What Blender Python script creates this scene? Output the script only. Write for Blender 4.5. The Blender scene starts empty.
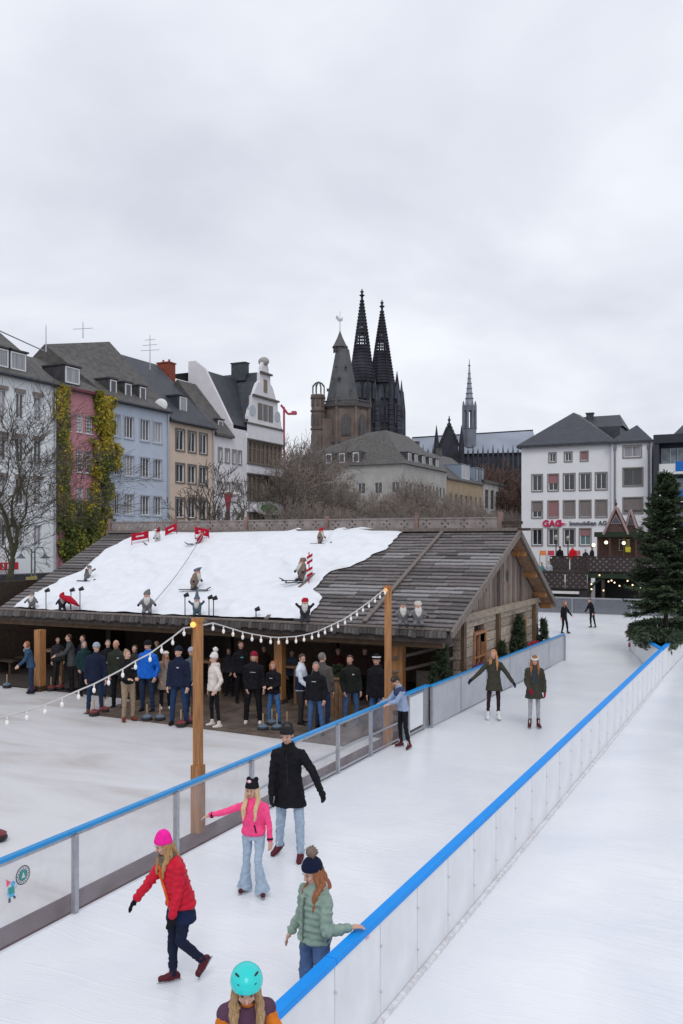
import bpy, bmesh, math, random
from mathutils import Vector, Matrix, noise
random.seed(7)
R_=math.radians
sc=bpy.context.scene
C=sc.collection
# ---------------------------------------------------------------- camera
FPX=880.0; CX=341.5; HY=541.0; CZ=4.4; YAW=R_(26.3)
Fv=Vector((-math.sin(YAW),math.cos(YAW),0)); Rv=Vector((math.cos(YAW),math.sin(YAW),0))
cam_d=bpy.data.cameras.new('camera'); cam=bpy.data.objects.new('camera',cam_d); C.objects.link(cam)
cam.location=(0,0,CZ); cam.rotation_euler=(R_(90),0,YAW)
cam_d.sensor_fit='HORIZONTAL'; cam_d.sensor_width=36; cam_d.lens=FPX/683*36
cam_d.shift_y=(HY-512)/683; cam_d.clip_start=0.1; cam_d.clip_end=5000
sc.camera=cam
# ---------------------------------------------------------------- world
w=bpy.data.worlds.new('World'); sc.world=w; w.use_nodes=True
nt=w.node_tree; N=nt.nodes; L=nt.links
for n in list(N): N.remove(n)
SUN_EL=R_(48); SUN_AZ=R_(150)
out=N.new('ShaderNodeOutputWorld'); bg=N.new('ShaderNodeBackground'); bg.inputs[1].default_value=0.1
sky=N.new('ShaderNodeTexSky'); sky.sky_type='NISHITA'; sky.sun_disc=False
sky.sun_elevation=SUN_EL; sky.sun_rotation=SUN_AZ; sky.air_density=1.5; sky.dust_density=3
tc=N.new('ShaderNodeTexCoord'); sep=N.new('ShaderNodeSeparateXYZ'); L.new(tc.outputs['Generated'],sep.inputs[0])
mx=N.new('ShaderNodeMath'); mx.operation='ABSOLUTE'; L.new(sep.outputs[2],mx.inputs[0])
ad=N.new('ShaderNodeMath'); ad.operation='ADD'; L.new(mx.outputs[0],ad.inputs[0]); ad.inputs[1].default_value=0.22
dx=N.new('ShaderNodeMath'); dx.operation='DIVIDE'; L.new(sep.outputs[0],dx.inputs[0]); L.new(ad.outputs[0],dx.inputs[1])
dy=N.new('ShaderNodeMath'); dy.operation='DIVIDE'; L.new(sep.outputs[1],dy.inputs[0]); L.new(ad.outputs[0],dy.inputs[1])
cb=N.new('ShaderNodeCombineXYZ'); L.new(dx.outputs[0],cb.inputs[0]); L.new(dy.outputs[0],cb.inputs[1])
no=N.new('ShaderNodeTexNoise'); no.inputs['Scale'].default_value=1.15; no.inputs['Detail'].default_value=5; no.inputs['Roughness'].default_value=0.5
no.inputs['Distortion'].default_value=0.25; L.new(cb.outputs[0],no.inputs['Vector'])
cr=N.new('ShaderNodeValToRGB'); L.new(no.outputs['Fac'],cr.inputs[0])
e=cr.color_ramp.elements
e[0].position=0.34; e[0].color=(0.595,0.625,0.705,1); e[1].position=0.63; e[1].color=(0.83,0.86,0.92,1)
m_=e.new(0.47); m_.color=(0.69,0.72,0.795,1)
sc_=N.new('ShaderNodeVectorMath'); sc_.operation='SCALE'; sc_.inputs['Scale'].default_value=10.7; L.new(cr.outputs[0],sc_.inputs[0])
mixc=N.new('ShaderNodeMix'); mixc.data_type='RGBA'; mixc.inputs[0].default_value=0.97
L.new(sky.outputs[0],mixc.inputs[6]); L.new(sc_.outputs[0],mixc.inputs[7])
L.new(mixc.outputs[2],bg.inputs[0]); L.new(bg.outputs[0],out.inputs[0])
# ---------------------------------------------------------------- sun (behind cloud)
sd=bpy.data.lights.new('sun','SUN'); sd.energy=0.85; sd.angle=R_(22); sd.color=(1,0.985,0.96)
so=bpy.data.objects.new('sun',sd); C.objects.link(so)
so.rotation_euler=(R_(90)-SUN_EL,0,R_(180)-SUN_AZ)
vs=sc.view_settings; vs.view_transform='Standard'; vs.look='None'; vs.exposure=0.09; vs.gamma=1
# ---------------------------------------------------------------- calibration helpers (photo ray -> known plane)
def ray(px): return Fv+Rv*((px-CX)/FPX)
def gnd(px,py,z=0.0):
    D=FPX*(CZ-z)/(py-HY); v=ray(px)*D; return Vector((v.x,v.y,z))
def at(px,py,D):
    v=ray(px)*D; return Vector((v.x,v.y,CZ-(py-HY)*D/FPX))
def onX(px,py,X):
    r=ray(px); D=X/r.x; return (D*r.y, CZ-(py-HY)*D/FPX)
def onY(px,py,Y):
    r=ray(px); D=Y/r.y; return (D*r.x, CZ-(py-HY)*D/FPX)
# ---------------------------------------------------------------- materials
MATS={}
def mat(name,col,rough=0.7,var=0.12,scale=8.0,bump=0.0,bscale=None,metal=0.0,spec=0.4,emit=None,es=0.0,stretch=None,col2=None,detail=6,thr=None):
    if name in MATS: return MATS[name]
    m=bpy.data.materials.new(name); m.use_nodes=True; nt=m.node_tree; b=nt.nodes['Principled BSDF']
    b.inputs['Roughness'].default_value=rough; b.inputs['Metallic'].default_value=metal
    b.inputs['Specular IOR Level'].default_value=spec
    tc=nt.nodes.new('ShaderNodeTexCoord'); mp=nt.nodes.new('ShaderNodeMapping')
    nt.links.new(tc.outputs['Object'],mp.inputs[0])
    if stretch: mp.inputs['Scale'].default_value=stretch
    n=nt.nodes.new('ShaderNodeTexNoise'); n.inputs['Scale'].default_value=scale; n.inputs['Detail'].default_value=detail
    nt.links.new(mp.outputs[0],n.inputs['Vector'])
    r=nt.nodes.new('ShaderNodeValToRGB'); nt.links.new(n.outputs['Fac'],r.inputs[0])
    c2=col2 if col2 else tuple(min(1,c*(1+var)) for c in col)
    c1=col if col2 else tuple(c*(1-var) for c in col)
    lo,hi=thr if thr else (0.3,0.7)
    r.color_ramp.elements[0].position=lo; r.color_ramp.elements[1].position=hi
    r.color_ramp.elements[0].color=(*c1,1); r.color_ramp.elements[1].color=(*c2,1)
    nt.links.new(r.outputs[0],b.inputs['Base Color'])
    if bump>0:
        n2=nt.nodes.new('ShaderNodeTexNoise'); n2.inputs['Scale'].default_value=bscale or scale*3; n2.inputs['Detail'].default_value=5
        nt.links.new(mp.outputs[0],n2.inputs['Vector'])
        bp=nt.nodes.new('ShaderNodeBump'); bp.inputs['Strength'].default_value=bump; bp.inputs['Distance'].default_value=0.02
        nt.links.new(n2.outputs['Fac'],bp.inputs['Height']); nt.links.new(bp.outputs[0],b.inputs['Normal'])
    if emit: b.inputs['Emission Color'].default_value=(*emit,1); b.inputs['Emission Strength'].default_value=es
    MATS[name]=m; return m
def glassy(name,col,fac,rough=0.15,vc=None):
    """thin milky plastic or glass sheet: part see-through, part pale surface with sheen"""
    if name in MATS: return MATS[name]
    m=bpy.data.materials.new(name); m.use_nodes=True; nt=m.node_tree; N=nt.nodes
    b=N['Principled BSDF']; o=N['Material Output']; b.inputs['Roughness'].default_value=rough
    b.inputs['Specular IOR Level'].default_value=0.35
    t=N.new('ShaderNodeBsdfTransparent'); mx=N.new('ShaderNodeMixShader')
    tc=N.new('ShaderNodeTexCoord'); n=N.new('ShaderNodeTexNoise'); n.inputs['Scale'].default_value=2.5; n.inputs['Detail'].default_value=7
    nt.links.new(tc.outputs['Object'],n.inputs['Vector'])
    mr=N.new('ShaderNodeMapRange'); mr.inputs[1].default_value=0.3; mr.inputs[2].default_value=0.7
    mr.inputs[3].default_value=fac-0.06; mr.inputs[4].default_value=min(1,fac+0.07)
    nt.links.new(n.outputs['Fac'],mr.inputs[0]); nt.links.new(mr.outputs[0],mx.inputs[0])
    b.inputs['Base Color'].default_value=(*col,1)
    nt.links.new(t.outputs[0],mx.inputs[1]); nt.links.new(b.outputs[0],mx.inputs[2]); nt.links.new(mx.outputs[0],o.inputs[0])
    MATS[name]=m; return m
# ---------------------------------------------------------------- mesh builder
ORG={}
class MB:
    def __init__(s): s.v=[]; s.f=[]; s.mi=[]
    def add(s,vs,fs,mi=0):
        o=len(s.v); s.v+=[tuple(p) for p in vs]; s.f+=[tuple(i+o for i in f) for f in fs]; s.mi+=[mi]*len(fs); return s
    def box(s,x0,x1,y0,y1,z0,z1,mi=0):
        vs=[(x,y,z) for z in (z0,z1) for y in (y0,y1) for x in (x0,x1)]
        return s.add(vs,[(0,2,3,1),(4,5,7,6),(0,1,5,4),(2,6,7,3),(0,4,6,2),(1,3,7,5)],mi)
    def obox(s,c,ax,ay,az,hx,hy,hz,mi=0):
        c=Vector(c); ax=Vector(ax).normalized()*hx; ay=Vector(ay).normalized()*hy; az=Vector(az).normalized()*hz
        vs=[c+ax*i+ay*j+az*k for k in (-1,1) for j in (-1,1) for i in (-1,1)]
        return s.add(vs,[(0,2,3,1),(4,5,7,6),(0,1,5,4),(2,6,7,3),(0,4,6,2),(1,3,7,5)],mi)
    def tube(s,p0,p1,r0,r1,n=8,mi=0,cap=True):
        p0=Vector(p0); p1=Vector(p1); d=p1-p0
        if d.length<1e-6: return s
        d.normalize(); a=d.cross(Vector((0,0,1)));
        if a.length<1e-3: a=d.cross(Vector((1,0,0)))
        a.normalize(); b=d.cross(a)
        vs=[]
        for p,r in ((p0,r0),(p1,r1)):
            for i in range(n):
                t=2*math.pi*i/n; vs.append(p+a*math.cos(t)*r+b*math.sin(t)*r)
        fs=[(i,(i+1)%n,n+(i+1)%n,n+i) for i in range(n)]
        if cap: fs+=[tuple(range(n))[::-1],tuple(range(n,2*n))]
        return s.add(vs,fs,mi)
    def path(s,pts,r,n=6,mi=0):
        for a,b in zip(pts[:-1],pts[1:]): s.tube(a,b,r,r,n,mi)
        return s
    def ell(s,c,rx,ry=None,rz=None,ax=(1,0,0),ay=(0,1,0),az=(0,0,1),nu=14,nv=9,mi=0):
        ry=ry or rx; rz=rz or rx; c=Vector(c); ax=Vector(ax).normalized(); ay=Vector(ay).normalized(); az=Vector(az).normalized()
        vs=[c-az*rz]
        for j in range(1,nv):
            ph=-math.pi/2+math.pi*j/nv
            for i in range(nu):
                t=2*math.pi*i/nu
                vs.append(c+ax*rx*math.cos(ph)*math.cos(t)+ay*ry*math.cos(ph)*math.sin(t)+az*rz*math.sin(ph))
        vs.append(c+az*rz); fs=[]
        for i in range(nu): fs.append((0,1+(i+1)%nu,1+i))
        for j in range(nv-2):
            for i in range(nu):
                a=1+j*nu+i; b=1+j*nu+(i+1)%nu; fs.append((a,b,b+nu,a+nu))
        l=len(vs)-1; o=1+(nv-2)*nu
        for i in range(nu): fs.append((o+i,o+(i+1)%nu,l))
        return s.add(vs,fs,mi)
    def cap(s,p0,p1,r0,r1=None,n=12,mi=0):   # tapered capsule
        r1=r1 if r1 is not None else r0
        s.tube(p0,p1,r0,r1,n,mi); s.ell(p0,r0,nu=n,nv=8,mi=mi); s.ell(p1,r1,nu=n,nv=8,mi=mi); return s
    def loft(s,rings,n=20,mi=0,caps=True):   # rings: centre, ax, ay, rx, ry
        vs=[]
        for c,ax,ay,rx,ry in rings:
            c=Vector(c); ax=Vector(ax).normalized(); ay=Vector(ay).normalized()
            for i in range(n):
                t=2*math.pi*i/n; vs.append(c+ax*rx*math.cos(t)+ay*ry*math.sin(t))
        fs=[]
        for k in range(len(rings)-1):
            for i in range(n):
                a=k*n+i; b=k*n+(i+1)%n; fs.append((a,b,b+n,a+n))
        if caps: fs+=[tuple(range(n))[::-1],tuple(range((len(rings)-1)*n,len(rings)*n))]
        return s.add(vs,fs,mi)
    def prism(s,poly,vec,mi=0):   # planar polygon extruded by vec
        n=len(poly); v=Vector(vec); vs=[Vector(p) for p in poly]+[Vector(p)+v for p in poly]
        fs=[tuple(range(n))[::-1],tuple(range(n,2*n))]+[(i,(i+1)%n,n+(i+1)%n,n+i) for i in range(n)]
        return s.add(vs,fs,mi)
    def build(s,name,mats,parent=None,smooth=False,loc=None,kind=None,label=None,fixn=False,local=False):
        me=bpy.data.meshes.new(name)
        o=Vector(loc) if loc is not None else (ORG.get(parent,Vector((0,0,0))) if parent else Vector((0,0,0)))
        q=Vector((0,0,0)) if local else o
        me.from_pydata([(p[0]-q.x,p[1]-q.y,p[2]-q.z) for p in s.v],[],s.f)
        if not isinstance(mats,(list,tuple)): mats=[mats]
        for m in mats: me.materials.append(m)
        if len(mats)>1: me.polygons.foreach_set('material_index',s.mi)
        if smooth: me.polygons.foreach_set('use_smooth',[True]*len(me.polygons))
        if fixn:
            bm=bmesh.new(); bm.from_mesh(me); bmesh.ops.recalc_face_normals(bm,faces=bm.faces); bm.to_mesh(me); bm.free()
        ob=bpy.data.objects.new(name,me); C.objects.link(ob)
        if parent:
            ob.parent=parent
            if loc is not None: ob.location=Vector(loc)-ORG.get(parent,Vector((0,0,0)))
        elif loc is not None: ob.location=loc
        ORG[ob]=o
        if kind: ob['kind']=kind
        if label: ob['label']=label
        return ob
def tag(o,label=None,cat=None,group=None,kind=None):
    if label: o['label']=label
    if cat: o['category']=cat
    if group: o['group']=group
    if kind: o['kind']=kind
    return o
def thing(name,loc,label,cat,group=None,rz=0.0):
    o=bpy.data.objects.new(name,None); C.objects.link(o); o.location=loc; o.rotation_euler=(0,0,rz); o.empty_display_size=0.3
    ORG[o]=Vector(loc) if rz==0 else Vector((0,0,0))
    return tag(o,label,cat,group)
def inst(name,me,parent,loc,rot=(0,0,0),scale=(1,1,1)):   # another object sharing a mesh; loc in parent's local space
    ob=bpy.data.objects.new(name,me); C.objects.link(ob); ob.parent=parent; ob.location=loc; ob.rotation_euler=rot; ob.scale=scale
    ORG[ob]=Vector((0,0,0)); return ob
# ---------------------------------------------------------------- base materials
M_ice=mat('rink_ice',(0.74,0.76,0.80),0.42,scale=1.2,col2=(0.84,0.85,0.87),bump=0.05,bscale=30,spec=0.3,thr=(0.25,0.75))
M_wood_o=mat('orange_pine',(0.36,0.165,0.06),0.6,0.35,6,0.4,20,stretch=(5,5,0.35))
M_wood_g=mat('weathered_wood',(0.17,0.14,0.125),0.8,0.35,7,0.4,25,stretch=(4,4,0.5))
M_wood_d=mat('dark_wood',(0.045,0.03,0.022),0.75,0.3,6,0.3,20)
M_steel=mat('galvanised_steel',(0.42,0.43,0.46),0.4,0.12,12,0,metal=0.7)
M_blue=mat('blue_plastic',(0.0,0.27,0.80),0.5,0.06,3,spec=0.2)
M_white=mat('white_paint',(0.72,0.72,0.72),0.6,0.05,5)
M_black=mat('black_plastic',(0.015,0.015,0.018),0.5,0.1,8)
M_red=mat('red_paint',(0.42,0.02,0.05),0.5,0.1,6)
# ================================================================ GROUND AND ICE
GZ=-0.15
g=MB(); g.add([(-1500,-300,GZ-0.06),(1500,-300,GZ-0.06),(1500,2500,GZ-0.06),(-1500,2500,GZ-0.06)],[(0,1,2,3)])
g.build('ground',mat('wet_paving',(0.13,0.125,0.125),0.55,0.25,1.5,0.2,20),kind='structure')
def ice_mat():
    m=bpy.data.materials.new('skated_ice'); m.use_nodes=True; nt=m.node_tree; N=nt.nodes; L=nt.links; b=N['Principled BSDF']
    tc=N.new('ShaderNodeTexCoord')
    n1=N.new('ShaderNodeTexNoise'); n1.inputs['Scale'].default_value=0.35; n1.inputs['Detail'].default_value=6; n1.inputs['Distortion'].default_value=1.2; L.new(tc.outputs['Object'],n1.inputs['Vector'])
    r1=N.new('ShaderNodeValToRGB'); L.new(n1.outputs['Fac'],r1.inputs[0]); e=r1.color_ramp.elements
    e[0].position=.3; e[0].color=(.71,.735,.785,1); e[1].position=.68; e[1].color=(.83,.84,.86,1)
    # blade scratches: two stretched fine noises
    tot=None
    for k,(rot,st) in enumerate((((0,0,R_(12)),(0.25,14,1)),((0,0,R_(80)),(0.35,16,1)),((0,0,R_(128)),(0.4,18,1)))):
        mp=N.new('ShaderNodeMapping'); mp.inputs['Rotation'].default_value=rot; mp.inputs['Scale'].default_value=st
        nd=N.new('ShaderNodeTexNoise'); nd.inputs['Scale'].default_value=1.0; nd.inputs['Detail'].default_value=1
        ad=N.new('ShaderNodeVectorMath'); ad.operation='ADD'
        sc2=N.new('ShaderNodeVectorMath'); sc2.operation='SCALE'; sc2.inputs['Scale'].default_value=0.5
        L.new(tc.outputs['Object'],nd.inputs['Vector']); L.new(nd.outputs['Color'],sc2.inputs[0])
        L.new(tc.outputs['Object'],ad.inputs[0]); L.new(sc2.outputs[0],ad.inputs[1]); L.new(ad.outputs[0],mp.inputs[0])
        nn=N.new('ShaderNodeTexNoise'); nn.inputs['Scale'].default_value=1.6; nn.inputs['Detail'].default_value=4; L.new(mp.outputs[0],nn.inputs['Vector'])
        rr=N.new('ShaderNodeMapRange'); rr.inputs[1].default_value=.58; rr.inputs[2].default_value=.70; L.new(nn.outputs['Fac'],rr.inputs[0])
        if tot is None: tot=rr
        else:
            a=N.new('ShaderNodeMath'); a.operation='MAXIMUM'; L.new(tot.outputs[0],a.inputs[0]); L.new(rr.outputs[0],a.inputs[1]); tot=a
    mul=N.new('ShaderNodeMath'); mul.operation='MULTIPLY'; mul.inputs[1].default_value=.30; L.new(tot.outputs[0],mul.inputs[0])
    mx=N.new('ShaderNodeMix'); mx.data_type='RGBA'; L.new(mul.outputs[0],mx.inputs[0]); L.new(r1.outputs[0],mx.inputs[6]); mx.inputs[7].default_value=(.9,.905,.92,1)
    L.new(mx.outputs[2],b.inputs['Base Color']); b.inputs['Roughness'].default_value=.24; b.inputs['Specular IOR Level'].default_value=.38
    n3=N.new('ShaderNodeTexNoise'); n3.inputs['Scale'].default_value=9; n3.inputs['Detail'].default_value=8; L.new(tc.outputs['Object'],n3.inputs['Vector'])
    sm=N.new('ShaderNodeMath'); sm.operation='ADD'; L.new(tot.outputs[0],sm.inputs[0]); L.new(n3.outputs['Fac'],sm.inputs[1])
    bp=N.new('ShaderNodeBump'); bp.inputs['Strength'].default_value=.25; bp.inputs['Distance'].default_value=.01; L.new(sm.outputs[0],bp.inputs['Height']); L.new(bp.outputs[0],b.inputs['Normal'])
    return m
M_ICE=ice_mat()
g=MB(); g.prism([(-7.42,-6,-.12),(30,-6,-.12),(30,54.4,-.12),(-26,54.4,-.12),(-26,33.6,-.12),(-7.42,33.6,-.12)],(0,0,.12))
g.build('rink_ice',M_ICE,kind='structure')
def curl_mat():
    m=bpy.data.materials.new('worn_curling_ice'); m.use_nodes=True; nt=m.node_tree; N=nt.nodes; L=nt.links; b=N['Principled BSDF']
    tc=N.new('ShaderNodeTexCoord'); mp=N.new('ShaderNodeMapping'); mp.inputs['Scale'].default_value=(.16,.42,1); L.new(tc.outputs['Object'],mp.inputs[0])
    n1=N.new('ShaderNodeTexNoise'); n1.inputs['Scale'].default_value=1.6; n1.inputs['Detail'].default_value=9; n1.inputs['Roughness'].default_value=.62; n1.inputs['Distortion'].default_value=.6; L.new(mp.outputs[0],n1.inputs['Vector'])
    sp=N.new('ShaderNodeSeparateXYZ'); L.new(tc.outputs['Object'],sp.inputs[0])
    mr=N.new('ShaderNodeMapRange'); mr.inputs[1].default_value=9.5; mr.inputs[2].default_value=17.8; mr.inputs[3].default_value=0.02; mr.inputs[4].default_value=.13; L.new(sp.outputs[1],mr.inputs[0])
    sb=N.new('ShaderNodeMath'); sb.operation='SUBTRACT'; L.new(n1.outputs['Fac'],sb.inputs[0]); L.new(mr.outputs[0],sb.inputs[1])
    r=N.new('ShaderNodeValToRGB'); L.new(sb.outputs[0],r.inputs[0]); e=r.color_ramp.elements
    e[0].position=.24; e[0].color=(.50,.465,.45,1); e[1].position=.50; e[1].color=(.68,.672,.69,1); k=e.new(.36); k.color=(.61,.595,.60,1)
    L.new(r.outputs[0],b.inputs['Base Color']); b.inputs['Roughness'].default_value=.35; b.inputs['Specular IOR Level'].default_value=.35
    n3=N.new('ShaderNodeTexNoise'); n3.inputs['Scale'].default_value=6; n3.inputs['Detail'].default_value=9; L.new(tc.outputs['Object'],n3.inputs['Vector'])
    bp=N.new('ShaderNodeBump'); bp.inputs['Strength'].default_value=.3; bp.inputs['Distance'].default_value=.015; L.new(n3.outputs['Fac'],bp.inputs['Height']); L.new(bp.outputs[0],b.inputs['Normal'])
    return m
g=MB(); g.prism([(-45,-6,-.2),(-8.17,-6,-.2),(-8.17,18.6,-.2),(-16.2,19.0,-.2),(-16.6,20.0,-.2),(-45,20.2,-.2)],(0,0,.05))
g.build('curling_ice',curl_mat(),kind='structure')
g=MB(); g.box(-8.168,-7.5,-6,34,-.2,-.146)
g.build('walkway_strip',mat('damp_red_paving',(0.085,0.05,0.056),0.6,0.18,5,0.2,30),kind='structure')
g=MB(); g.prism([(-16.35,17.75,-.146),(-8.6,17.45,-.146),(-8.6,24,-.146),(-16.35,24,-.146)],(0,0,.022))
for k in range(14): g.box(-16.3+k*.55,-16.3+k*.55+.53,17.85,23.9,-.12,-.112)
g.build('hut_terrace',mat('muddy_boards',(0.11,0.08,0.062),0.6,0.4,2.2,0.3,20),kind='structure')
g=MB(); g.box(-7.5,-7.425,-6,17.6,-.15,-.02)
g.build('ice_kerb',mat('frosted_rubber',(0.55,0.56,0.60),0.6,0.1,5),kind='structure')
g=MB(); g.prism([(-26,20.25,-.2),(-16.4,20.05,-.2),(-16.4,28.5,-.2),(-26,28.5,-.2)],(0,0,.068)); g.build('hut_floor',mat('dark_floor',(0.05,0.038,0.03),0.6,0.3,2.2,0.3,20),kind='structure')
# ================================================================ BARRIERS
M_pan=glassy('clear_barrier_plastic',(0.50,0.49,0.52),0.13,0.3)
M_pan2=glassy('milky_barrier_plastic',(0.50,0.52,0.57),0.80,0.22)
M_pw=mat('white_barrier_plastic',(0.72,0.735,0.76),0.35,0.07,2.6,0.03,6,spec=0.4)
M_capl=mat('blue_rail_plastic',(0.01,0.26,0.62),0.35,0.08,3)
def glass_barrier(label,pts,mp,rails=(),h=.93,grp='barriers round the ice',skip=(),cap=M_capl,capw=.038):
    """pts: list of (x,y) post positions"""
    p0=pts[0]; t=thing('rink_barrier',(p0[0],p0[1],0),label,'barrier',grp)
    for i,(a,b) in enumerate(zip(pts[:-1],pts[1:])):
        A=Vector((*a,0)); B=Vector((*b,0)); d=(B-A); ln=d.length; d.normalize(); n=Vector((d.y,-d.x,0))
        mid=(A+B)/2
        MB().obox(mid+Vector((0,0,h/2+.01)),d,n,(0,0,1),ln/2-.03,.008,h/2-.02).build('panel',mp,t)
        MB().obox(mid+Vector((0,0,h+.035)),d,n,(0,0,1),ln/2+.001,capw,.020).build('cap_rail',cap,t)
        MB().obox(mid+Vector((0,0,h-.01)),d,n,(0,0,1),ln/2,.02,.018).build('top_frame',M_steel,t)
        if i in rails:
            for zz in (.42,.06):
                MB().obox(mid+Vector((0,0,zz))+n*.02,d,n,(0,0,1),ln/2-.03,.012,.018).build('rail',M_steel,t)
    for i,a in enumerate(pts):
        if i in skip: continue
        A=Vector((*a,0)); b=pts[min(i+1,len(pts)-1)]; c=pts[max(i-1,0)]
        d=(Vector((*b,0))-Vector((*c,0))).normalized(); n=Vector((d.y,-d.x,0))
        MB().obox(A+n*.03+Vector((0,0,h/2)),d,n,(0,0,1),.032,.03,h/2).build('post',M_steel,t)
    return t
ys=[1.9,3.9,5.9,7.94,9.9,11.85]
lb=glass_barrier('nearest glass barrier with blue top rail and two round stickers left of the skaters',[(-7.47,y) for y in ys],M_pan)
glass_barrier('glass barrier section with grey mid rail between the man in black coat and the boy',[(-7.47,11.853+.0),(-7.47,13.2),(-7.47,14.9),(-7.47,16.4),(-7.45,17.9)],M_pan,rails=(0,1,2,3),skip=(0,))
gate=thing('rink_gate',(-7.35,18.4,0),'white rink gate panel with steel frame beside the boy in blue jacket','gate')
MB().box(-7.37,-7.34,18.32,19.12,.16,.90).build('gate_panel',M_pw,gate)
for y in (18.0,18.24,19.2,19.42): MB().box(-7.40,-7.33,y-.035,y+.035,0,.98).build('post',M_steel,gate)
MB().box(-7.40,-7.34,18.28,19.165,.91,.95).build('rail',M_steel,gate); MB().box(-7.40,-7.34,18.28,19.165,.06,.10).build('rail',M_steel,gate)
MB().box(-7.42,-7.30,17.96,19.46,.985,1.025).build('cap_rail',M_capl,gate)
glass_barrier('milky grey barrier running past the gable wall of the hut to the rink corner',[(-7.3,19.5),(-7.26,21.6),(-7.22,23.7),(-7.17,25.9),(-7.12,28.2),(-7.07,30.5),(-7.02,32.7)],M_pan2,h=.95,skip=(1,2,3,4,5))
fb=glass_barrier('smoky glass barrier at the far end of the rink in front of the bridge',[(x,54.3) for x in (-25,-21.6,-18,-14.55,-11.15,-7.7,-4.3,-.9,2.5)],glassy('smoky_plastic',(0.20,0.21,0.24),0.55),h=.92,cap=M_steel,capw=.03)
# right-hand solid white barrier
rb=thing('rink_barrier',(-3.3,2,0),'solid white barrier with thick bright blue rail dividing the two ice lanes','barrier','barriers round the ice')
mpan=MB().box(-.035,.035,.004,.926,.02,.90); me=mpan.build('panel',M_pw,rb,loc=(-3.3,1.83,0),local=True).data
mj=MB().box(-.038,.038,-.0035,.0035,.03,.895).tube((.045,0,.68),(.056,0,.68),.014,.014,8).tube((.045,0,.26),(.056,0,.26),.014,.014,8)
jm=mj.build('joint_strip',mat('joint_grey',(0.56,0.57,0.60),0.5),rb,loc=(-3.3,1.83,0),local=True).data
for k in range(1,30):
    inst('panel',me,rb,(0,-.17+k*.93,0)); inst('joint_strip',jm,rb,(0,-.17+k*.93,0))
c=MB(); 
for k in range(6): c.box(-3.352,-3.250,1.83+k*4.65+.004,1.83+(k+1)*4.65-.004,.90,.96)
c.build('cap_rail',M_blue,rb)
c=MB(); c.box(-3.40,-3.345,1.8,29.7,0.0,.07); c.build('kick_board',mat('pale_kick',(0.62,0.63,0.66),0.6),rb)
c=MB(); c.prism([(-3.26,1.8,.001),(-3.26,29.7,.001),(-3.26,29.7,.035),(-3.26,1.8,.035)],(.05,0,0)); c.build('drift_edge',mat('grey_slush',(0.68,0.68,0.70),0.8,0.2,14,0.5,40),rb)
# small pink sticker on right barrier
y,z=onX(368,933,-3.26)
MB().box(-3.262,-3.258,y-.03,y+.03,z-.05,z+.05).build('sticker',mat('faded_pink',(0.72,0.45,0.47),0.6),rb)
# stickers on the left barrier: round badge and a little dancing gnome print
def disc(mb,cx,cz,r,x,n=24,mi=0,r0=0):
    vs=[]; 
    for i in range(n):
        t=2*math.pi*i/n; vs.append((x,cx+math.cos(t)*r,cz+math.sin(t)*r))
    if r0:
        for i in range(n):
            t=2*math.pi*i/n; vs.append((x,cx+math.cos(t)*r0,cz+math.sin(t)*r0))
        mb.add(vs,[(i,(i+1)%n,n+(i+1)%n,n+i) for i in range(n)],mi)
    else: mb.add(vs,[tuple(range(n))],mi)
X=-7.445
y,z=onX(23,875,X)
M_teal=mat('print_teal',(0.04,0.28,0.26),0.5); M_dk=mat('print_dark',(0.06,0.07,0.09),0.5); M_lb=mat('print_sky_blue',(0.10,0.42,0.70),0.5); M_lt=mat('print_pale',(0.6,0.62,0.62),0.5); M_pk=mat('print_pink',(0.75,0.12,0.22),0.5)
s=MB(); disc(s,y,z,.105,X); disc(s,y,z,.092,X+.002,mi=1,r0=.062); disc(s,y,z,.055,X+.003,mi=2)
s.add([(X+.005,y-.028,z-.03),(X+.005,y+.028,z-.03),(X+.005,y,z+.035)],[(0,1,2)],1)
for k in range(16):
    t=2*math.pi*k/16; cy=y+math.cos(t)*.077; cz=z+math.sin(t)*.077; s.add([(X+.004,cy-.006,cz-.008),(X+.004,cy+.006,cz-.008),(X+.004,cy+.006,cz+.008),(X+.004,cy-.006,cz+.008)],[(0,1,2,3)],0)
s.build('round_sticker',[M_dk,M_lt,M_teal],lb)
y,z=onX(11.5,889,X)
s=MB(); P=lambda a,b:(X+.002,y+a,z+b)
s.add([P(-.07,.04),P(-.005,.075),P(-.075,.13)],[(0,1,2)],0)
disc(s,y+.02,z+.05,.032,X+.002,mi=1); s.add([P(-.045,.03),P(.035,.02),P(.045,-.05),P(-.04,-.055)],[(0,1,2,3)],2)
s.add([P(-.055,.02),P(-.045,.03),P(-.04,-.03),P(-.065,-.07)],[(0,1,2,3)],1); s.add([P(-.04,-.055),P(.045,-.05),P(.04,-.085),P(-.045,-.09)],[(0,1,2,3)],1)
s.add([P(-.045,-.09),P(-.015,-.09),P(-.01,-.14),P(-.045,-.135)],[(0,1,2,3)],3); s.add([P(.015,-.085),P(.04,-.085),P(.065,-.11),P(.04,-.125)],[(0,1,2,3)],3)
s.add([P(.045,0),P(.08,.03),P(.083,.022),P(.05,-.012)],[(0,1,2,3)],1)
s.build('gnome_sticker',[M_pk,M_lb,M_teal,M_dk],lb)
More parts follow.
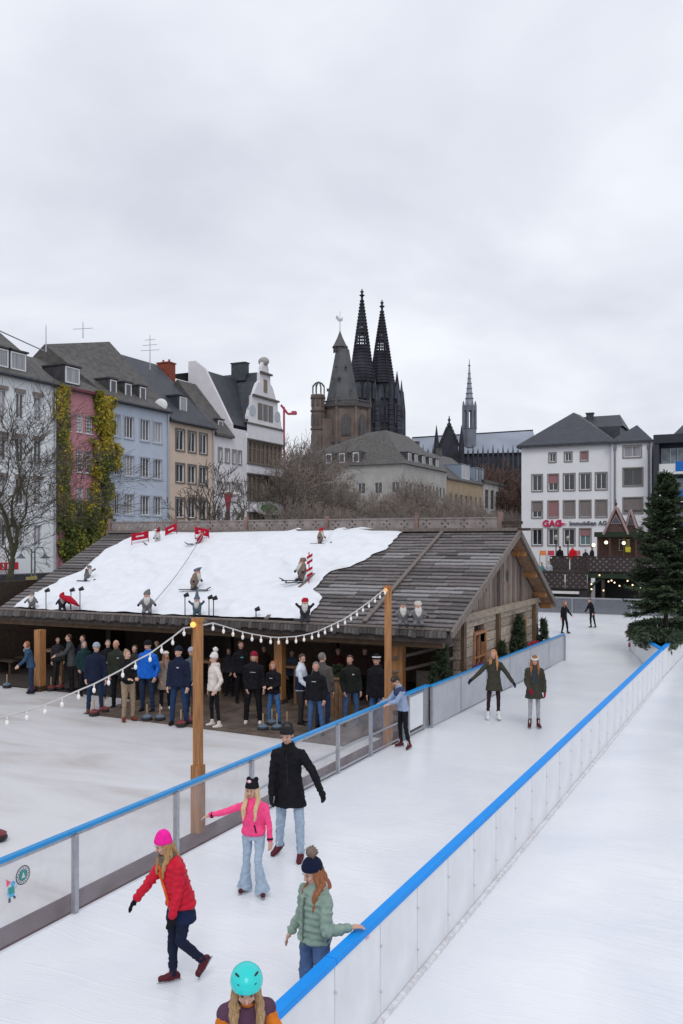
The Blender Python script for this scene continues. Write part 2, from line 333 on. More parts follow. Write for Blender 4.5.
# ================================================================ LIGHT POLES AND BULB STRINGS
M_lamp=mat('lit_bulb_glass',(0.85,0.82,0.78),0.3,0.0,5,emit=(1,0.93,0.85),es=0.05)
def pole(px,pyb,pyt,label,foot):
    b=gnd(px,pyb,GZ); D=(pyb-HY); Dd=FPX*(CZ-GZ)/(pyb-HY); zt=CZ-(pyt-HY)*Dd/FPX
    t=thing('light_pole',b,label,'pole','wooden light poles behind the left barrier')
    a=Vector((1,0,0)); n=Vector((0,1,0))
    MB().obox(b+Vector((0,0,(zt-GZ)/2)),a,n,(0,0,1),.058,.058,(zt-GZ)/2).build('post',M_wood_o,t)
    MB().obox(b+Vector((0,0,foot/2)),a,n,(0,0,1),.082,.082,foot/2).build('foot_casing',M_wood_o,t)
    MB().obox(b+Vector((0,0,zt-GZ+.02)),a,n,(0,0,1),.075,.075,.03).build('cap',M_wood_o,t)
    MB().ell(b+Vector((-.02,-.10,zt-GZ-.05)),.045).build('lamp',mat('amber_lamp',(0.8,0.4,0.1),0.4,emit=(1,0.45,0.1),es=1.2),t,smooth=True)
    return t,Vector((b.x,b.y,zt)),Dd
p1,T1,D1=pole(198,832,621,'front orange wooden light pole behind the barrier left of the pink-jacket girl',1.05)
p2,T2,D2=pole(388,750,588,'rear orange wooden light pole beside the boy at the barrier',.95)
def bulb_mesh():
    m=MB(); q=.60; m.tube((0,0,0),(0,0,-.065),.017,.02,8,1); m.loft([((0,0,-.065),(1,0,0),(0,1,0),.02,.02),((0,0,-.09),(1,0,0),(0,1,0),.036,.036),((0,0,-.12),(1,0,0),(0,1,0),.04,.04),((0,0,-.15),(1,0,0),(0,1,0),.026,.026),((0,0,-.16),(1,0,0),(0,1,0),.006,.006)],10,0)
    m.v=[(a*q,b*q,c*.78) for a,b,c in m.v]
    return m
bmesh0=None
def string(label,pts,grp='bulb strings'):
    """pts: list of world points the bulbs hang from; first and last are anchors"""
    global bmesh0
    t=thing('string_lights',pts[0],label,'string lights',grp)
    MB().path(pts,.011,6).build('cable',mat('pale_cable',(0.55,0.52,0.5),0.6),t)
    for p in pts[1:-1]:
        if bmesh0 is None: bmesh0=bulb_mesh().build('bulb',[M_lamp,mat('white_socket',(0.75,0.72,0.7),0.5)],t,smooth=True,loc=p,local=True).data
        else: inst('bulb',bmesh0,t,Vector(p)-ORG[t])
def lerp(a,b,k): return a+(b-a)*k
bp=[(184,628),(172.7,637),(161.6,645),(150,653.5),(135.5,661),(122.7,669),(108.6,676.5),(94,684),(78.5,690.5),(62,698),(45,705),(26.7,711),(7,716),(-14,721),(-38,727)]
pts=[T1+Vector((0,0,-.08))]
for k,(x,y) in enumerate(bp): pts.append(at(x,y,lerp(D1,10.6,(k+1)/len(bp))))
string('bulb string sagging from the front pole down to the left picture edge',pts)
bp=[(213,626),(223.5,629),(233,632),(242.7,635),(252,637),(261,638.5),(270.6,640),(278.6,640.5),(287,640),(296,639.5),(304,638),(312,636),(318.5,634),(325,631),(331.5,628),(338,625),(345,621.5),(351,617.5),(357,613.5),(363,609),(369,605),(375,600),(380,596),(385,592)]
pts=[T1+Vector((0,0,-.08))]
for k,(x,y) in enumerate(bp): pts.append(at(x,y-3,lerp(D1,D2,(k+1)/(len(bp)+1))))
pts.append(T2+Vector((0,0,-.12)))
string('bulb string hung between the two wooden poles in front of the hut eave',pts)
# ================================================================ THE HUT
YR,ZR=26.9,4.74; YE,ZE=20.6,2.2; YB=31.7; ZB=2.25; XV=-7.15; SL=(ZR-ZE)/(YR-YE); SB=(ZR-ZB)/(YB-YR)
hut=thing('alpine_hut',(-15,26,GZ),'long weathered timber hut with shingle roof partly under a white snow sheet','hut')
def roofz(Y): return ZR-(YR-Y)*SL if Y<=YR else ZR-(Y-YR)*SB
def roofpt(px,py):
    r=ray(px); k=(py-HY)/FPX; D=(CZ-ZR+YR*SL)/(k+SL*r.y); p=r*D; return Vector((p.x,p.y,CZ-k*D))
def xleft(Y): return -22.7+(Y-YE)/(YR-YE)*(-.8)
M_under=mat('roof_underlay',(0.04,0.03,0.025),0.85,0.3,5)
r=MB()
r.add([(-22.7,YE,ZE-.07),(XV-.05,YE,ZE-.07),(XV-.05,YR,ZR-.07),(-23.5,YR,ZR-.07),(-22.7,YE,ZE-.2),(XV-.05,YE,ZE-.2),(XV-.05,YR,ZR-.2),(-23.5,YR,ZR-.2)],[(0,1,2,3),(4,7,6,5),(0,4,5,1),(1,5,6,2),(2,6,7,3),(3,7,4,0)])
r.add([(-23.5,YR,ZR-.07),(XV-.05,YR,ZR-.07),(XV-.05,YB,ZB-.07),(-23.5,YB,ZB-.07),(-23.5,YR,ZR-.2),(XV-.05,YR,ZR-.2),(XV-.05,YB,ZB-.2),(-23.5,YB,ZB-.2)],[(0,1,2,3),(4,7,6,5),(0,4,5,1),(1,5,6,2),(2,6,7,3),(3,7,4,0)])
r.build('roof',M_under,hut)
# shingle boards: individual boards where the snow sheet leaves them bare
sh_m=[mat('shingle_a',(0.145,0.128,0.128),0.85,0.4,9,0.5,30,stretch=(0.6,5,5)),mat('shingle_b',(0.18,0.163,0.163),0.85,0.35,9,0.5,30,stretch=(0.6,5,5)),mat('shingle_c',(0.10,0.088,0.087),0.85,0.4,9,0.5,30,stretch=(0.6,5,5)),mat('shingle_pale',(0.25,0.24,0.245),0.8,0.25,9,0.4,30,stretch=(0.6,5,5))]
sn=Vector((0,-SL,1)).normalized(); sdn=Vector((0,-1,-SL)).normalized(); rows=28; rl=(YR-YE)/rows
# snow sheet edges, traced as points on the roof plane
se_l=[roofpt(*p) for p in ((15,607),(22,600),(38,592),(60,580),(82,571),(100,554),(112,546),(130,538),(148,533),(162,531))]
se_r=[roofpt(*p) for p in ((302,620),(318,607),(322,598),(314,590),(322,580),(330,571),(350,567),(372,556),(388,547),(396,538),(405,531))]
def edge(e,Y):
    e=sorted(e,key=lambda p:p.y)
    if Y<=e[0].y: return e[0].x
    for a,b in zip(e[:-1],e[1:]):
        if a.y<=Y<=b.y: return lerp(a.x,b.x,(Y-a.y)/max(1e-6,b.y-a.y))
    return e[-1].x
smesh=[]
for i,m in enumerate(sh_m):
    for ln in (1.0,):
        mb=MB(); mb.add([(0,0,.0),(1,0,.0),(1,0,.035),(0,0,.035),(0,rl*.80,.0),(1,rl*.80,.0),(1,rl*.80,.03),(0,rl*.80,.03)],[(0,1,2,3),(3,2,6,7),(4,7,6,5),(0,3,7,4),(1,5,6,2),(0,4,5,1)])
        me=bpy.data.meshes.new('shingle_board'); me.from_pydata(mb.v,[],mb.f); me.materials.append(m); smesh.append(me)
pale_spots=[(397,553),(440,561),(467,561),(350,586),(374,587),(425,590),(449,590),(331,588),(480,553)]
ps=[roofpt(*p) for p in pale_spots]
rest=MB(); cnt=0
tilt=math.atan(SL)
for k in range(rows):
    Y=YE+k*rl; z=roofz(Y)
    for (xa,xb) in ((edge(se_r,Y)-.3,XV),(xleft(Y),edge(se_l,Y)+.25)):
        x=xa
        while x<xb-.05:
            ln=random.uniform(.55,1.15) if xa>-18 else random.uniform(.9,1.5); x1=min(x+ln,xb)
            if xb-x1<.3: x1=xb
            pale=any(abs((x+x1)/2-p.x)<.5 and abs(Y+rl/2-p.y)<.22 for p in ps)
            mi=3 if pale else random.choice((0,0,1,1,2,2,0))
            dz=random.uniform(-.006,.008); dyy=random.uniform(-.02,.02)
            if cnt<298:
                ob=bpy.data.objects.new('shingle_board',smesh[mi]); C.objects.link(ob); ob.parent=hut
                ob.location=Vector((x+.006,Y+dyy*.6,z-.062+dz))-ORG[hut]; ob.scale=(x1-x-.012,1,1); ob.rotation_euler=(tilt-.05,0,random.uniform(-.006,.006)); cnt+=1
            else:
                rest.obox(((x+x1)/2,Y+rl*.6,z+SL*rl*.6-.03),(1,0,0),(0,1,SL),sn,(x1-x)/2-.006,rl*.43,.017,mi)
            x=x1
# back slope plus leftovers in one piece
for k in range(18):
    Y=YR+k*(YB-YR)/18+.13; rest.obox(((-23.5+XV)/2,Y,roofz(Y)-.04),(1,0,0),(0,1,-SB),Vector((0,SB,1)),8.17,.18,.012,k%3)
for X in [x*.5 for x in range(-44,-30)]: pass
rest.build('shingles',sh_m,hut,kind='stuff')
# battens running down the roof
for X,ya,yb in ((-9.62,YE+.2,YR-.05),(-12.55,YE+.1,23.6),(-19.9,YR-.4,YR)):
    MB().obox((X,(ya+yb)/2,roofz((ya+yb)/2)+.02),(1,0,0),(0,1,SL),sn,.055,(yb-ya)/2/math.cos(tilt),.025).build('roof_batten',M_wood_g,hut)
MB().obox(((-23.5+XV)/2,YR,ZR+.02),(1,0,0),(0,1,0),(0,0,1),8.15,.16,.05).build('ridge_board',M_wood_g,hut)
# verge boards
for ya,yb,nm in ((YE-.1,YR+.02,1),(YR-.02,YB+.15,-1)):
    za,zb=roofz(max(ya,YE))+(ya-YE)*SL if ya<YE else roofz(ya),roofz(yb)
    mid=Vector((XV+.03,(ya+yb)/2,(za+zb)/2-.06)); dirv=Vector((0,yb-ya,zb-za)); ln=dirv.length/2
    MB().obox(mid,(1,0,0),dirv,Vector((1,0,0)).cross(dirv),.035,ln,.09).build('verge_board',M_wood_g,hut)
# eave: thick layered shingle fringe
fas=MB(); fas.box(-26,XV-.02,YE-.06,YE+.12,1.87,2.12); fas.build('fascia',mat('fascia_wood',(0.055,0.042,0.036),0.85,0.3,8,0.4,30),hut)
frm=[]
for k in range(3):
    mb=MB(); mb.add([(-.052,-.0,-.21+.02*k),(.052,0,-.21+.02*k),(.052,0,0),(-.052,0,0),(-.052,.03,-.21+.02*k),(.052,.03,-.21+.02*k),(.052,.12,.02),(-.052,.12,.02)],[(0,1,2,3),(4,7,6,5),(0,4,5,1),(3,2,6,7),(0,3,7,4),(1,5,6,2)])
    me=bpy.data.meshes.new('eave_shingle'); me.from_pydata(mb.v,[],mb.f); me.materials.append(mat('fringe_%d'%k,[(0.07,.06,.06),(0.10,.09,.087),(0.05,.043,.042)][k],.85,.4,12,.5,30)); frm.append(me)
x=-25.9; n=0
while x<XV-.06:
    ob=bpy.data.objects.new('eave_shingle',random.choice(frm)); C.objects.link(ob); ob.parent=hut; ob.location=Vector((x,YE-.10+random.uniform(-.01,.01),2.20+random.uniform(-.01,.01)))-ORG[hut]; ob.rotation_euler=(R_(-14),0,0); x+=.112; n+=1
MB().obox(((-26+XV)/2,YE-.02,2.215),(1,0,0),(0,1,0),(0,0,1),9.4,.10,.02).build('eave_board',M_wood_g,hut)
MB().box(-26,XV-.3,YE+.15,YE+.33,1.72,1.88).build('eave_beam',mat('brown_beam',(0.11,0.065,0.035),0.7,0.3,5,0.3,20),hut)
MB().box(-21.9,XV-.3,24.2,24.4,3.2,3.45).build('purlin',M_wood_d,hut)
# posts under the eave
for px,pyb in ((40,691),(197,700),(280,709),(398,706)):
    b=gnd(px,pyb,GZ)
    if px>100: r0=ray(px); b=Vector((r0.x,r0.y,0))*((YE+.6)/r0.y); b.z=GZ
    zt=roofz(b.y)-.2
    MB().obox((b.x,b.y,(zt+GZ)/2),(1,0,0),(0,1,0),(0,0,1),.12 if px!=398 else .17,.12,(zt-GZ)/2).build('post',M_wood_o,hut)
    MB().obox((b.x,b.y,GZ+.1),(1,0,0),(0,1,0),(0,0,1),.16 if px!=398 else .2,.16,.06).build('post_shoe',M_wood_d,hut)
for px,Y in ((110,24.3),(230,24.3),(335,24.3)):
    r0=ray(px); b=Vector((r0.x,r0.y,0))*(Y/r0.y); MB().box(b.x-.1,b.x+.1,Y-.1,Y+.1,GZ,3.2).build('post',M_wood_d,hut)
# inner back wall, planks
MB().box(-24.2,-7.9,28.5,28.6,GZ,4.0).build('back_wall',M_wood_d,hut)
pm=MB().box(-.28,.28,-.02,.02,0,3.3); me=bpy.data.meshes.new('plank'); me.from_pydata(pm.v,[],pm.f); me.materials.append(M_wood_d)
MB().box(-24.2,-24.0,21.5,28.6,GZ,3.0).build('shade_end_wall',M_wood_d,hut)  # wall added to cut the light entering the hut from the left
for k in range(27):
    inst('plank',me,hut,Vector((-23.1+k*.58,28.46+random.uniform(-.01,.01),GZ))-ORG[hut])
# interior bar with shelves
MB().box(-17.5,-9.5,26.4,27.0,GZ,.95).build('bar_counter',mat('bar_wood',(0.09,0.05,0.03),0.6,0.3,5),hut)
MB().box(-17.6,-9.4,26.3,27.1,.95,1.0).build('counter_top',mat('bar_top',(0.15,0.09,0.05),0.4,0.3,5),hut)
for z in (1.3,1.7): MB().box(-17,-10,28.15,28.44,z,z+.04).build('shelf',M_wood_d,hut)
# gable wall: logs below, boards above
XW=-7.6; YW0,YW1=22.55,31.2
lm=mat('hewn_log',(0.33,0.27,0.215),0.85,0.35,5,0.6,14,stretch=(3,.6,3)); 
lms=[lm,mat('hewn_log_b',(0.37,0.30,0.235),0.85,0.3,5,0.7,14,stretch=(3,.6,3)),mat('hewn_log_c',(0.27,0.21,0.165),0.85,0.3,5,0.7,14,stretch=(3,.6,3))]
hole=[(23.75,24.75,0.45,1.75),(28.3,29.3,.45,1.75)]
zz=GZ; k=0
while zz<2.2:
    hgt=.27; segs=[(YW0,YW1)]
    for (a,b,c,d) in hole:
        if zz+hgt>c and zz<d:
            ns=[]
            for (s0,s1) in segs:
                if b<=s0 or a>=s1: ns.append((s0,s1))
                else: ns+= [(s0,a),(b,s1)]
            segs=ns
    for (s0,s1) in segs:
        if s1-s0<.05: continue
        o=random.uniform(-.02,.02)
        MB().obox((XW-.10+o*.6,(s0+s1)/2,zz+hgt/2),(1,0,0),(o*.01,1,o*.2),(0,0,1),.10,(s1-s0)/2,hgt/2-.010).build('log',random.choice(lms),hut)
    zz+=hgt
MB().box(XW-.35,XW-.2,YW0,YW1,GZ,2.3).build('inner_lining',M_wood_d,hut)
MB().box(XW-.12,XW+.09,21.3,YW1+.1,2.22,2.42).build('tie_beam',mat('beam_wood',(0.30,0.24,0.18),0.8,0.3,6,0.4,20,stretch=(3,.5,3)),hut)
bw=(YW1-21.4)/38
gm=[mat('gable_board_a',(0.20,0.15,0.125),0.85,0.3,6,0.5,22,stretch=(4,4,.5)),mat('gable_board_b',(0.25,0.195,0.16),0.85,0.3,6,0.5,22,stretch=(4,4,.5)),mat('gable_board_c',(0.15,0.115,0.10),0.85,0.3,6,0.5,22,stretch=(4,4,.5))]
for k in range(38):
    a=21.4+k*bw; b=a+bw-.012; za=min(roofz(a),roofz(b))-.2
    if za<2.5: continue
    x0=XW-.05+(.012 if k%2 else 0)
    MB().add([(x0,a,2.42),(x0,b,2.42),(x0,b,roofz(b)-.2),(x0,a,roofz(a)-.2),(x0+.03,a,2.42),(x0+.03,b,2.42),(x0+.03,b,roofz(b)-.2),(x0+.03,a,roofz(a)-.2)],[(0,1,2,3),(4,7,6,5),(0,4,5,1),(1,5,6,2),(2,6,7,3),(3,7,4,0)]).build('gable_board',random.choice(gm),hut)
for Y in (26.2,28.8): MB().box(XW-.02,XW+.07,Y-.09,Y+.09,2.42,roofz(Y)-.15).build('gable_post',gm[2],hut)
for Y in (26.0,30.4,22.7): MB().box(XW-.1,XW+.10,Y-.11,Y+.11,GZ,2.22).build('corner_post',mat('brown_beam',(0.2,0.1,0.05)),hut)
MB().box(XW+.02,XW+.16,21.0,21.2,1.9,2.3).build('bracket',M_wood_g,hut)
for Y,z in ((24.9,3.15),(27.2,3.3)):   # diamond vents
    MB().prism([(XW+.01,Y,z-.22),(XW+.01,Y+.13,z),(XW+.01,Y,z+.22),(XW+.01,Y-.13,z)],(.012,0,0)).build('diamond_vent',M_dk,hut)
# rafters under rear overhang
for Y,z in ((27.8,0),(29.2,0),(30.6,0),(31.5,0)):
    MB().box(XW,XV-.03,Y-.07,Y+.07,roofz(Y)-.36,roofz(Y)-.2).build('purlin_end',M_wood_o,hut)
MB().obox((-7.36,(YR+YB)/2,(ZR+ZB)/2-.225),(1,0,0),(0,1,-SB),Vector((0,SB,1)),.2,2.65,.01).build('soffit',mat('orange_soffit',(0.22,0.125,0.07),0.7,0.3,5),hut)
M_win=mat('dark_window_glass',(0.02,0.022,0.025),0.12,0.3,4,spec=0.6)
for (a,b,c,d) in hole:
    f=MB()
    f.box(XW-.1,XW+.05,a-.08,a,c-.08,d+.08); f.box(XW-.1,XW+.05,b,b+.08,c-.08,d+.08); f.box(XW-.1,XW+.05,a,b,d,d+.08); f.box(XW-.1,XW+.05,a,b,c-.08,c)
    f.box(XW-.06,XW+.02,(a+b)/2-.025,(a+b)/2+.025,c,d); f.box(XW-.058,XW+.018,a,b,(c+d)/2-.02,(c+d)/2+.02)
    fw=f.build('window',mat('orange_frame',(0.33,0.15,0.07),0.6,0.2,5),hut)
    MB().box(XW-.12,XW-.10,a,b,c,d).build('pane',M_win,fw)
# side porch rails + hanging net to the right of the last post
for z0,z1 in ((1.35,1.55),(1.0,1.18)):
    a=at(418,640,21); MB().tube((-8.9,21.0,z0),(-7.7,22.3,z1+.1),.045,.045,8).build('porch_rail',M_wood_g,hut)
MB().box(-8.6,-7.75,21.9,21.95,.2,.95).build('porch_panel',mat('grey_canvas',(0.20,0.17,0.15),0.9,0.2,8),hut)
# diamond lattice railing panels on the ridge
def lattice(x0,x1,z0,z1,cell,pattern,th=.03,yc=0.0):
    """plate in XZ plane with diamond holes where pattern(i,j) is true; returns MB"""
    m=MB(); nx=max(1,round((x1-x0)/cell)); nz=max(1,round((z1-z0)/cell)); cx=(x1-x0)/nx; cz=(z1-z0)/nz; y0=yc-th/2; y1=yc+th/2
    for i in range(nx):
        for j in range(nz):
            a=x0+i*cx; b=a+cx; c=z0+j*cz; d=c+cz; mxx=(a+b)/2; mzz=(c+d)/2
            if not pattern(i,j,nx,nz): 
                for y,fl in ((y0,1),(y1,0)):
                    f=[(0,1,2,3)] if fl else [(3,2,1,0)]
                    m.add([(a,y,c),(b,y,c),(b,y,d),(a,y,d)],f)
            else:
                hx=cx*.46; hz=cz*.46
                for y,fl in ((y0,1),(y1,0)):
                    vs=[(a,y,c),(b,y,c),(b,y,d),(a,y,d),(mxx,y,mzz-hz),(mxx+hx,y,mzz),(mxx,y,mzz+hz),(mxx-hx,y,mzz)]
                    fs=[(0,1,5,4),(1,2,6,5),(2,3,7,6),(3,0,4,7)]
                    m.add(vs,fs if fl else [tuple(reversed(q)) for q in fs])
                vs=[(mxx,y0,mzz-hz),(mxx+hx,y0,mzz),(mxx,y0,mzz+hz),(mxx-hx,y0,mzz),(mxx,y1,mzz-hz),(mxx+hx,y1,mzz),(mxx,y1,mzz+hz),(mxx-hx,y1,mzz)]
                m.add(vs,[(0,1,5,4),(1,2,6,5),(2,3,7,6),(3,0,4,7)])
    for (q0,q1,p0,p1) in ((x0,x1,z1,z1+.045),(x0,x1,z0-.045,z0)): m.box(q0,q1,yc-.04,yc+.04,p0,p1)
    return m
def clus(i,j,nx,nz):
    g0=i%6; k=g0-1
    return (j in (0,2) and g0 in (1,3)) or (j==1 and g0 in (0,2,4)) if False else ((g0+j)%2==0 and g0<5 and not (j==0 and g0 in(0,4)) and not (j==nz-1 and g0 in (0,4)) )
xs=[-23.4,-20.25,-17.1,-13.85,-10.54,-7.75]
M_lat=mat('lattice_wood',(0.25,0.215,0.205),0.85,0.25,5,0.3,25)
for a,b in zip(xs[:-1],xs[1:]):
    lattice(a+.07,b-.07,4.80,5.11,.105,clus,yc=YR).build('ridge_lattice',M_lat,hut)
for x in xs: MB().box(x-.06,x+.06,YR-.07,YR+.07,4.72,5.26 if x!=xs[-1] else 5.32).build('lattice_post',mat('reddish_post',(0.21,0.14,0.12),0.8,0.2,5),hut)
MB().box(-7.75+.07,-7.05,YR-.06,YR+.06,4.92,5.02).build('ridge_log',M_wood_d,hut); MB().box(-7.4,-6.8,YR-.05,YR+.05,4.72,4.80).build('ridge_log',M_wood_d,hut)
# ---- snow sheet
def snow():
    ns,nt_=150,74; vs=[]; fs=[]
    yl=min(p.y for p in se_l); yr=min(p.y for p in se_r)
    for j in range(nt_+1):
        for i in range(ns+1):
            s=i/ns; t=j/nt_
            ylo=max(YE+.02, lerp(YE+.12,YE+.22,s)+.10*noise.noise(Vector((s*9,1.3,0)))+.05*noise.noise(Vector((s*31,4.3,0))))
            Y=lerp(ylo,YR-.03,t)
            xl=edge(se_l,Y)+.10*noise.noise(Vector((Y*2.2,0,7)))+.05*noise.noise(Vector((Y*7,0,7))); xr=edge(se_r,Y)+.12*noise.noise(Vector((Y*2.5,0,3)))+.05*noise.noise(Vector((Y*8,0,3)))
            X=lerp(xl,xr,s)
            e=min(1,min((X-xl),(xr-X),(Y-ylo)*1.2)/.18); e=max(0,e)**.5
            p=Vector((X,Y,0)); w=noise.noise(Vector((X*.35,Y*.9,2)))*.06
            q=Vector((X*.16+Y*.40,Y*.55-X*.10,5)); fold=abs(noise.noise(q*1.1)); w+=max(0,.05-fold)*1.7
            q=Vector((X*.12-Y*.6,Y*.2+X*.35,9)); fold=abs(noise.noise(q*.9)); w+=max(0,.05-fold)*1.7
            if Y<YE+.9: w+=.03*noise.noise(Vector((X*1.3,Y*7,1)))
            w+=noise.noise(Vector((X*2,Y*2.6,5)))*.003
            vs.append((X,Y,roofz(Y)+.012+e*(.045+w)))
    for j in range(nt_):
        for i in range(ns):
            a=j*(ns+1)+i; fs.append((a,a+1,a+ns+2,a+ns+1))
    # sides
    m=MB(); m.add(vs,fs)
    return m
sn_o=snow().build('snow_sheet',mat('snow_fleece',(0.74,0.76,0.80),0.9,0.04,3,0.15,12,spec=0.1),None,smooth=True,loc=(-17,23,3))
tag(sn_o,'large white fleece sheet imitating snow spread over the left of the hut roof','snow sheet')
# ================================================================ BUILDINGS
M_slate=mat('slate_tiles',(0.055,0.054,0.058),0.6,0.3,2.0,0.5,9); M_slate2=mat('brown_slate',(0.085,0.078,0.074),0.65,0.35,2.2,0.5,9); M_slate3=mat('blue_slate',(0.045,0.048,0.06),0.55,0.25,2.0,0.4,9)
M_stone=mat('grey_stone_surround',(0.24,0.22,0.21),0.8,0.15,5)
M_pane=[mat('window_glass_dark',(0.022,0.025,0.03),0.1,0.4,0.5,spec=0.8),mat('window_glass_grey',(0.07,0.075,0.085),0.12,0.4,0.7,spec=0.8),mat('window_curtain',(0.30,0.30,0.32),0.3,0.35,1.1,stretch=(6,6,.3)),mat('window_glass_dim',(0.04,0.045,0.05),0.1,0.5,0.8,spec=0.8)]
M_blind=mat('red_blind',(0.30,0.15,0.155),0.7,0.1,8)
M_bbl=mat('grey_brown_blind',(0.20,0.17,0.165),0.7,0.15,8)
class Facade:
    """vertical wall plane: P(u,z,d) with u along, d outwards"""
    def __init__(s,origin,du,dn): s.o=Vector(origin); s.du=Vector(du); s.dn=Vector(dn)
    def P(s,u,z,d=0): p=s.o+s.du*u+s.dn*d; return (p.x,p.y,z)
    def box(s,mb,u0,u1,z0,z1,d0,d1,mi=0):
        vs=[s.P(u,z,d) for z in (z0,z1) for d in (d0,d1) for u in (u0,u1)]
        mb.add(vs,[(0,2,3,1),(4,5,7,6),(0,1,5,4),(2,6,7,3),(0,4,6,2),(1,3,7,5)],mi); return mb
    def wall(s,u0,u1,z0,z1,wins,rec=.18):
        us=sorted({u0,u1,*[w[0] for w in wins],*[w[1] for w in wins]}); zs=sorted({z0,z1,*[w[2] for w in wins],*[w[3] for w in wins]})
        us=[u for u in us if u0<=u<=u1]; zs=[z for z in zs if z0<=z<=z1]; m=MB()
        for a,b in zip(us[:-1],us[1:]):
            for c,d in zip(zs[:-1],zs[1:]):
                cu,cz=(a+b)/2,(c+d)/2
                if any(w[0]<cu<w[1] and w[2]<cz<w[3] for w in wins): continue
                m.add([s.P(a,c),s.P(b,c),s.P(b,d),s.P(a,d)],[(0,1,2,3)])
        for w in wins:
            a,b,c,d=w[:4]
            for p,q in (((a,c),(b,c)),((b,c),(b,d)),((b,d),(a,d)),((a,d),(a,c))):
                m.add([s.P(*p),s.P(*q),s.P(*q,-rec),s.P(*p,-rec)],[(0,1,2,3)])
        return m
    def window(s,par,a,b,c,d,fm,pm,style='casement',rec=.12,surround=None,sill=True,blind=None,fw=.07):
        f=MB(); r0,r1=-rec-.03,-rec+.04
        s.box(f,a,a+fw,c,d,r0,r1); s.box(f,b-fw,b,c,d,r0,r1); s.box(f,a+fw,b-fw,d-fw,d,r0,r1); s.box(f,a+fw,b-fw,c,c+fw,r0,r1)
        m_=(a+b)/2
        if style in('casement','cross'): s.box(f,m_-fw*.45,m_+fw*.45,c+fw,d-fw,r0+.005,r1-.005)
        if style=='triple':
            for q in (1/3,2/3): s.box(f,a+(b-a)*q-.035,a+(b-a)*q+.035,c+fw,d-fw,r0+.005,r1-.005)
        if style=='cross': s.box(f,a+fw,b-fw,c+(d-c)*.68-.03,c+(d-c)*.68+.03,r0+.01,r1-.01)
        if style=='grid':
            for q in (1/3,2/3): s.box(f,a+(b-a)*q-.02,a+(b-a)*q+.02,c+fw,d-fw,r0+.005,r1-.005)
            for q in (.2,.4,.6,.8): s.box(f,a+fw,b-fw,c+(d-c)*q-.02,c+(d-c)*q+.02,r0+.01,r1-.01)
        fo=f.build('window',fm,par)
        p=MB(); s.box(p,a+.01,b-.01,c+.01,d-.01,r0-.02,r0-.004); p.build('pane',pm,fo)
        if surround:
            q=MB(); t=.13
            s.box(q,a-t,a,c-t,d+t,0.0,.06); s.box(q,b,b+t,c-t,d+t,0,.06); s.box(q,a,b,d,d+t,0,.058); s.box(q,a,b,c-t,c,0,.08)
            q.build('surround',surround,fo)
        elif sill:
            q=MB(); s.box(q,a-.05,b+.05,c-.07,c,0.0,.08); q.build('sill',fm,fo)
        if blind:
            q=MB(); bm_,fr=blind; s.box(q,a+.02,b-.02,d-(d-c)*fr,d-.02,-.085,-.05); q.build('blind',bm_,fo)
        return fo
def FX(X,Y0): return Facade((X,Y0,0),(0,1,0),(1,0,0))      # faces +X, u = Y - Y0
def FY(Y,X0): return Facade((X0,Y,0),(1,0,0),(0,-1,0))     # faces -Y, u = X - X0
def cols(px_list,y,X,Y0):
    return [(onX(a,y,X)[0]-Y0,onX(b,y,X)[0]-Y0) for a,b in px_list]
XF=-50
GB=GZ-.05
def gable_roof(b,X0,X1,Y0,Y1,ze,zr,m,ov=.35,name='roof',xr=None,th=.25,zl=None):
    """ridge along Y"""
    xr=xr if xr is not None else (X0+X1)/2
    r=MB(); v=[(X0-ov,Y0,ze),(xr,Y0,zl or zr),(X1+ov,Y0,ze),(X0-ov,Y1,ze),(xr,Y1,zr),(X1+ov,Y1,ze)]
    r.add(v,[(0,2,1),(3,4,5),(0,1,4,3),(1,2,5,4),(0,3,5,2)])
    r.add([(X1,Y0,ze-.22),(X1+ov+.02,Y0,ze-.22),(X1+ov+.02,Y0,ze),(X1,Y0,ze),(X1,Y1,ze-.22),(X1+ov+.02,Y1,ze-.22),(X1+ov+.02,Y1,ze),(X1,Y1,ze)],[(0,1,2,3),(4,7,6,5),(0,4,5,1),(1,5,6,2)])
    return r.build(name,m,b)
def body(b,X0,X1,Y0,Y1,z1,m,zr=None,xr=None):
    """side and rear walls (front wall comes from the facade)"""
    w=MB(); w.add([(X0,Y0,GB),(X1,Y0,GB),(X1,Y0,z1),(X0,Y0,z1)],[(0,1,2,3)]); w.add([(X1,Y1,GB),(X0,Y1,GB),(X0,Y1,z1),(X1,Y1,z1)],[(0,1,2,3)])
    w.add([(X0,Y1,GB),(X0,Y0,GB),(X0,Y0,z1),(X0,Y1,z1)],[(0,1,2,3)]); 
    w.add([(X1-.5,Y0,GB),(X1-.5,Y1,GB),(X1-.5,Y1,z1),(X1-.5,Y0,z1)],[(0,1,2,3)],0)
    return w.build('side_wall',m,b)
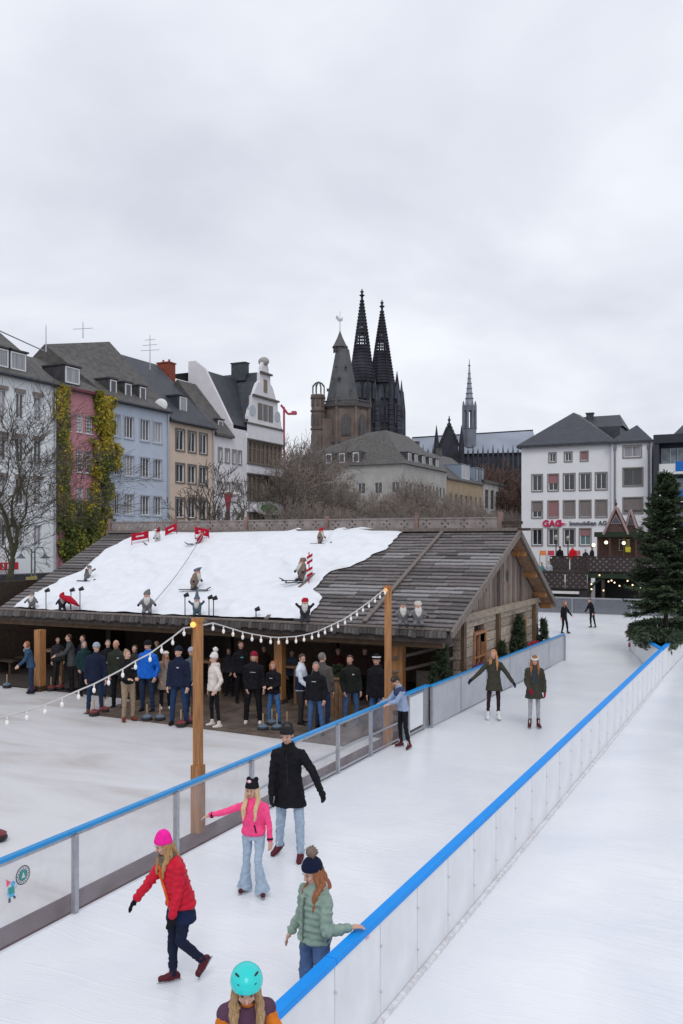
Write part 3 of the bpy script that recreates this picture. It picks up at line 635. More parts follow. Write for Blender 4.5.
def dormer(b,X1,Yc,z0,wd,h,slope,m,fm,pm,depth=None):
    """small box dormer on roof of facade facing +X: front plane a bit behind eave"""
    depth=depth or h/slope+.3
    xf=X1; d=MB(); d.box(xf-depth,xf,Yc-wd/2,Yc+wd/2,z0,z0+h); d.box(xf-depth,xf+.15,Yc-wd/2-.1,Yc+wd/2+.1,z0+h,z0+h+.12)
    do=d.build('dormer',m,b)
    f=MB(); a,c=Yc-wd/2+.12,Yc+wd/2-.12; zz0,zz1=z0+.12,z0+h-.08
    f.box(xf+.005,xf+.07,a,a+.1,zz0,zz1); f.box(xf+.005,xf+.07,c-.1,c,zz0,zz1); f.box(xf+.005,xf+.07,a+.1,c-.1,zz1-.1,zz1); f.box(xf+.005,xf+.07,a+.1,c-.1,zz0,zz0+.1)
    f.build('window_frame',fm,do); MB().box(xf+.003,xf+.03,a+.1,c-.1,zz0+.1,zz1-.1).build('pane',pm,do)
def chimney(b,x,y,z0,z1,hx,hy,m,pots=0):
    c=MB(); c.box(x-hx,x+hx,y-hy,y+hy,z0,z1); c.box(x-hx-.08,x+hx+.08,y-hy-.08,y+hy+.08,z1,z1+.12)
    for k in range(pots): c.tube((x-hx*.5+k*hx,y,z1+.12),(x-hx*.5+k*hx,y,z1+.45),.12,.10,8)
    c.build('chimney',m,b)
def antenna(px,py0,py1,D,label,arms=3):
    p=at(px,py0,D); q=at(px,py1,D)
    t=thing('roof_antenna',p,label,'antenna','roof aerials on the left houses')
    MB().tube(p,q,.05,.03,6).build('mast',M_steel,t)
    for k in range(arms):
        z=lerp(p.z,q.z,.55+.15*k); L_=.9-.2*k
        MB().tube((p.x-Rv.x*L_,p.y-Rv.y*L_,z),(p.x+Rv.x*L_,p.y+Rv.y*L_,z+.1),.025,.025,5).build('crossbar',M_steel,t)
# --- 1 pale blue-white house
def house(name,label,Y0,Y1,ze,zr,wallm,roofm,wcols,wrows,fm,style='casement',surround=None,cat='building',zl=None,depth=14,xr=None,pans=(0,1,2,3),sill=True):
    b=thing(name,(XF-5,(Y0+Y1)/2,GB),label,cat,'old town houses along the left side')
    F=FX(XF,Y0); wins=[(a,c,z0,z1) for (a,c) in wcols for (z0,z1) in wrows]
    F.wall(0,Y1-Y0,GB,ze,wins).build('wall',wallm,b)
    for (a,c,z0,z1) in wins: F.window(b,a,c,z0,z1,fm,M_pane[random.choice(pans)],style,surround=surround,sill=sill)
    body(b,XF-depth,XF,Y0,Y1,ze,wallm)
    if zr: gable_roof(b,XF-depth,XF,Y0,Y1,ze,zr,roofm,zl=zl)
    return b,F
M_wf=mat('white_window_frame',(0.68,0.68,0.70),0.5,0.04,4)
M_w1=mat('pale_blue_render',(0.74,0.77,0.79),0.85,0.05,1.2,0.1,20)
wc=[(a-31,a-31+1.35) for a in (32.0,35.2,38.4)]+cols([(-2.5,6.5),(16,24),(34,42)],410,XF,31)
wc=[(a,c) for a,c in wc]
b1,F1=house('town_house','pale blue-white house at the left picture edge behind the bare tree',31,51.3,16.55,21.9,M_w1,M_slate2,[w for w in wc if w[1]<20.2],[(13.4,15.3),(10.2,12.0),(7.1,9.0),(4.0,5.6)],M_wf,'casement',None)
lt=MB()
for (a,c) in [w for w in wc if w[1]<20.2]:
    for z in (15.32,12.02,9.02): F1.box(MB(),a-.12,c+.12,z,z+.28,.01,.10).build('lintel',mat('brown_lintel',(.24,.20,.19),.8,.2),b1)
for px in (3,21): 
    y=onX(px,366,XF)[0]; dormer(b1,XF-.3,y,16.9,1.7,1.5,.75,M_slate,M_wf,M_pane[2])
y,_=onX(30,572,XF)
F1.box(MB(),2,20.1,1.0,2.0,.02,1.4).build('canopy',mat('black_canopy',(0.03,0.03,0.035),0.5),b1)
F1.box(MB(),2,20.1,GB,.98,.02,.05).build('shop_front',M_pane[0],b1)
# --- shop sign with red letters
def text_mesh(txt,size,ext,name,m,parent,origin,ux,uz,bold=0.0):
    cu=bpy.data.curves.new(name,'FONT'); cu.body=txt; cu.size=size; cu.extrude=ext; cu.offset=bold; cu.resolution_u=3
    o=bpy.data.objects.new(name,cu); C.objects.link(o); dg=bpy.context.evaluated_depsgraph_get(); dg.update()
    me=bpy.data.meshes.new_from_object(o.evaluated_get(dg)); C.objects.unlink(o); bpy.data.objects.remove(o)
    ux=Vector(ux); uz=Vector(uz); nn=ux.cross(uz)
    og=Vector(origin)-ORG.get(parent,Vector((0,0,0)))
    for v in me.vertices: v.co=og+ux*v.co.x+uz*v.co.y+nn*v.co.z
    me.materials.clear(); me.materials.append(m); ob=bpy.data.objects.new(name,me); C.objects.link(ob); ob.parent=parent; ORG[ob]=ORG.get(parent,Vector((0,0,0))); return ob
ya,za=onX(-14,578,XF+.5); 
sg=thing('shop_sign',(XF+.5,ya,3),'red shop sign with pale strokes above the black canopy of the pale house','sign')
y0_,y1_=onX(-14,567,XF+.5)[0],onX(17.5,567,XF+.5)[0]
MB().box(XF+.45,XF+.6,y0_,y1_,onX(5,570,XF+.5)[1],onX(5,562.5,XF+.5)[1]).build('board',mat('sign_red',(0.50,0.01,0.03),0.4),sg)
for px in (1.5,6.5,11.5):
    yy=onX(px,567,XF+.5)[0]; MB().box(XF+.605,XF+.62,yy,yy+.12,onX(px,569,XF+.5)[1],onX(px,564,XF+.5)[1]).build('letter_stroke',M_white,sg)
# --- 2 pink house
M_w2=mat('dusty_pink_render',(0.50,0.225,0.25),0.85,0.10,1.3,0.15,20)
Y0=51.3; cc=cols([(65.5,71),(76.5,83.3),(85.5,92.5)],425,XF,Y0)
b2,F2=house('town_house','narrow dusty-pink house with yellow creeper climbing both edges',51.3,57.1,16.5,20.1,M_w2,M_slate2,cc,[(13.1,14.5),(9.9,11.7),(6.7,8.7),(3.6,5.3)],M_wf,'grid',None)
dormer(b2,XF-.3,onX(75,383,XF)[0],16.8,1.8,1.5,.75,M_slate,M_wf,M_pane[2])
F2.box(MB(),0,5.8,16.3,16.5,.01,.4).build('cornice',mat('dark_red_trim',(0.16,0.03,0.05),0.6),b2)
# --- 3 blue house
M_w3=mat('sky_blue_render',(0.47,0.53,0.62),0.85,0.05,1.0,0.12,20)
Y0=57.1; cc=cols([(113,120),(124,133.5),(140,149.5),(153,161.5)],437,XF,Y0)
b3,F3=house('town_house','sky-blue plastered house with big steep slate roof and white windows',57.1,65.4,16.3,23.4,M_w3,M_slate2,cc,[(13.26,15.1),(10.0,11.75),(6.7,8.4),(3.6,5.2)],M_wf,'triple',mat('blue_surround',(0.42,0.46,0.54),0.8,0.05),zl=21.5)
for px in (113,128,142.5): dormer(b3,XF-.9,onX(px,392,XF-.9)[0],16.9,1.05,1.35,.9,M_slate,M_wf,M_pane[0])
MB().ell((XF-.2,onX(161,405,XF-.2)[0],onX(161,405,XF-.2)[1]),.6,.6,.15,ax=Rv,ay=(0,0,1),az=Fv).build('satellite_dish',M_white,b3,smooth=True)
# --- 4 beige house
M_w4=mat('beige_render',(0.60,0.48,0.39),0.85,0.06,1.0,0.12,20)
Y0=65.4; cc=cols([(176,184),(188.3,195.6),(199.6,206.8)],450,XF,Y0)
b4,F4=house('town_house','beige house with dark grey-framed windows under a dark mansard roof',65.4,72.6,15.6,22.5,M_w4,M_slate3,cc,[(12.9,14.8),(9.9,11.6),(6.6,8.4),(3.4,5.0)],M_wf,'casement',mat('grey_brown_surround',(0.16,0.14,0.13),0.8,0.1),pans=(0,3,0))
dormer(b4,XF-1.1,onX(183,410,XF-1.1)[0],16.4,1.35,1.9,.9,M_slate3,M_wf,M_pane[2])
# --- 5 white small house + party wall
M_w5=mat('off_white_render',(0.68,0.66,0.69),0.85,0.06,1.0,0.12,20)
Y0=72.6; cc=cols([(218.5,221.5),(225.5,229),(232.5,235.5),(238,241)],460,XF,Y0)
b5,F5=house('town_house','small off-white house with narrow windows behind the leafless twisted tree',72.6,78.7,14.9,None,M_w5,M_slate2,cc,[(12.4,13.7),(9.1,10.3),(6.0,7.2),(3,4.2)],M_wf,'casement',M_stone,pans=(0,3))
gable_roof(b5,XF-9,XF,72.6,75.85,15.1,20.8,M_slate2,xr=XF-4.5); MB().box(XF-4,XF-.02,75.86,78.65,14.9,16.0).build('parapet_wall',M_w5,b5)
dormer(b5,XF-.6,74.6,15.4,1.1,1.3,.75,M_slate,M_wf,M_pane[1])
y=onX(186,375,XF-4)[0]
chimney(b5,XF-6.6,73.6,18,at(186.5,364,91).z,.75,.55,mat('red_brick',(0.24,0.055,0.03),0.8,0.3,8,0.4,20),2)
b6=thing('gabled_house',(XF-5,83,GB),'white old house with ornate stepped and curled front gable','building','old town houses along the left side')
pw=MB(); ze6=16.4; Yp=75.9
pts=[(XF-.1,Yp,GB),(XF-.1,Yp,ze6),(XF-3.4,Yp,22.4),(XF-4.6,Yp,23.3),(XF-5.5,Yp,23.3),(XF-5.6,Yp,GB)]
pw.prism(pts,(0,.35,0)); pw.build('party_wall',M_w5,b6)
rr=MB(); # roof behind party wall falling to the front
rr.add([(XF-.1,Yp+.3,ze6),(XF-3.4,Yp+.3,22.2),(XF-3.4,86,22.2),(XF-.1,86,ze6),(XF-9,Yp+.3,22.2),(XF-9,86,22.2)],[(0,3,2,1),(1,2,5,4)]); rr.build('roof',M_slate3,b6)
F6=FX(XF,78.7); Lh=7.4; ca=Lh/2
rr=MB(); zc=22.9; rr.add([(XF+.0,78.7,16.9),(XF,78.7+ca,zc),(XF,86.1,16.9),(XF-10,78.7,16.9),(XF-10,78.7+ca,zc),(XF-10,86.1,16.9)],[(0,1,4,3),(1,2,5,4)]); rr.build('cross_roof',M_slate3,b6)
chimney(b6,XF-3,82.0,22,23.9,.9,.4,M_slate3,0)
row=[(.35+k*.86,.35+k*.86+.72) for k in range(8)]
rw=[(a,b,c,d) for (c,d) in ((12.7,15.0),(8.7,11.4),(5.2,7.4),(1.2,3.2)) for (a,b) in row]
F6.wall(0,Lh,GB,16.9,rw).build('wall',mat('timber_brown',(.20,.165,.14),.8,.2),b6)
for z0,z1 in ((11.6,12.5),(15.25,16.75),(7.5,8.6)): F6.box(MB(),0,Lh,z0,z1,.005,.12).build('white_band',M_w5,b6)
M_bf=mat('brown_frame',(0.22,0.17,0.13),0.7,0.1)
for (a,b,c,d) in rw: F6.window(b6,a,b,c,d,M_bf,M_pane[random.choice((0,3))],'cross',sill=False,fw=.08)
for z0,z1 in ((8.6,8.75),(11.45,11.6),(12.5,12.65),(15.1,15.25),(16.75,16.95)): F6.box(MB(),-.05,Lh+.05,z0,z1,.01,.22).build('moulding',mat('dark_moulding',(0.12,0.11,0.10),0.8),b6)
prof=[(0.25,16.95),(.25,17.6),(.55,18.4),(1.0,18.9),(1.05,19.9),(1.35,20.0),(1.7,20.7),(2.15,21.4),(2.6,21.7),(2.65,22.6),(2.95,22.8),(3.0,23.3),(3.25,23.85),(3.7,24.05)]
prof=prof+[(Lh-u,z) for u,z in reversed(prof[:-1])]
g=MB(); g.prism([F6.P(u,z,0) for u,z in prof],(-.4,0,0)); g.build('gable',M_w5,b6,fixn=True)
for z,w_ in ((19.95,2.6),(22.65,1.1)): F6.box(MB(),ca-w_-.1,ca+w_+.1,z-.1,z+.1,.01,.25).build('moulding',mat('dark_moulding',(0.12,0.11,0.10)),b6)
MB().ell(F6.P(ca,24.0,-.2),.65,.45,.5).build('finial',mat('sandstone_finial',(0.35,0.33,0.32),0.8,0.2),b6,smooth=True)
for u in (ca-1.55,ca-.45,ca+.65): 
    F6.box(MB(),u,u+.9,17.5,19.3,.01,.06).build('window',M_bf,b6); F6.box(MB(),u+.12,u+.78,17.6,19.2,.065,.08).build('window_pane',M_pane[0],b6)
F6.box(MB(),ca-.35,ca+.35,20.6,22.0,.01,.06).build('window',M_bf,b6)
for s in (-1,1): MB().tube(F6.P(ca+s*2.6,18.3,.05),F6.P(ca+s*2.6,18.3,-.3),.6,.6,14).build('scroll',mat('pale_blue_stone',(0.42,0.46,0.50),0.8),b6)
for z in (16.0,12.1):
    for u in (1.5,3.7,5.9): F6.box(MB(),u-.06,u+.06,z-.35,z+.25,.02,.08).build('wall_anchor',M_dk,b6)
sg=thing('shop_sign',F6.P(3.7,7.8,.5),'oval green and white sign on the ornate gabled house','sign')
MB().loft([(F6.P(3.6,7.95,.3),(0,1,0),(0,0,1),2.9,.75),(F6.P(3.6,7.95,.5),(0,1,0),(0,0,1),2.9,.75)],24).build('board',M_white,sg)
MB().loft([(F6.P(3.6,7.95,.51),(0,1,0),(0,0,1),1.7,.45),(F6.P(3.6,7.95,.56),(0,1,0),(0,0,1),1.7,.45)],24).build('emblem',mat('leaf_green',(0.05,0.25,0.04),0.5),sg)
for bb,Ya,Yb,ze_ in ((b1,31,51.2,16.5),(b3,57.2,65.3,16.25),(b4,65.5,72.5,15.55)):
    MB().tube((XF+.42,Ya,ze_-.1),(XF+.42,Yb,ze_-.1),.11,.11,6).build('gutter',M_slate3,bb); MB().tube((XF+.14,Yb-.12,GB),(XF+.14,Yb-.12,ze_-.2),.07,.07,6).build('drainpipe',M_steel,bb)
antenna(46,352,325,72,'thin pole aerial at far left above the pale house roof',0)
antenna(83,338,322,80,'small aerial on top of the big slate roof of the blue house',1)
antenna(150,370,335,84,'tall yagi aerial above the beige house roof',3)
# thin cable from upper left
cw=MB(); cw.path([at(-20,322,60),at(0,331,62),at(22,341,66),at(44,351,71)],.05,5); tag(cw.build('roof_cable',M_steel,None,loc=at(0,331,62)),'taut cable rising from the slate roof to the top left edge','cable')
# --- red crane
crp=at(284,540,150); t=thing('tower_crane',(crp.x,crp.y,GB),'red crane with short folded jib behind the ornate gable','crane')
zt=at(284,407,150).z
MB().obox((crp.x,crp.y,zt/2),(1,0,0),(0,1,0),(0,0,1),.13,.13,zt/2).build('mast',mat('crane_red',(0.42,0.06,0.10),0.5),t)
a=at(281,405,150); b=at(288,414,150); c=at(297,413,150)
MB().path([a,b,c],.22,6).build('jib',mat('crane_red',(0.5,0.03,0.07)),t); MB().obox(at(294,413,150),Rv,Fv,(0,0,1),.4,.35,.3).build('counterweight',mat('crane_red',(0.5,0.03,0.07)),t)
# ---------------------------------------------------------------- middle row along X=-57
M_wm=mat('grey_white_render',(0.40,0.385,0.365),0.85,0.12,.6,0.1,10)
b7=thing('corner_building',(-68,150,GB),'large grey-white building with hipped slate roof and dormers below the cathedral','building','houses behind the bare trees')
ze=17.6
Fa=FX(-57,139); Fb=FY(139,-83)
w1=[(1.2+k*1.9,2.1+k*1.9,z,z+1.9) for k in range(11) for z in (12.6,8.4,4.4)]; w2=[(1.5+k*3.2,2.9+k*3.2,z,z+1.9) for k in range(8) for z in (12.6,8.4,4.4)]
Fa.wall(0,22,GB,ze,w1).build('wall',M_wm,b7); Fb.wall(0,26,GB,ze,w2).build('wall',M_wm,b7)
for w_ in w1: Fa.window(b7,*w_,M_stone,M_pane[0],'none',sill=False)
for w_ in w2: Fb.window(b7,*w_,M_wf,M_pane[0],'casement',sill=False)
r=MB(); v=[(-83.5,138.5,ze),(-56.5,138.5,ze),(-56.5,161,ze),(-83.5,161,ze),(-66.5,146,24.2),(-63.2,146,24.4),(-63.2,157,24.4),(-66.5,157,24.2)]
r.add(v,[(0,1,5,4),(1,2,6,5),(2,3,7,6),(3,0,4,7),(4,5,6,7),(0,3,2,1)]); r.build('roof',M_slate2,b7)
for px in (331,344,358): 
    x,z=onY(px,463,140); d=MB().box(x-.9,x+.9,139.2,142,17.9,20.1).build('dormer',M_slate,b7); MB().box(x-.6,x+.6,139.12,139.18,18.2,19.9).build('window_frame',M_wf,d); MB().box(x-.4,x+.4,139.06,139.11,18.4,19.7).build('pane',M_pane[0],d)
for px in (409.5,416,423.5,430.5,437): dormer(b7,-57.3,onX(px,468,-57.3)[0],17.8,1.7,2.0,.8,M_slate,M_wf,M_pane[1])
b8=thing('yellow_house',(-60,172,GB),'yellowish old house with grey mansard roof and bay dormer','building','houses behind the bare trees')
M_y=mat('ochre_render',(0.34,0.26,0.17),0.85,0.12,.8,0.1,10)
F8=FX(-57,161.3); wz=[(1.6+k*3.2,2.9+k*3.2,z,z+2.2) for k in range(7) for z in (11.5,7.2,3)]
F8.wall(0,23,GB,16.6,wz).build('wall',M_y,b8)
for w_ in wz: F8.window(b8,*w_,M_stone,M_pane[0],'casement',sill=False)
gable_roof(b8,-71,-57,161.3,184.3,16.6,22.6,M_slate2); body(b8,-71,-57,161.3,184.3,16.6,M_y)
for px,mm in ((463.5,M_wf),(467.5,M_wf)): dormer(b8,-57,onX(px,470,-57)[0],16.9,2.6,3.0,.8,mat('blue_grey_zinc',(0.22,0.27,0.34),0.5),mm,M_pane[2])
for px in (477,482.5): dormer(b8,-57,onX(px,472,-57)[0],16.9,2.2,3.0,.8,mat('blue_grey_zinc',(0.22,0.27,0.34),0.5),M_slate3,M_pane[0])
chimney(b8,-64,163,21,24,.5,.5,M_slate2); chimney(b8,-64,176,21,23.8,.5,.5,M_slate2)
b9=thing('grey_office_house',(-60,200,GB),'grey-white house with tall dark windows right of the yellow house','building','houses behind the bare trees')
F9=FX(-57,184.6); wz=[(1.5+k*4.2,4.0+k*4.2,z,z+4.2) for k in range(7) for z in (11.5,5.5)]
F9.wall(0,32,GB,17.0,wz).build('wall',M_wm,b9)
for w_ in wz: F9.window(b9,*w_,M_stone,M_pane[0],'cross',sill=False)
body(b9,-71,-57,184.6,216.6,17,M_wm); MB().box(-71,-56.6,184.6,216.6,17.0,17.7).build('roof',M_slate2,b9)
# ---------------------------------------------------------------- Town-hall tower
D=250; S=D/FPX; M_ts=mat('tower_sandstone',(0.15,0.115,0.098),0.85,0.35,.25,0.4,3); M_ts2=mat('dark_tower_stone',(0.10,0.085,0.08),0.85,0.3,.4,0.4,3); M_tsl=mat('lead_grey_spire',(0.085,0.085,0.09),0.6,0.25,.3,0.3,3)
tw=thing('town_hall_tower',(*at(345,540,D).xy,GB),'brown stone gothic tower with tall grey octagonal spire and side turret','tower')
def Z(y,D=D): return at(0,y,D).z
def rings(prof,px,D,rot=0,n=8):
    c=at(px,500,D); out=[]
    A=Rv*math.cos(rot)+Fv*math.sin(rot); B=-Rv*math.sin(rot)+Fv*math.cos(rot)
    for y,hw in prof: out.append(((c.x,c.y,at(px,y,D).z),A,B,hw*D/FPX,hw*D/FPX))
    return out
q=R_(22.5)
MB().loft(rings([(560,26),(470,24),(465,24.2),(411,24.2),(409,25.6),(406,25.6)],346,D,q),8).build('tower_body',M_ts,tw)
MB().loft(rings([(409,19),(406,18.2),(395,15.8),(355,8.0),(350,7.2)],342.5,D,q),8).build('spire',M_tsl,tw)
MB().loft(rings([(352,6.6),(347,6.8)],340.5,D,q),8).build('lantern',M_ts2,tw)
MB().loft(rings([(347.5,8.3),(345,6.5),(338,3.0),(332,.7),(330,.3)],340,D,q),8).build('lantern_cap',M_tsl,tw)
for k in range(8):
    t_=q+k*math.pi/4; c=at(340.5,349,D); MB().tube((c.x+math.cos(t_)*1.9,c.y+math.sin(t_)*1.9,Z(353)),(c.x+math.cos(t_)*1.9,c.y+math.sin(t_)*1.9,Z(346.5)),.2,.2,5).build('lantern_column',M_tsl,tw)
MB().tube(at(340,331,D),at(340,311,D),.12,.06,5).build('vane_pole',M_steel,tw)
MB().add([at(335.5,318,D),at(337,315,D),at(340,319.5,D),at(343,317,D),at(342.5,321,D),at(339,322,D)],[(0,1,2,3,4,5)]).build('weather_vane',M_steel,tw)
pc=at(346,500,D)
par=MB()
for k in range(8):
    t0=q+k*math.pi/4; r0=26*S
    A=pc+Rv*math.cos(t0)*r0+Fv*math.sin(t0)*r0; t1=t0+math.pi/4; B_=pc+Rv*math.cos(t1)*r0+Fv*math.sin(t1)*r0
    for z in (Z(409),Z(403.5)): par.tube((A.x,A.y,z),(B_.x,B_.y,z),.18,.18,4)
    for j in range(7):
        p=A.lerp(B_,j/7); par.tube((p.x,p.y,Z(409)),(p.x,p.y,Z(403.5)),.12,.12,4)
    MB().tube((A.x,A.y,Z(409)),(A.x,A.y,Z(398)),.38,.1,6).build('pinnacle',M_ts2,tw)
par.build('parapet',M_tsl,tw)
for k in range(8):   # arched two-light windows on each face
    t0=q+k*math.pi/4+math.pi/8; ap=24.2*S*math.cos(math.pi/8); n=Rv*math.cos(t0)+Fv*math.sin(t0); u=Vector((0,0,1)).cross(n)
    for (yb,ytp,wd) in ((438,416,4.6),(470,449,4.0)):
        apx=ap if yb<450 else 24.6*S*math.cos(math.pi/8)+.1
        cc=pc+n*(apx+.05); w_=wd*S; z0,z1=Z(yb),Z(ytp)
        def arch(w,z0,z1,o,d): 
            P=[cc+u*a+n*o+Vector((0,0,0)) for a in ()]
            pts=[(-w,z0),(w,z0),(w,z1-w*1.2),(w*.55,z1-w*.35),(0,z1),(-w*.55,z1-w*.35),(-w,z1-w*1.2)]
            return [Vector(((cc+u*a+n*o).x,(cc+u*a+n*o).y,z)) for a,z in pts]
        fo=MB().prism(arch(w_,z0,z1,0,0),n*.25).build('arched_window',M_ts2,tw)
        for s in (-1,1): MB().prism([Vector(((cc+u*a+n*.26).x,(cc+u*a+n*.26).y,z)) for a,z in ((s*w_*.15,z0+.4),(s*w_*.8,z0+.4),(s*w_*.75,z1-w_*1.3),(s*w_*.3,z1-w_*.8))],n*.05).build('pane',M_pane[0],fo)
for k in range(8):
    t0=q+k*math.pi/4; A=pc+(Rv*math.cos(t0)+Fv*math.sin(t0))*24.6*S; MB().tube((A.x,A.y,GB),(A.x,A.y,Z(409)),.55,.45,6).build('buttress',M_ts,tw)
for y in (445,411): MB().loft(rings([(y,25 if y<430 else 26.2),(y-1.6,25 if y<430 else 26.2)],346,D,q),8).build('string_course',M_ts2,tw)
# small roof hatches on the spire
for (px,y) in ((333,378),(339.5,377),(346,366),(336,366),(328,390),(351,390),(339,398)):
    p=at(px,y,D-3.0-((y-350)/55)*2.4); MB().obox(p,Rv,Fv,(0,0,1),.35,.5,.35).build('spire_hatch',M_dk,tw)
MB().obox(at(325,500,D-1),Rv,Fv,(0,0,1),12*S,4.5,(Z(428)-Z(572))/2+2).build('stair_block',M_ts,tw)
MB().loft(rings([(560,7.5),(399,7.0),(397,7.6),(395,7.6)],318,D-4,q),8).build('turret',M_ts,tw)
for y in (399,412,430,455): MB().loft(rings([(y,8.1),(y-1.5,8.1)],318,D-4,q),8).build('string_course',M_ts2,tw)
for k in range(8):
    t_=q+k*math.pi/4+math.pi/8; c=at(318,395,D-4); n=Rv*math.cos(t_)+Fv*math.sin(t_); u=Vector((0,0,1)).cross(n)
    for yb,yt in ((409,402),(428,416),(452,436)): MB().prism([Vector(((c+n*6.6*S+u*a).x,(c+n*6.6*S+u*a).y,Z(y))) for a,y in ((-.38,yb),(.38,yb),(.38,yt+2),(0,yt),(-.38,yt+2))],n*.1).build('blind_arch',M_ts2,tw)
for k in range(8):
    t_=q+k*math.pi/4; c=at(318.5,395,D-4); r0=6*S; x,y=(c.x+Rv.x*math.cos(t_)*r0+Fv.x*math.sin(t_)*r0, c.y+Rv.y*math.cos(t_)*r0+Fv.y*math.sin(t_)*r0)
    MB().path([(x,y,Z(396)),(x,y,Z(389)),(lerp(x,c.x,.45),lerp(y,c.y,.45),Z(386)),(c.x,c.y,Z(384.5))],.18,5).build('turret_rib',M_ts2,tw)
# ---------------------------------------------------------------- Cathedral
D=545; S=D/FPX; M_ca=mat('soot_black_stone',(0.032,0.033,0.043),0.9,0.5,.12,0.5,1); M_ca2=mat('dark_blue_stone',(0.055,0.058,0.075),0.9,0.5,.15,0.5,1); M_caz=mat('cathedral_lead_roof',(0.27,0.30,0.36),0.6,0.12,.1,stretch=(1,1,.1))
ct=thing('cathedral',(*at(385,540,D).xy,GB),'black gothic cathedral with two openwork spires and long blue-grey nave roof','cathedral')
def spire(px,tip,D,bx):
    c=at(px,500,D); zt=at(px,tip+9,D).z; zb=at(px,382+bx,D).z; hw=12.2*D/FPX; nst=26
    for k in range(8):
        t_=q+k*math.pi/4; dv=Rv*math.cos(t_)+Fv*math.sin(t_); t2=t_+math.pi/4; dv2=Rv*math.cos(t2)+Fv*math.sin(t2); m=MB()
        m.tube((c+dv*hw).to_tuple()[:2]+(zb,),(c.x+dv.x*.3,c.y+dv.y*.3,zt),.75,.35,5)
        for j in range(1,nst):      # crockets
            f=j/nst; rr=hw*(1-f)+.3; m.ell((c.x+dv.x*(rr+.45),c.y+dv.y*(rr+.45),lerp(zb,zt,f)),.5,.5,.7,nu=5,nv=4)
        for j in range(nst):        # tracery bars between the ribs
            f=j/nst; f2=(j+1)/nst; ra=hw*(1-f)+.3; rb_=hw*(1-f2)+.3
            z0,z1=lerp(zb,zt,f),lerp(zb,zt,f2); A=Vector((c.x+dv.x*ra,c.y+dv.y*ra,z0)); B_=Vector((c.x+dv2.x*ra,c.y+dv2.y*ra,z0)); A2=Vector((c.x+dv.x*rb_,c.y+dv.y*rb_,z1)); B2=Vector((c.x+dv2.x*rb_,c.y+dv2.y*rb_,z1))
            m.tube(A,B_,.42,.42,4)
            openw=.42<f<.66 and j%5 not in(0,)
            if not openw: m.add([A,B_,B2,A2],[(0,1,2,3)])
            else: m.tube((A+B_)/2,(A2+B2)/2,.28,.28,4)
        m.build('spire_side',M_ca,ct)
    MB().loft(rings([(tip+10,.9),(tip+7.5,1.4),(tip+6.5,3.0),(tip+5,1.0),(tip+3.5,1.2),(tip+2.8,2.2),(tip+1.8,.8),(tip,.5)],px,D),8).build('finial',M_ca,ct)
spire(362,289,D,0); spire(382,300,D+12,2)
def btower(px,D,bx):
    m=MB()
    m.loft(rings([(560,15),(430,14.5),(428,13.5),(403,13),(401,12.5),(380+bx,11.6)],px,D,q),8)
    m.build('tower_body',M_ca,ct)
    c=at(px,500,D)
    for k in range(8):
        t_=k*math.pi/4+q; dv=Rv*math.cos(t_)+Fv*math.sin(t_); m=MB()
        r0=15.5*D/FPX; x,y=c.x+dv.x*r0,c.y+dv.y*r0
        z1,z2=at(0,402,D).z,at(0,376+bx+(k%3)*4,D).z
        m.tube((x,y,GB),(x,y,z1),1.9,1.6,6); m.tube((x,y,z1),(lerp(x,c.x,.12),lerp(y,c.y,.12),z2),1.5,.2,6)
        for j in range(9): m.ell((x,y,lerp(at(0,445,D).z,z1,j/9)),2.1,2.1,.8,nu=6,nv=4)
        m.build('buttress_pinnacle',M_ca2 if k%2 else M_ca,ct)
        t2=t_+math.pi/8; n=Rv*math.cos(t2)+Fv*math.sin(t2); u=Vector((0,0,1)).cross(n); m=MB(); cc=c+n*(13.3*D/FPX*math.cos(math.pi/8)+.5)
        for lvl,(yb,yt) in enumerate(((424,404),(400,384+bx))):
            for s in (-.5,.5):
                w_=1.3; P=lambda a,y:Vector(((cc+u*a).x,(cc+u*a).y,at(0,y,D).z))
                m.prism([P(s*4-w_,yb),P(s*4+w_,yb),P(s*4+w_,yt+4),P(s*4,yt),P(s*4-w_,yt+4)],n*.4)
        m.build('lancet_window',M_ca2,ct)
btower(362,D,0); btower(384,D+12,2)
MB().loft(rings([(560,10),(412,9),(392,7)],397,D+14,q),8).build('tower_body',M_ca,ct)
MB().loft(rings([(393,3.5),(385,2.4),(371,.2)],397,D+14,q),8).build('pinnacle',M_ca,ct)
MB().loft(rings([(440,3.5),(400,2.6),(380,.2)],403-1.5,D+10,q),8).build('pinnacle',M_ca2,ct)
# nave roof, parallel to picture plane
def RP(px,y,d): p=at(px,y,D+d); return p
r=MB(); a0,a1=RP(412,438,30),RP(533,430.5,30); 
r.add([a0,a1,RP(538,452,12),RP(405,455,12),RP(538,452,48),RP(405,455,48)],[(3,2,1,0),(0,1,4,5),(1,2,4),(0,5,3)]); r.build('nave_roof',M_caz,ct)
m=MB(); c0,c1=RP(405,455,14),RP(538,452,14); m.add([c0,c1,Vector((c1.x,c1.y,GB)),Vector((c0.x,c0.y,GB))],[(0,3,2,1)]); m.build('nave_wall',M_ca2,ct)
for k in range(26):
    px=408+k*5; MB().loft(rings([(560,1.3),(455,1.2),(452,.9),(444 if k%2 else 448,.1)],px,D+8,q),6).build('nave_pinnacle',M_ca2,ct)
m=MB(); a=RP(412,437.8,30); b=RP(533,430.3,30); m.tube(a,b,.5,.5,5); m.build('roof_crest',M_ca,ct)
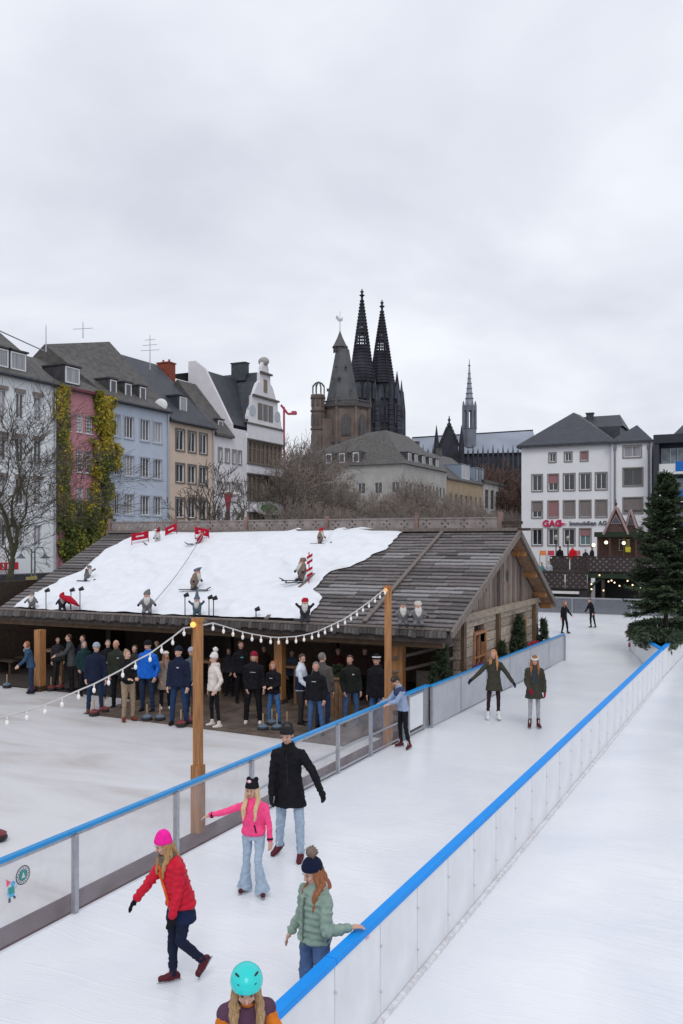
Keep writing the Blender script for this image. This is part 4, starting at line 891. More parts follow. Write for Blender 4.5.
# transept gable
P=lambda px,y:at(px,y,D-6)
m=MB(); m.prism([P(439,470),P(459,470),P(458,446),P(449.2,424),P(440,446)],Fv*20); m.build('transept_gable',M_ca,ct)
for j in range(7):
    for s in (-1,1): MB().ell(P(449.2+s*(j+.7)*1.35,425+j*3.2),.9,.9,1.3,nu=5,nv=4).build('crocket',M_ca,ct)
MB().loft(rings([(426,1.5),(421,.8),(420,1.8),(418.5,.7),(416,.4)],449.2,D-6),6).build('finial',M_ca,ct)
for px in (436.5,461.5): MB().loft(rings([(560,3),(446,2.9),(440,2.2),(425,.2)],px,D-6,q),8).build('turret',M_ca,ct)
# crossing fleche
m=MB().loft(rings([(448,6.8),(430,7.3),(428.5,8.0)],469.3,D+20,q),8).build('fleche_base',mat('fleche_lead',(0.16,0.17,0.21),0.6,0.15,.2),ct)
c=at(469.3,500,D+20)
for k in range(8):
    t_=q+k*math.pi/4; r0=6.6*S; x=c.x+(Rv.x*math.cos(t_)+Fv.x*math.sin(t_))*r0; y=c.y+(Rv.y*math.cos(t_)+Fv.y*math.sin(t_))*r0
    MB().tube((x,y,at(0,429,D+20).z),(x,y,at(0,406,D+20).z),.8,.75,5).tube((x,y,at(0,406,D+20).z),(x,y,at(0,401,D+20).z),.7,.1,5).build('fleche_column',mat('fleche_lead',(0,0,0)),ct)
MB().loft(rings([(411,6.8),(406.5,7.4),(405.5,6.0)],469.3,D+20,q),8).build('fleche_ring',mat('fleche_lead',(0,0,0)),ct)
MB().loft(rings([(406,4.6),(402,4.0),(385,2.2),(372,1.0),(362,.4),(359,.25)],469.3,D+20,q),8).build('fleche_spire',M_caz,ct)
for y,r0 in ((399,4.4),(394,3.7),(389,3.1),(384,2.6),(379,2.0),(374,1.5),(366,1.3)): MB().loft(rings([(y,r0),(y-.8,r0)],469.3,D+20,q),8).build('fleche_band',mat('fleche_lead',(0,0,0)),ct)
# ---------------------------------------------------------------- white office building on the right (faces the camera)
YG=98.7
def gx(px): return onY(px,480,YG)[0]
def gz(y,px=570): return onY(px,y,YG)[1]
X0,X1=gx(521.5),gx(614); M_gw=mat('white_office_render',(0.79,0.785,0.81),0.85,0.03,.8,0.08,10)
b10=thing('office_building',(X0+5,YG+6,GB),'white office building with hipped slate roof and red and grey company lettering','building')
FG=FY(YG,X0); wins=[]; colx=[(532.5,542),(548.5,558),(564,574.5),(580,590.5),(596,606.5)]
Z1=[gz(453),gz(461)]; rws=[(gz(490),gz(474)),(gz(517),gz(501)),(gz(545),gz(529))]
for i,(a,b) in enumerate(colx):
    for j,(c,d) in enumerate(rws):
        if i==4 and j==2: continue
        wins.append((gx(a)-X0,gx(b)-X0,c,d,i,j))
top=[(549.5,555.5),(565,571.5),(581,587.5)]
for i,(a,b) in enumerate(top): wins.append((gx(a)-X0,gx(b)-X0,gz(461),gz(452.5),i,9))
ZEV=gz(443.5)
FG.wall(0,X1-X0,GB,ZEV,[w_[:4] for w_ in wins]).build('wall',M_gw,b10)
for (a,b,c,d,i,j) in wins:
    bl=None; pm=M_pane[0]
    if (i,j)==(1,0): bl=(M_blind,.55)
    if (i,j)==(1,1): bl=(M_blind,.97)
    if j==1 and i!=1: bl=(M_bbl,.62 if i==0 else .97)
    if (i,j)==(3,2): bl=(M_blind,.42); pm=mat('teal_glass',(0.12,0.20,0.20),0.2)
    if (i,j)==(2,9): bl=(M_blind,.9)
    FG.window(b10,a,b,c,d,M_wf,pm,'casement',surround=M_stone,blind=bl)
MB().box(X0,X1,YG+.4,YG+14,GB,ZEV-.1).build('side_wall',M_gw,b10)
ax=onY(573.5,480,YG+6)[0]; zr=onY(573.5,412.5,YG+6)[1]
r=MB(); r.add([(X0-.45,YG-.5,ZEV),(X1+.2,YG-.5,ZEV),(X1+.2,YG+14,ZEV),(X0-.45,YG+14,ZEV),(ax,YG+6,zr),(ax+.3,YG+8.5,zr),(X0-.45,YG-.5,ZEV-.28),(X1+.2,YG-.5,ZEV-.28)],[(0,1,4),(1,2,5,4),(2,3,5),(3,0,4,5),(6,7,1,0),(0,3,6)]); r.build('roof',M_slate3,b10)
r=MB(); xa,xb=onY(582,480,YG+10)[0],onY(620,480,YG+10)[0]; z0,z1=onY(600,427,YG+7)[1],onY(600,416,YG+10)[1]
r.add([(xa,YG+7,z0),(xb+.8,YG+7,z0),(xb,YG+10,z1),(xa,YG+10,z1),(xb+.8,YG+13,z0),(xa,YG+13,z0)],[(0,1,2,3),(3,2,4,5),(1,4,2)]); r.box(xa,xb+.5,YG+6.9,YG+12.7,ZEV,z0,0); r.build('rear_wing_roof',M_slate3,b10)
chimney(b10,onY(590,480,YG+9.5)[0],YG+9.5,z1-.6,z1+.25,.4,.3,M_slate3)
# side bay (taller windows) with its own little roof
X2=gx(612.5); X3=gx(652.5); FH=FY(YG-.6,X2); ze2=gz(444.5)
hw=[(gx(624.5)-X2,gx(641.5)-X2,gz(460),gz(449.5)),(gx(624.5)-X2,gx(643)-X2,gz(487.5),gz(471)),(gx(624.5)-X2,gx(643)-X2,gz(514),gz(499.5)),(gx(624.5)-X2,gx(643)-X2,gz(543),gz(528))]
FH.wall(0,X3-X2,GB,ze2,hw).build('bay_wall',M_gw,b10)
for k,w_ in enumerate(hw): FH.window(b10,*w_,M_stone if k else M_wf,M_pane[0 if k else 2],'casement',surround=M_stone,blind=(M_bbl,.8) if k==2 else None)
MB().box(X2,X3,YG-.25,YG+6,GB,ze2-.1).build('side_wall',M_gw,b10)
mxp,zr2=onY(637,425,YG+2)
r=MB(); r.add([(X2-.3,YG-.9,ze2),(X3+.1,YG-.9,ze2),(X3+.1,YG+5,ze2),(X2-.3,YG+5,ze2),(mxp,YG+2,zr2),(X2-.3,YG-.9,ze2-.25),(X3+.1,YG-.9,ze2-.25)],[(0,1,4),(1,2,4),(2,3,4),(3,0,4),(5,6,1,0)]); r.build('roof',M_slate3,b10)
for px in (616,649.5): x=gx(px); MB().tube((x,YG-.75,GB),(x,YG-.75,ze2-.2),.09,.09,8).tube((x,YG-.75,ze2-1.0),(x,YG-.75,ze2-.5),.14,.18,8).build('drainpipe',mat('zinc',(0.2,0.21,0.24)),b10)
# company lettering
sg=thing('company_sign',(gx(543),YG-.1,gz(525)),'red and dark grey company lettering on the white office wall','sign')
ms=.95
text_mesh('GAG',1.0,.05,'lettering_red',mat('sign_crimson',(0.55,0.005,0.09),0.4),sg,(gx(542.8),YG-.12,gz(526.3)),(1,0,0),(0,0,1),.035)
text_mesh('Immobilien AG',.66,.04,'lettering_grey',mat('sign_anthracite',(0.07,0.08,0.11),0.4),sg,(gx(569.5),YG-.12,gz(525.3)),(1,0,0),(0,0,1),.012)
P=lambda px,y:(gx(px),YG-.12,gz(y))
MB().prism([P(558.2,526),P(559.8,520),P(561.3,519.6),P(561,522.6),P(567.5,523.8),P(563,524.8),P(560,524)],(0,-.06,0)).build('logo',mat('sign_crimson',(0,0,0)),sg,fixn=True)
# --- modern building with blue balconies
YM=96.0
def mx_(px): return onY(px,480,YM)[0]
def mz(y): return onY(665,y,YM)[1]
b11=thing('balcony_building',(mx_(680),YM+5,GB),'modern building with white balconies and blue panels at the right edge','building')
xa,xb=mx_(653.5),mx_(740)
MB().box(xa,xb,YM+1.6,YM+12,GB,mz(443)).build('wall',mat('anthracite_cladding',(0.035,0.04,0.055),0.6),b11)
MB().box(xa,xb,YM-.2,YM+12,mz(443),mz(434.5)).build('roof_band',mat('roof_dark',(0.03,0.032,0.045),0.6),b11)
MB().box(xa,mx_(659),YM-.1,YM+1.6,GB,mz(443)).build('pier',mat('anthracite_cladding',(0,0,0)),b11)
for k,(y0,y1) in enumerate(((474,447),(502,478),(530,506),(556,536))):
    MB().box(mx_(659),xb,YM,YM+1.6,mz(y0)-.02,mz(y0)+.22).build('balcony_slab',M_white,b11)
    MB().box(mx_(659),mx_(675.5),YM+.05,YM+.12,mz(y0)+.22,mz(y0)+1.05).build('balcony_front',M_white,b11)
    MB().box(mx_(675.5),xb,YM+.0,YM+.1,mz(y0)+.25,mz(y0)+1.25).build('blue_panel',mat('cobalt_panel',(0.0,0.13,0.50),0.4),b11)
    for a,b in ((660,668),(668.6,675),(676,683),(684,691),(692,700)):
        fo=MB().box(mx_(a)-.03,mx_(a)+.05,YM+1.5,YM+1.58,mz(y0)+.25,mz(y1)).build('window_frame',M_steel,b11); MB().box(mx_(a)+.05,mx_(b),YM+1.5,YM+1.55,mz(y0)+.25,mz(y1)).build('pane',mat('grey_curtain_glass',(0.27,0.32,0.36),0.2,0.4,1.5),fo)
r=MB(); r.add([(mx_(663),YM+4,mz(436)),(mx_(720),YM+4,mz(436)),(mx_(700),YM+9,mz(400)),(mx_(689),YM+9,mz(402))],[(0,1,2,3)]); r.add([(mx_(663),YM+4,mz(436)),(mx_(689),YM+9,mz(402)),(mx_(664),YM+14,mz(436))],[(0,1,2)]); r.build('hipped_roof',M_slate3,b11)
# ---------------------------------------------------------------- far bridge with lattice rails, kiosk
YBz=61.0
def bx(px): return onY(px,560,YBz)[0]
def bz(y): return onY(590,y,YBz)[1]
br=thing('footbridge',(bx(600),YBz,GB),'dark brown wooden footbridge with diamond lattice rails beyond the rink','bridge')
M_br=mat('dark_brown_boards',(0.05,0.036,0.034),0.8,0.25,5,0.2,20)
allp=lambda i,j,nx,nz:(i+j)%2==0
def staggered(i,j,nx,nz): return (i+j)%2==0
for a,b in ((588.5,612),(612,636),(636,660),(660,684),(684,708)):
    lattice(bx(a)+.04,bx(b)-.04,bz(571),bz(557),.20,staggered,yc=YBz).build('lattice_rail',M_br,br); MB().box(bx(a)+.05,bx(b)-.05,YBz+.05,YBz+.07,bz(571),bz(558)).build('backlight_sheet',mat('backlight_sheet',(0.33,0.32,0.34),0.8,0.2,4),br); MB().box(bx(a)-.06,bx(a)+.06,YBz-.08,YBz+.08,bz(574),bz(555)).build('rail_post',M_br,br)  # pale sheet added behind each lattice, imitating background light through the holes
for a,b in ((545,566),(566,588.5)):
    lattice(bx(a)+.04,bx(b)-.04,bz(571.5),bz(557),.20,staggered,yc=YBz+1.2).build('lattice_rail',M_br,br)
    lattice(bx(a)+.04,bx(b)-.04,bz(588),bz(573),.20,staggered,yc=YBz-.3).build('lattice_rail',M_br,br); MB().box(bx(a)+.05,bx(b)-.05,YBz-.24,YBz-.22,bz(588),bz(573)).build('backlight_sheet',mat('backlight_sheet',(0,0,0)),br); MB().box(bx(a)+.05,bx(b)-.05,YBz+1.3,YBz+1.32,bz(571),bz(559)).build('backlight_sheet',mat('backlight_sheet',(0,0,0)),br)
MB().box(bx(530),bx(708),YBz+.1,YBz+4,bz(575),bz(571.5)).build('deck',M_br,br)
MB().box(bx(530),bx(588),YBz-.2,YBz+.1,GB,bz(589)).build('base_wall',mat('base_dark',(0.035,0.03,0.03),0.8),br)
MB().box(bx(552),bx(580),YBz-.5,YBz-.25,bz(594),bz(591.5)).build('ledge',M_white,br)
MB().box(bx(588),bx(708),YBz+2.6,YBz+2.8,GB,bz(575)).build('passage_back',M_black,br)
for px in (589,603,640,668): MB().box(bx(px)-.1,bx(px)+.1,YBz,YBz+.2,GB,bz(575)).build('pillar',M_br,br)
MB().box(bx(588),bx(708),YBz-.12,YBz+.1,bz(578),bz(573.5)).build('beam',mat('fir_garland',(0.02,0.035,0.018),0.9,0.4,20,0.6,40),br)
# arch in the passage
pts=[]; 
for k in range(13):
    t_=math.pi*k/12; pts.append((bx(616)+math.cos(t_)*1.7,YBz+.05,.9+math.sin(t_)*1.15))
MB().path(pts,.10,6).build('garland_arch',mat('fir_garland',(0,0,0)),br)
lb_=MB().ell((0,0,0),.055,nu=8,nv=6).build('fairy_light',mat('warm_fairy_glass',(0.9,0.75,0.5),0.4,emit=(1,0.75,0.45),es=1.6),br,smooth=True,loc=(bx(592),YBz-.2,bz(584)),local=True).data
for px,y in ((600,575),(609,581),(612,580),(615,582),(620,585),(604,590),(641,587),(633,584),(650,586),(628,580),(592,589)): inst('fairy_light',lb_,br,Vector((bx(px),YBz-.2,bz(y)))-ORG[br])
# kiosk with pointed gables on the bridge
kx=bx(617)+.2; kz=bz(562); YK=YBz+2.4
ks=thing('market_kiosk',(kx,YK,kz),'brown kiosk with two steep pointed gables on the bridge','kiosk')
M_kb=mat('kiosk_brown',(0.085,0.045,0.035),0.7,0.3,5); kzz=lambda y:onY(617,y,YK)[1]; kX=lambda px:onY(px,540,YK)[0]
MB().box(kX(597),kX(652),YK+.5,YK+2.6,bz(571.5),kzz(535)).build('back_wall',M_kb,ks)
for px in (598,610,624,636,650): MB().box(kX(px)-.06,kX(px)+.06,YK-.06,YK+.06,bz(571.5),kzz(535)).build('post',M_kb,ks)
MB().box(kX(595),kX(652),YK-.3,YK+2.8,kzz(537),kzz(532)).build('garland_eave',mat('fir_garland',(0,0,0)),ks)
def kg(pl,pc_,pr,yt,yo):
    m=MB(); m.prism([(kX(pl),YK-.2+yo,kzz(533)),(kX(pr),YK-.2+yo,kzz(533)),(kX(pc_),YK-.2+yo,kzz(yt))],(0,1.2,0)); m.build('gable',M_kb,ks)
    for a in (pl,pr): 
        A=Vector((kX(a),YK-.3+yo,kzz(534.5))); B_=Vector((kX(pc_),YK-.3+yo,kzz(yt-1))); MB().tube(A,B_,.085,.085,5).build('barge_board',mat('pale_barge',(0.33,0.24,0.24),0.7),ks)
    m=MB(); m.prism([(kX(lerp(pl,pc_,.55)),YK-.22+yo,kzz(lerp(533,yt,.35))),(kX(lerp(pr,pc_,.55)),YK-.22+yo,kzz(lerp(533,yt,.35))),(kX(pc_),YK-.22+yo,kzz(lerp(533,yt,.72)))],(0,-.05,0)); m.build('gable_window',mat('pale_barge',(0,0,0)),ks)
    m=MB(); m.prism([(kX(lerp(pl,pc_,.65)),YK-.28+yo,kzz(lerp(533,yt,.39))),(kX(lerp(pr,pc_,.65)),YK-.28+yo,kzz(lerp(533,yt,.39))),(kX(pc_),YK-.28+yo,kzz(lerp(533,yt,.66)))],(0,-.03,0)); m.build('gable_opening',M_dk,ks)
kg(604,616.5,629,507.5,0); kg(623,629.5,637.5,510.5,.7)
MB().tube((kX(616.5),YK-.2,kzz(509)),(kX(616.5),YK-.2,kzz(499)),.05,.02,6).ell((kX(616.5),YK-.2,kzz(504)),.1).build('spire_point',M_kb,ks)
for px,y in ((607,542.5),(624.5,543),(594.5,545)): MB().ell((kX(px),YK-.35,kzz(y)),.12).build('globe_lamp',mat('warm_globe',(0.9,0.75,0.5),0.4,emit=(1,0.8,0.55),es=2.0),ks,smooth=True)
f=MB(); f.box(kX(618),kX(629),YK+.4,YK+.48,kzz(551),kzz(539)); f.build('window',mat('yellow_window',(0.35,0.32,0.12),0.4,0.5,6),ks)
MB().box(kX(619),kX(624),YK+.34,YK+.42,kzz(550),kzz(540)).build('window_pane',M_pane[0],ks)
MB().box(kX(626),kX(631),YK-.25,YK-.15,kzz(552),kzz(547)).build('yellow_panel',mat('bright_yellow',(0.55,0.5,0.03),0.5),ks)
# street lamps on the bridge, cafe chairs and stall in front of the office building
for i,(px,yt) in enumerate(((556,540),(568,541))):
    p=at(px,563,66); t=thing('street_lamp',p,('slender black lantern post on the bridge left of the red coat visitor','slender black lantern post on the bridge just behind the red coat visitor')[i],'street lamp','lanterns on the bridge')
    zt=at(px,yt,66).z; MB().tube(p,(p.x,p.y,zt),.05,.04,6).build('post',M_black,t); MB().loft([((p.x,p.y,zt),(1,0,0),(0,1,0),.08,.08),((p.x,p.y,zt+.25),(1,0,0),(0,1,0),.16,.16),((p.x,p.y,zt+.4),(1,0,0),(0,1,0),.03,.03)],6).build('lantern',mat('lantern_glass',(0.35,0.33,0.28),0.3),t)
M_cr=mat('chair_red',(0.55,0.05,0.09),0.5); M_co=mat('chair_orange',(0.75,0.25,0.07),0.5)
for i,(px,m_,lb2) in enumerate(((543,M_co,'orange banner panel far left beside the bridge stair'),(551,M_cr,'red banner panel left of the first lantern'),(560,M_cr,'red banner panel between the two lanterns'),(577,M_cr,'red banner panel right of the red coat visitor'))):
    p=at(px,553,72); t=thing('cafe_banner',p,lb2,'banner','coloured cafe panels in front of the office')
    MB().obox(p,Rv,Fv,(0,0,1),.26,.03,.2).build('cloth',m_,t)
    for s in (-1,1): MB().tube(p+Rv*.26*s,(p.x+Rv.x*.26*s,p.y+Rv.y*.26*s,GB),.02,.03,5).build('leg',M_black,t)
MB()
# ================================================================ TREES AND PLANTS
M_bark=mat('bark_grey_brown',(0.075,0.06,0.05),0.9,0.35,5,0.5,18)
M_bark2=mat('mossy_bark',(0.07,0.065,0.04),0.9,0.4,3,0.5,15)
M_twig=mat('twig_brown',(0.215,0.18,0.158),0.9,0.3,3)
def tri_tube(v,f,p0,p1,r0,r1,n=3):
    d=(p1-p0); 
    if d.length<1e-5: return
    a=d.cross(Vector((.31,.52,.8))); a.normalize(); b=d.cross(a); b.normalize(); o=len(v)
    for p,r in ((p0,r0),(p1,r1)):
        for i in range(n):
            t=2*math.pi*i/n; v.append((p+(a*math.cos(t)+b*math.sin(t))*r).to_tuple())
    f+= [(o+i,o+(i+1)%n,o+n+(i+1)%n,o+n+i) for i in range(n)]
def grow(H,seed,levels=5,spread=.62,twr=.012,kids=(3,4),trunk_h=.3,upb=.25,r0=None,forks=3,minr=.011,lf=.72,wig=.18,low=False,ms=(1,1,2)):
    """bare deciduous crown: returns (trunk/limb verts, faces), (twig verts, faces)"""
    rnd=random.Random(seed); V=[];F=[];V2=[];F2=[]
    r0=r0 or H*.017
    def seg(p,d,L_,r,lv):
        n=4 if lv<3 else 3; q=p
        rr=r; tgt=(V,F) if lv<3 else (V2,F2)
        sides=7 if lv==0 else (5 if lv<3 else 3)
        for i in range(n):
            wg=wig if lv else wig*.25
            d=(d+Vector((rnd.gauss(0,wg),rnd.gauss(0,wg),rnd.gauss(0,wg)+upb*.10))).normalized()
            q2=q+d*(L_/n); r2=rr*(.86 if lv<levels else .7)
            tri_tube(*tgt,q,q2,max(rr,minr),max(r2,minr*.8),sides); 
            if lv<levels and ((lv>0 and i>0) or (lv==0 and low and i>0)):
                for _ in range(rnd.choice(ms) if lv<levels-1 else 1): side(q2,d,L_,r2,lv)
            q=q2; rr=r2
        if lv<levels:
            for _ in range(rnd.choice((2,2,3)) if lv else forks): side(q,d,L_,rr,lv,True)
    def side(p,d,L_,r,lv,end=False):
        a=d.cross(Vector((rnd.gauss(0,1),rnd.gauss(0,1),rnd.gauss(0,1)))); a.normalize()
        an=rnd.uniform(.25,spread) if end else rnd.uniform(.5,1.05)
        nd=(d*math.cos(an)+a*math.sin(an)); nd.z+=upb*.5; nd.normalize()
        seg(p,nd,L_*rnd.uniform(lf-.14,lf+.08)*(1 if end else .82),r*(.72 if end else .5),lv+1)
    seg(Vector((0,0,0)),Vector((0,0,1)),H*trunk_h,r0,0)
    return (V,F),(V2,F2)
def mk(name,vf,m):
    me=bpy.data.meshes.new(name); me.from_pydata(vf[0],[],vf[1]); me.materials.append(m); return me
def bare_tree(loc,H,label,protos,rz,group='bare trees in the square',s=1.0,sx=1.0):
    t=thing('bare_tree',loc,label,'tree',group); 
    for nm,me in protos:
        o=bpy.data.objects.new(nm,me); C.objects.link(o); o.parent=t; o.rotation_euler=(0,0,rz); o.scale=(s*sx,s*sx,s)
    return t
def proto(H,seed,mb=M_bark,mt=M_twig,**k):
    a,b=grow(H,seed,**k); zm=max(p[2] for p in b[0]); q=H/zm
    for vv in (a[0],b[0]): vv[:]=[(p[0]*q,p[1]*q,p[2]*q) for p in vv]
    return [('trunk',mk('trunk',a,mb)),('crown',mk('crown',b,mt))]
# left foreground tree
pa=proto(12.3,11,mb=M_bark2,mt=mat('twig_dark',(0.085,0.07,0.06),0.9,0.3,3),levels=5,spread=.6,trunk_h=.60,r0=.27,forks=4,minr=.013,lf=.74,wig=.12,low=True,upb=.12,ms=(1,1))
p=at(8,620,40); bare_tree((p.x,p.y,GB),12,'tall leafless tree with mossy trunk at the left picture edge',pa,R_(150),sx=1.65)
# twisted tree in the centre with a low fork
pb=proto(8.6,23,mb=M_bark2,mt=mat('twig_dark',(0,0,0)),levels=5,spread=.85,trunk_h=.26,r0=.42,forks=3,minr=.012,upb=.3,lf=.72,wig=.15,ms=(0,1))
p=at(212,560,52); bare_tree((p.x,p.y,GB),9,'low forked leafless tree just behind the hut ridge in front of the beige house',pb,R_(10),s=1.12,sx=1.1)
# mass of trees in the square, rows at D 95..135
P3=[proto(12,31,levels=5,spread=.7,trunk_h=.22,forks=4,minr=.011,lf=.76),proto(12,57,levels=5,spread=.75,trunk_h=.2,forks=4,minr=.011,lf=.77),proto(12,83,levels=5,spread=.65,trunk_h=.25,forks=4,minr=.011,lf=.75),proto(12,95,levels=5,spread=.6,trunk_h=.2,forks=5,minr=.018,mt=mat('twig_reddish',(0.12,0.075,0.062),0.9,0.3,3),lf=.75)]
rt=random.Random(5)
lst=[(287,96,12.3,0,'tall bare tree right of the ornate gable and under the red crane'),(302,112,14.5,1,'tall bare tree at the foot of the stone tower turret'),(318,98,10.5,2,'bare tree in front of the stone tower base'),(333,118,11,0,'rear bare tree below the leftmost dormer of the corner building'),
(350,100,9,1,'bare tree below the third dormer of the corner building'),(368,112,10,2,'rear bare tree in front of the corner building below the twin spires'),(388,98,8.8,0,'bare tree left of the corner of the grey-white corner building'),(410,116,11.5,1,'rear bare tree at the right corner of the corner building'),
(428,100,9.2,2,'bare tree in front of the row of small dormers'),(447,112,9.6,1,'rear bare tree at the joint of corner building and yellow house'),(463,98,8,0,'bare tree in front of the yellow house'),(482,112,8,2,'bare tree between the yellow house and the dark-windowed house'),(505,104,7.4,1,'bare tree just left of the white office building'),
(296,80,7.4,2,'low front bare tree behind the ridge below the red crane'),(325,84,7.2,1,'low front bare tree behind the ridge below the stone tower'),(356,86,6.8,0,'low front bare tree behind the ridge left of the lattice post'),(396,84,6.8,2,'low front bare tree behind the ridge right of the twin spires'),(438,88,7,1,'low front bare tree behind the ridge below the transept gable'),(474,90,6.6,0,'low front bare tree behind the ridge below the slim roof spire')]
for px,D,H,k,lb in lst:
    p=at(px,600,D); t=bare_tree((p.x,p.y,GB),H,lb,P3[k],rt.uniform(0,6.28),group='grove of bare trees behind the hut',s=H/12*1.22,sx=.95)
for px,D,H in ((484,205,15.5),(496,208,17),(507,206,16),(516,211,15),(490,222,19)):
    p=at(px,600,D); bare_tree((p.x,p.y,GB),H,['tall reddish-brown bare tree just right of the grey-white house roof','reddish-brown bare tree second from the left behind the dark-windowed house','reddish-brown bare tree in the middle of the far group left of the office','reddish-brown bare tree touching the office building left corner','tallest reddish-brown bare tree at the back under the nave pinnacles'][[484,496,507,516,490].index(px)],P3[3],rt.uniform(0,6.28),group='reddish far trees',s=H/12*1.35,sx=1.1)
p=at(289,600,125); bare_tree((p.x,p.y,GB),16,'tall airy leafless tree between the red crane and the stone tower',P3[1],2.0,s=1.75,sx=.9)
# ---------------------------------------------------------------- creeper on the pink house
def creeper():
    rnd=random.Random(3); v=[];f=[];mi=[]; sv=[];sf=[]
    def leaf(y,z,d,s,m):
        n=Vector((1,rnd.gauss(0,.5),rnd.gauss(0,.5)-.2)).normalized(); a=n.cross(Vector((0,0,1))).normalized(); b=n.cross(a); c=Vector((XF+d,y,z)); th=rnd.uniform(0,6.28)
        u=a*math.cos(th)+b*math.sin(th); w_=n.cross(u); o=len(v)
        v.extend([(c-u*s).to_tuple(),(c-w_*s*.6).to_tuple(),(c+u*s).to_tuple(),(c+w_*s*.6).to_tuple()]); f.append((o,o+1,o+2,o+3)); mi.append(m)
    def blob(px0,px1,y0,y1,n,thick=.55,fall=None):
        ya,yb=onX(px0,450,XF)[0],onX(px1,450,XF)[0]; mid=(px0+px1)/2; 
        z0,z1=onX(mid,y1,XF)[1],onX(mid,y0,XF)[1]
        for _ in range(n):
            fy=rnd.random(); fz=rnd.random(); y=lerp(ya,yb,fy); z=lerp(z0,z1,fz)
            edge_=min(fy,1-fy)*2; q=noise.noise(Vector((y*1.3,z*.7,3.3)))+.5*noise.noise(Vector((y*3.1,z*2.2,8)))
            if edge_<.35 and q<.02+(.35-edge_)*.5: continue
            if q<-.32: continue
            d=rnd.uniform(.03,thick)*(0.4+.6*min(1,edge_+.2))*(1+q*.8)
            tone=noise.noise(Vector((y*.7,z*.45,1)))+rnd.gauss(0,.22)+(z-9)*.055
            m=0 if tone>.28 else (1 if tone>.02 else (2 if tone>-.2 else 3))
            leaf(y,z,d,rnd.uniform(.09,.17),m)
    blob(53.5,67,386,470,3800); blob(55,69,440,560,4600,.6); blob(52,60,384,420,500)
    blob(91,113,396,470,5600,.8); blob(88,110,440,520,5200,.8); blob(106,119,443,468,900,.7)
    blob(55,113,505,560,10500,.75); blob(60,100,545,592,5000,.6); blob(66,90,500,520,800,.5); blob(93,103,392,410,700,.6)
    me=bpy.data.meshes.new('foliage'); me.from_pydata([tuple(q) for q in v],[],f)
    for m in (mat('leaf_yellow',(0.38,0.29,0.03),0.7,0.3,4),mat('leaf_olive_yellow',(0.27,0.245,0.025),0.7,0.3,4),mat('leaf_olive',(0.15,0.165,0.022),0.7,0.3,4),mat('leaf_dark',(0.08,0.10,0.02),0.7,0.3,4)): me.materials.append(m)
    me.polygons.foreach_set('material_index',mi)
    t=thing('creeper',(XF+.3,54,GB),'yellow and olive creeper growing up the pink house front and across its base','climbing plant')
    o=bpy.data.objects.new('foliage',me); C.objects.link(o); o.parent=t; o.location=-Vector((XF+.3,54,GB)); o['kind']='stuff'
    for px in (58,63,96,101,106):
        y=onX(px,450,XF)[0]; z=GB
        pts=[(XF+.12,y,GB)]
        while pts[-1][2]<14: pts.append((XF+.12,pts[-1][1]+rnd.uniform(-.18,.18),pts[-1][2]+.8))
        MB().path(pts,.05,4).build('stem',M_bark,t)
creeper()
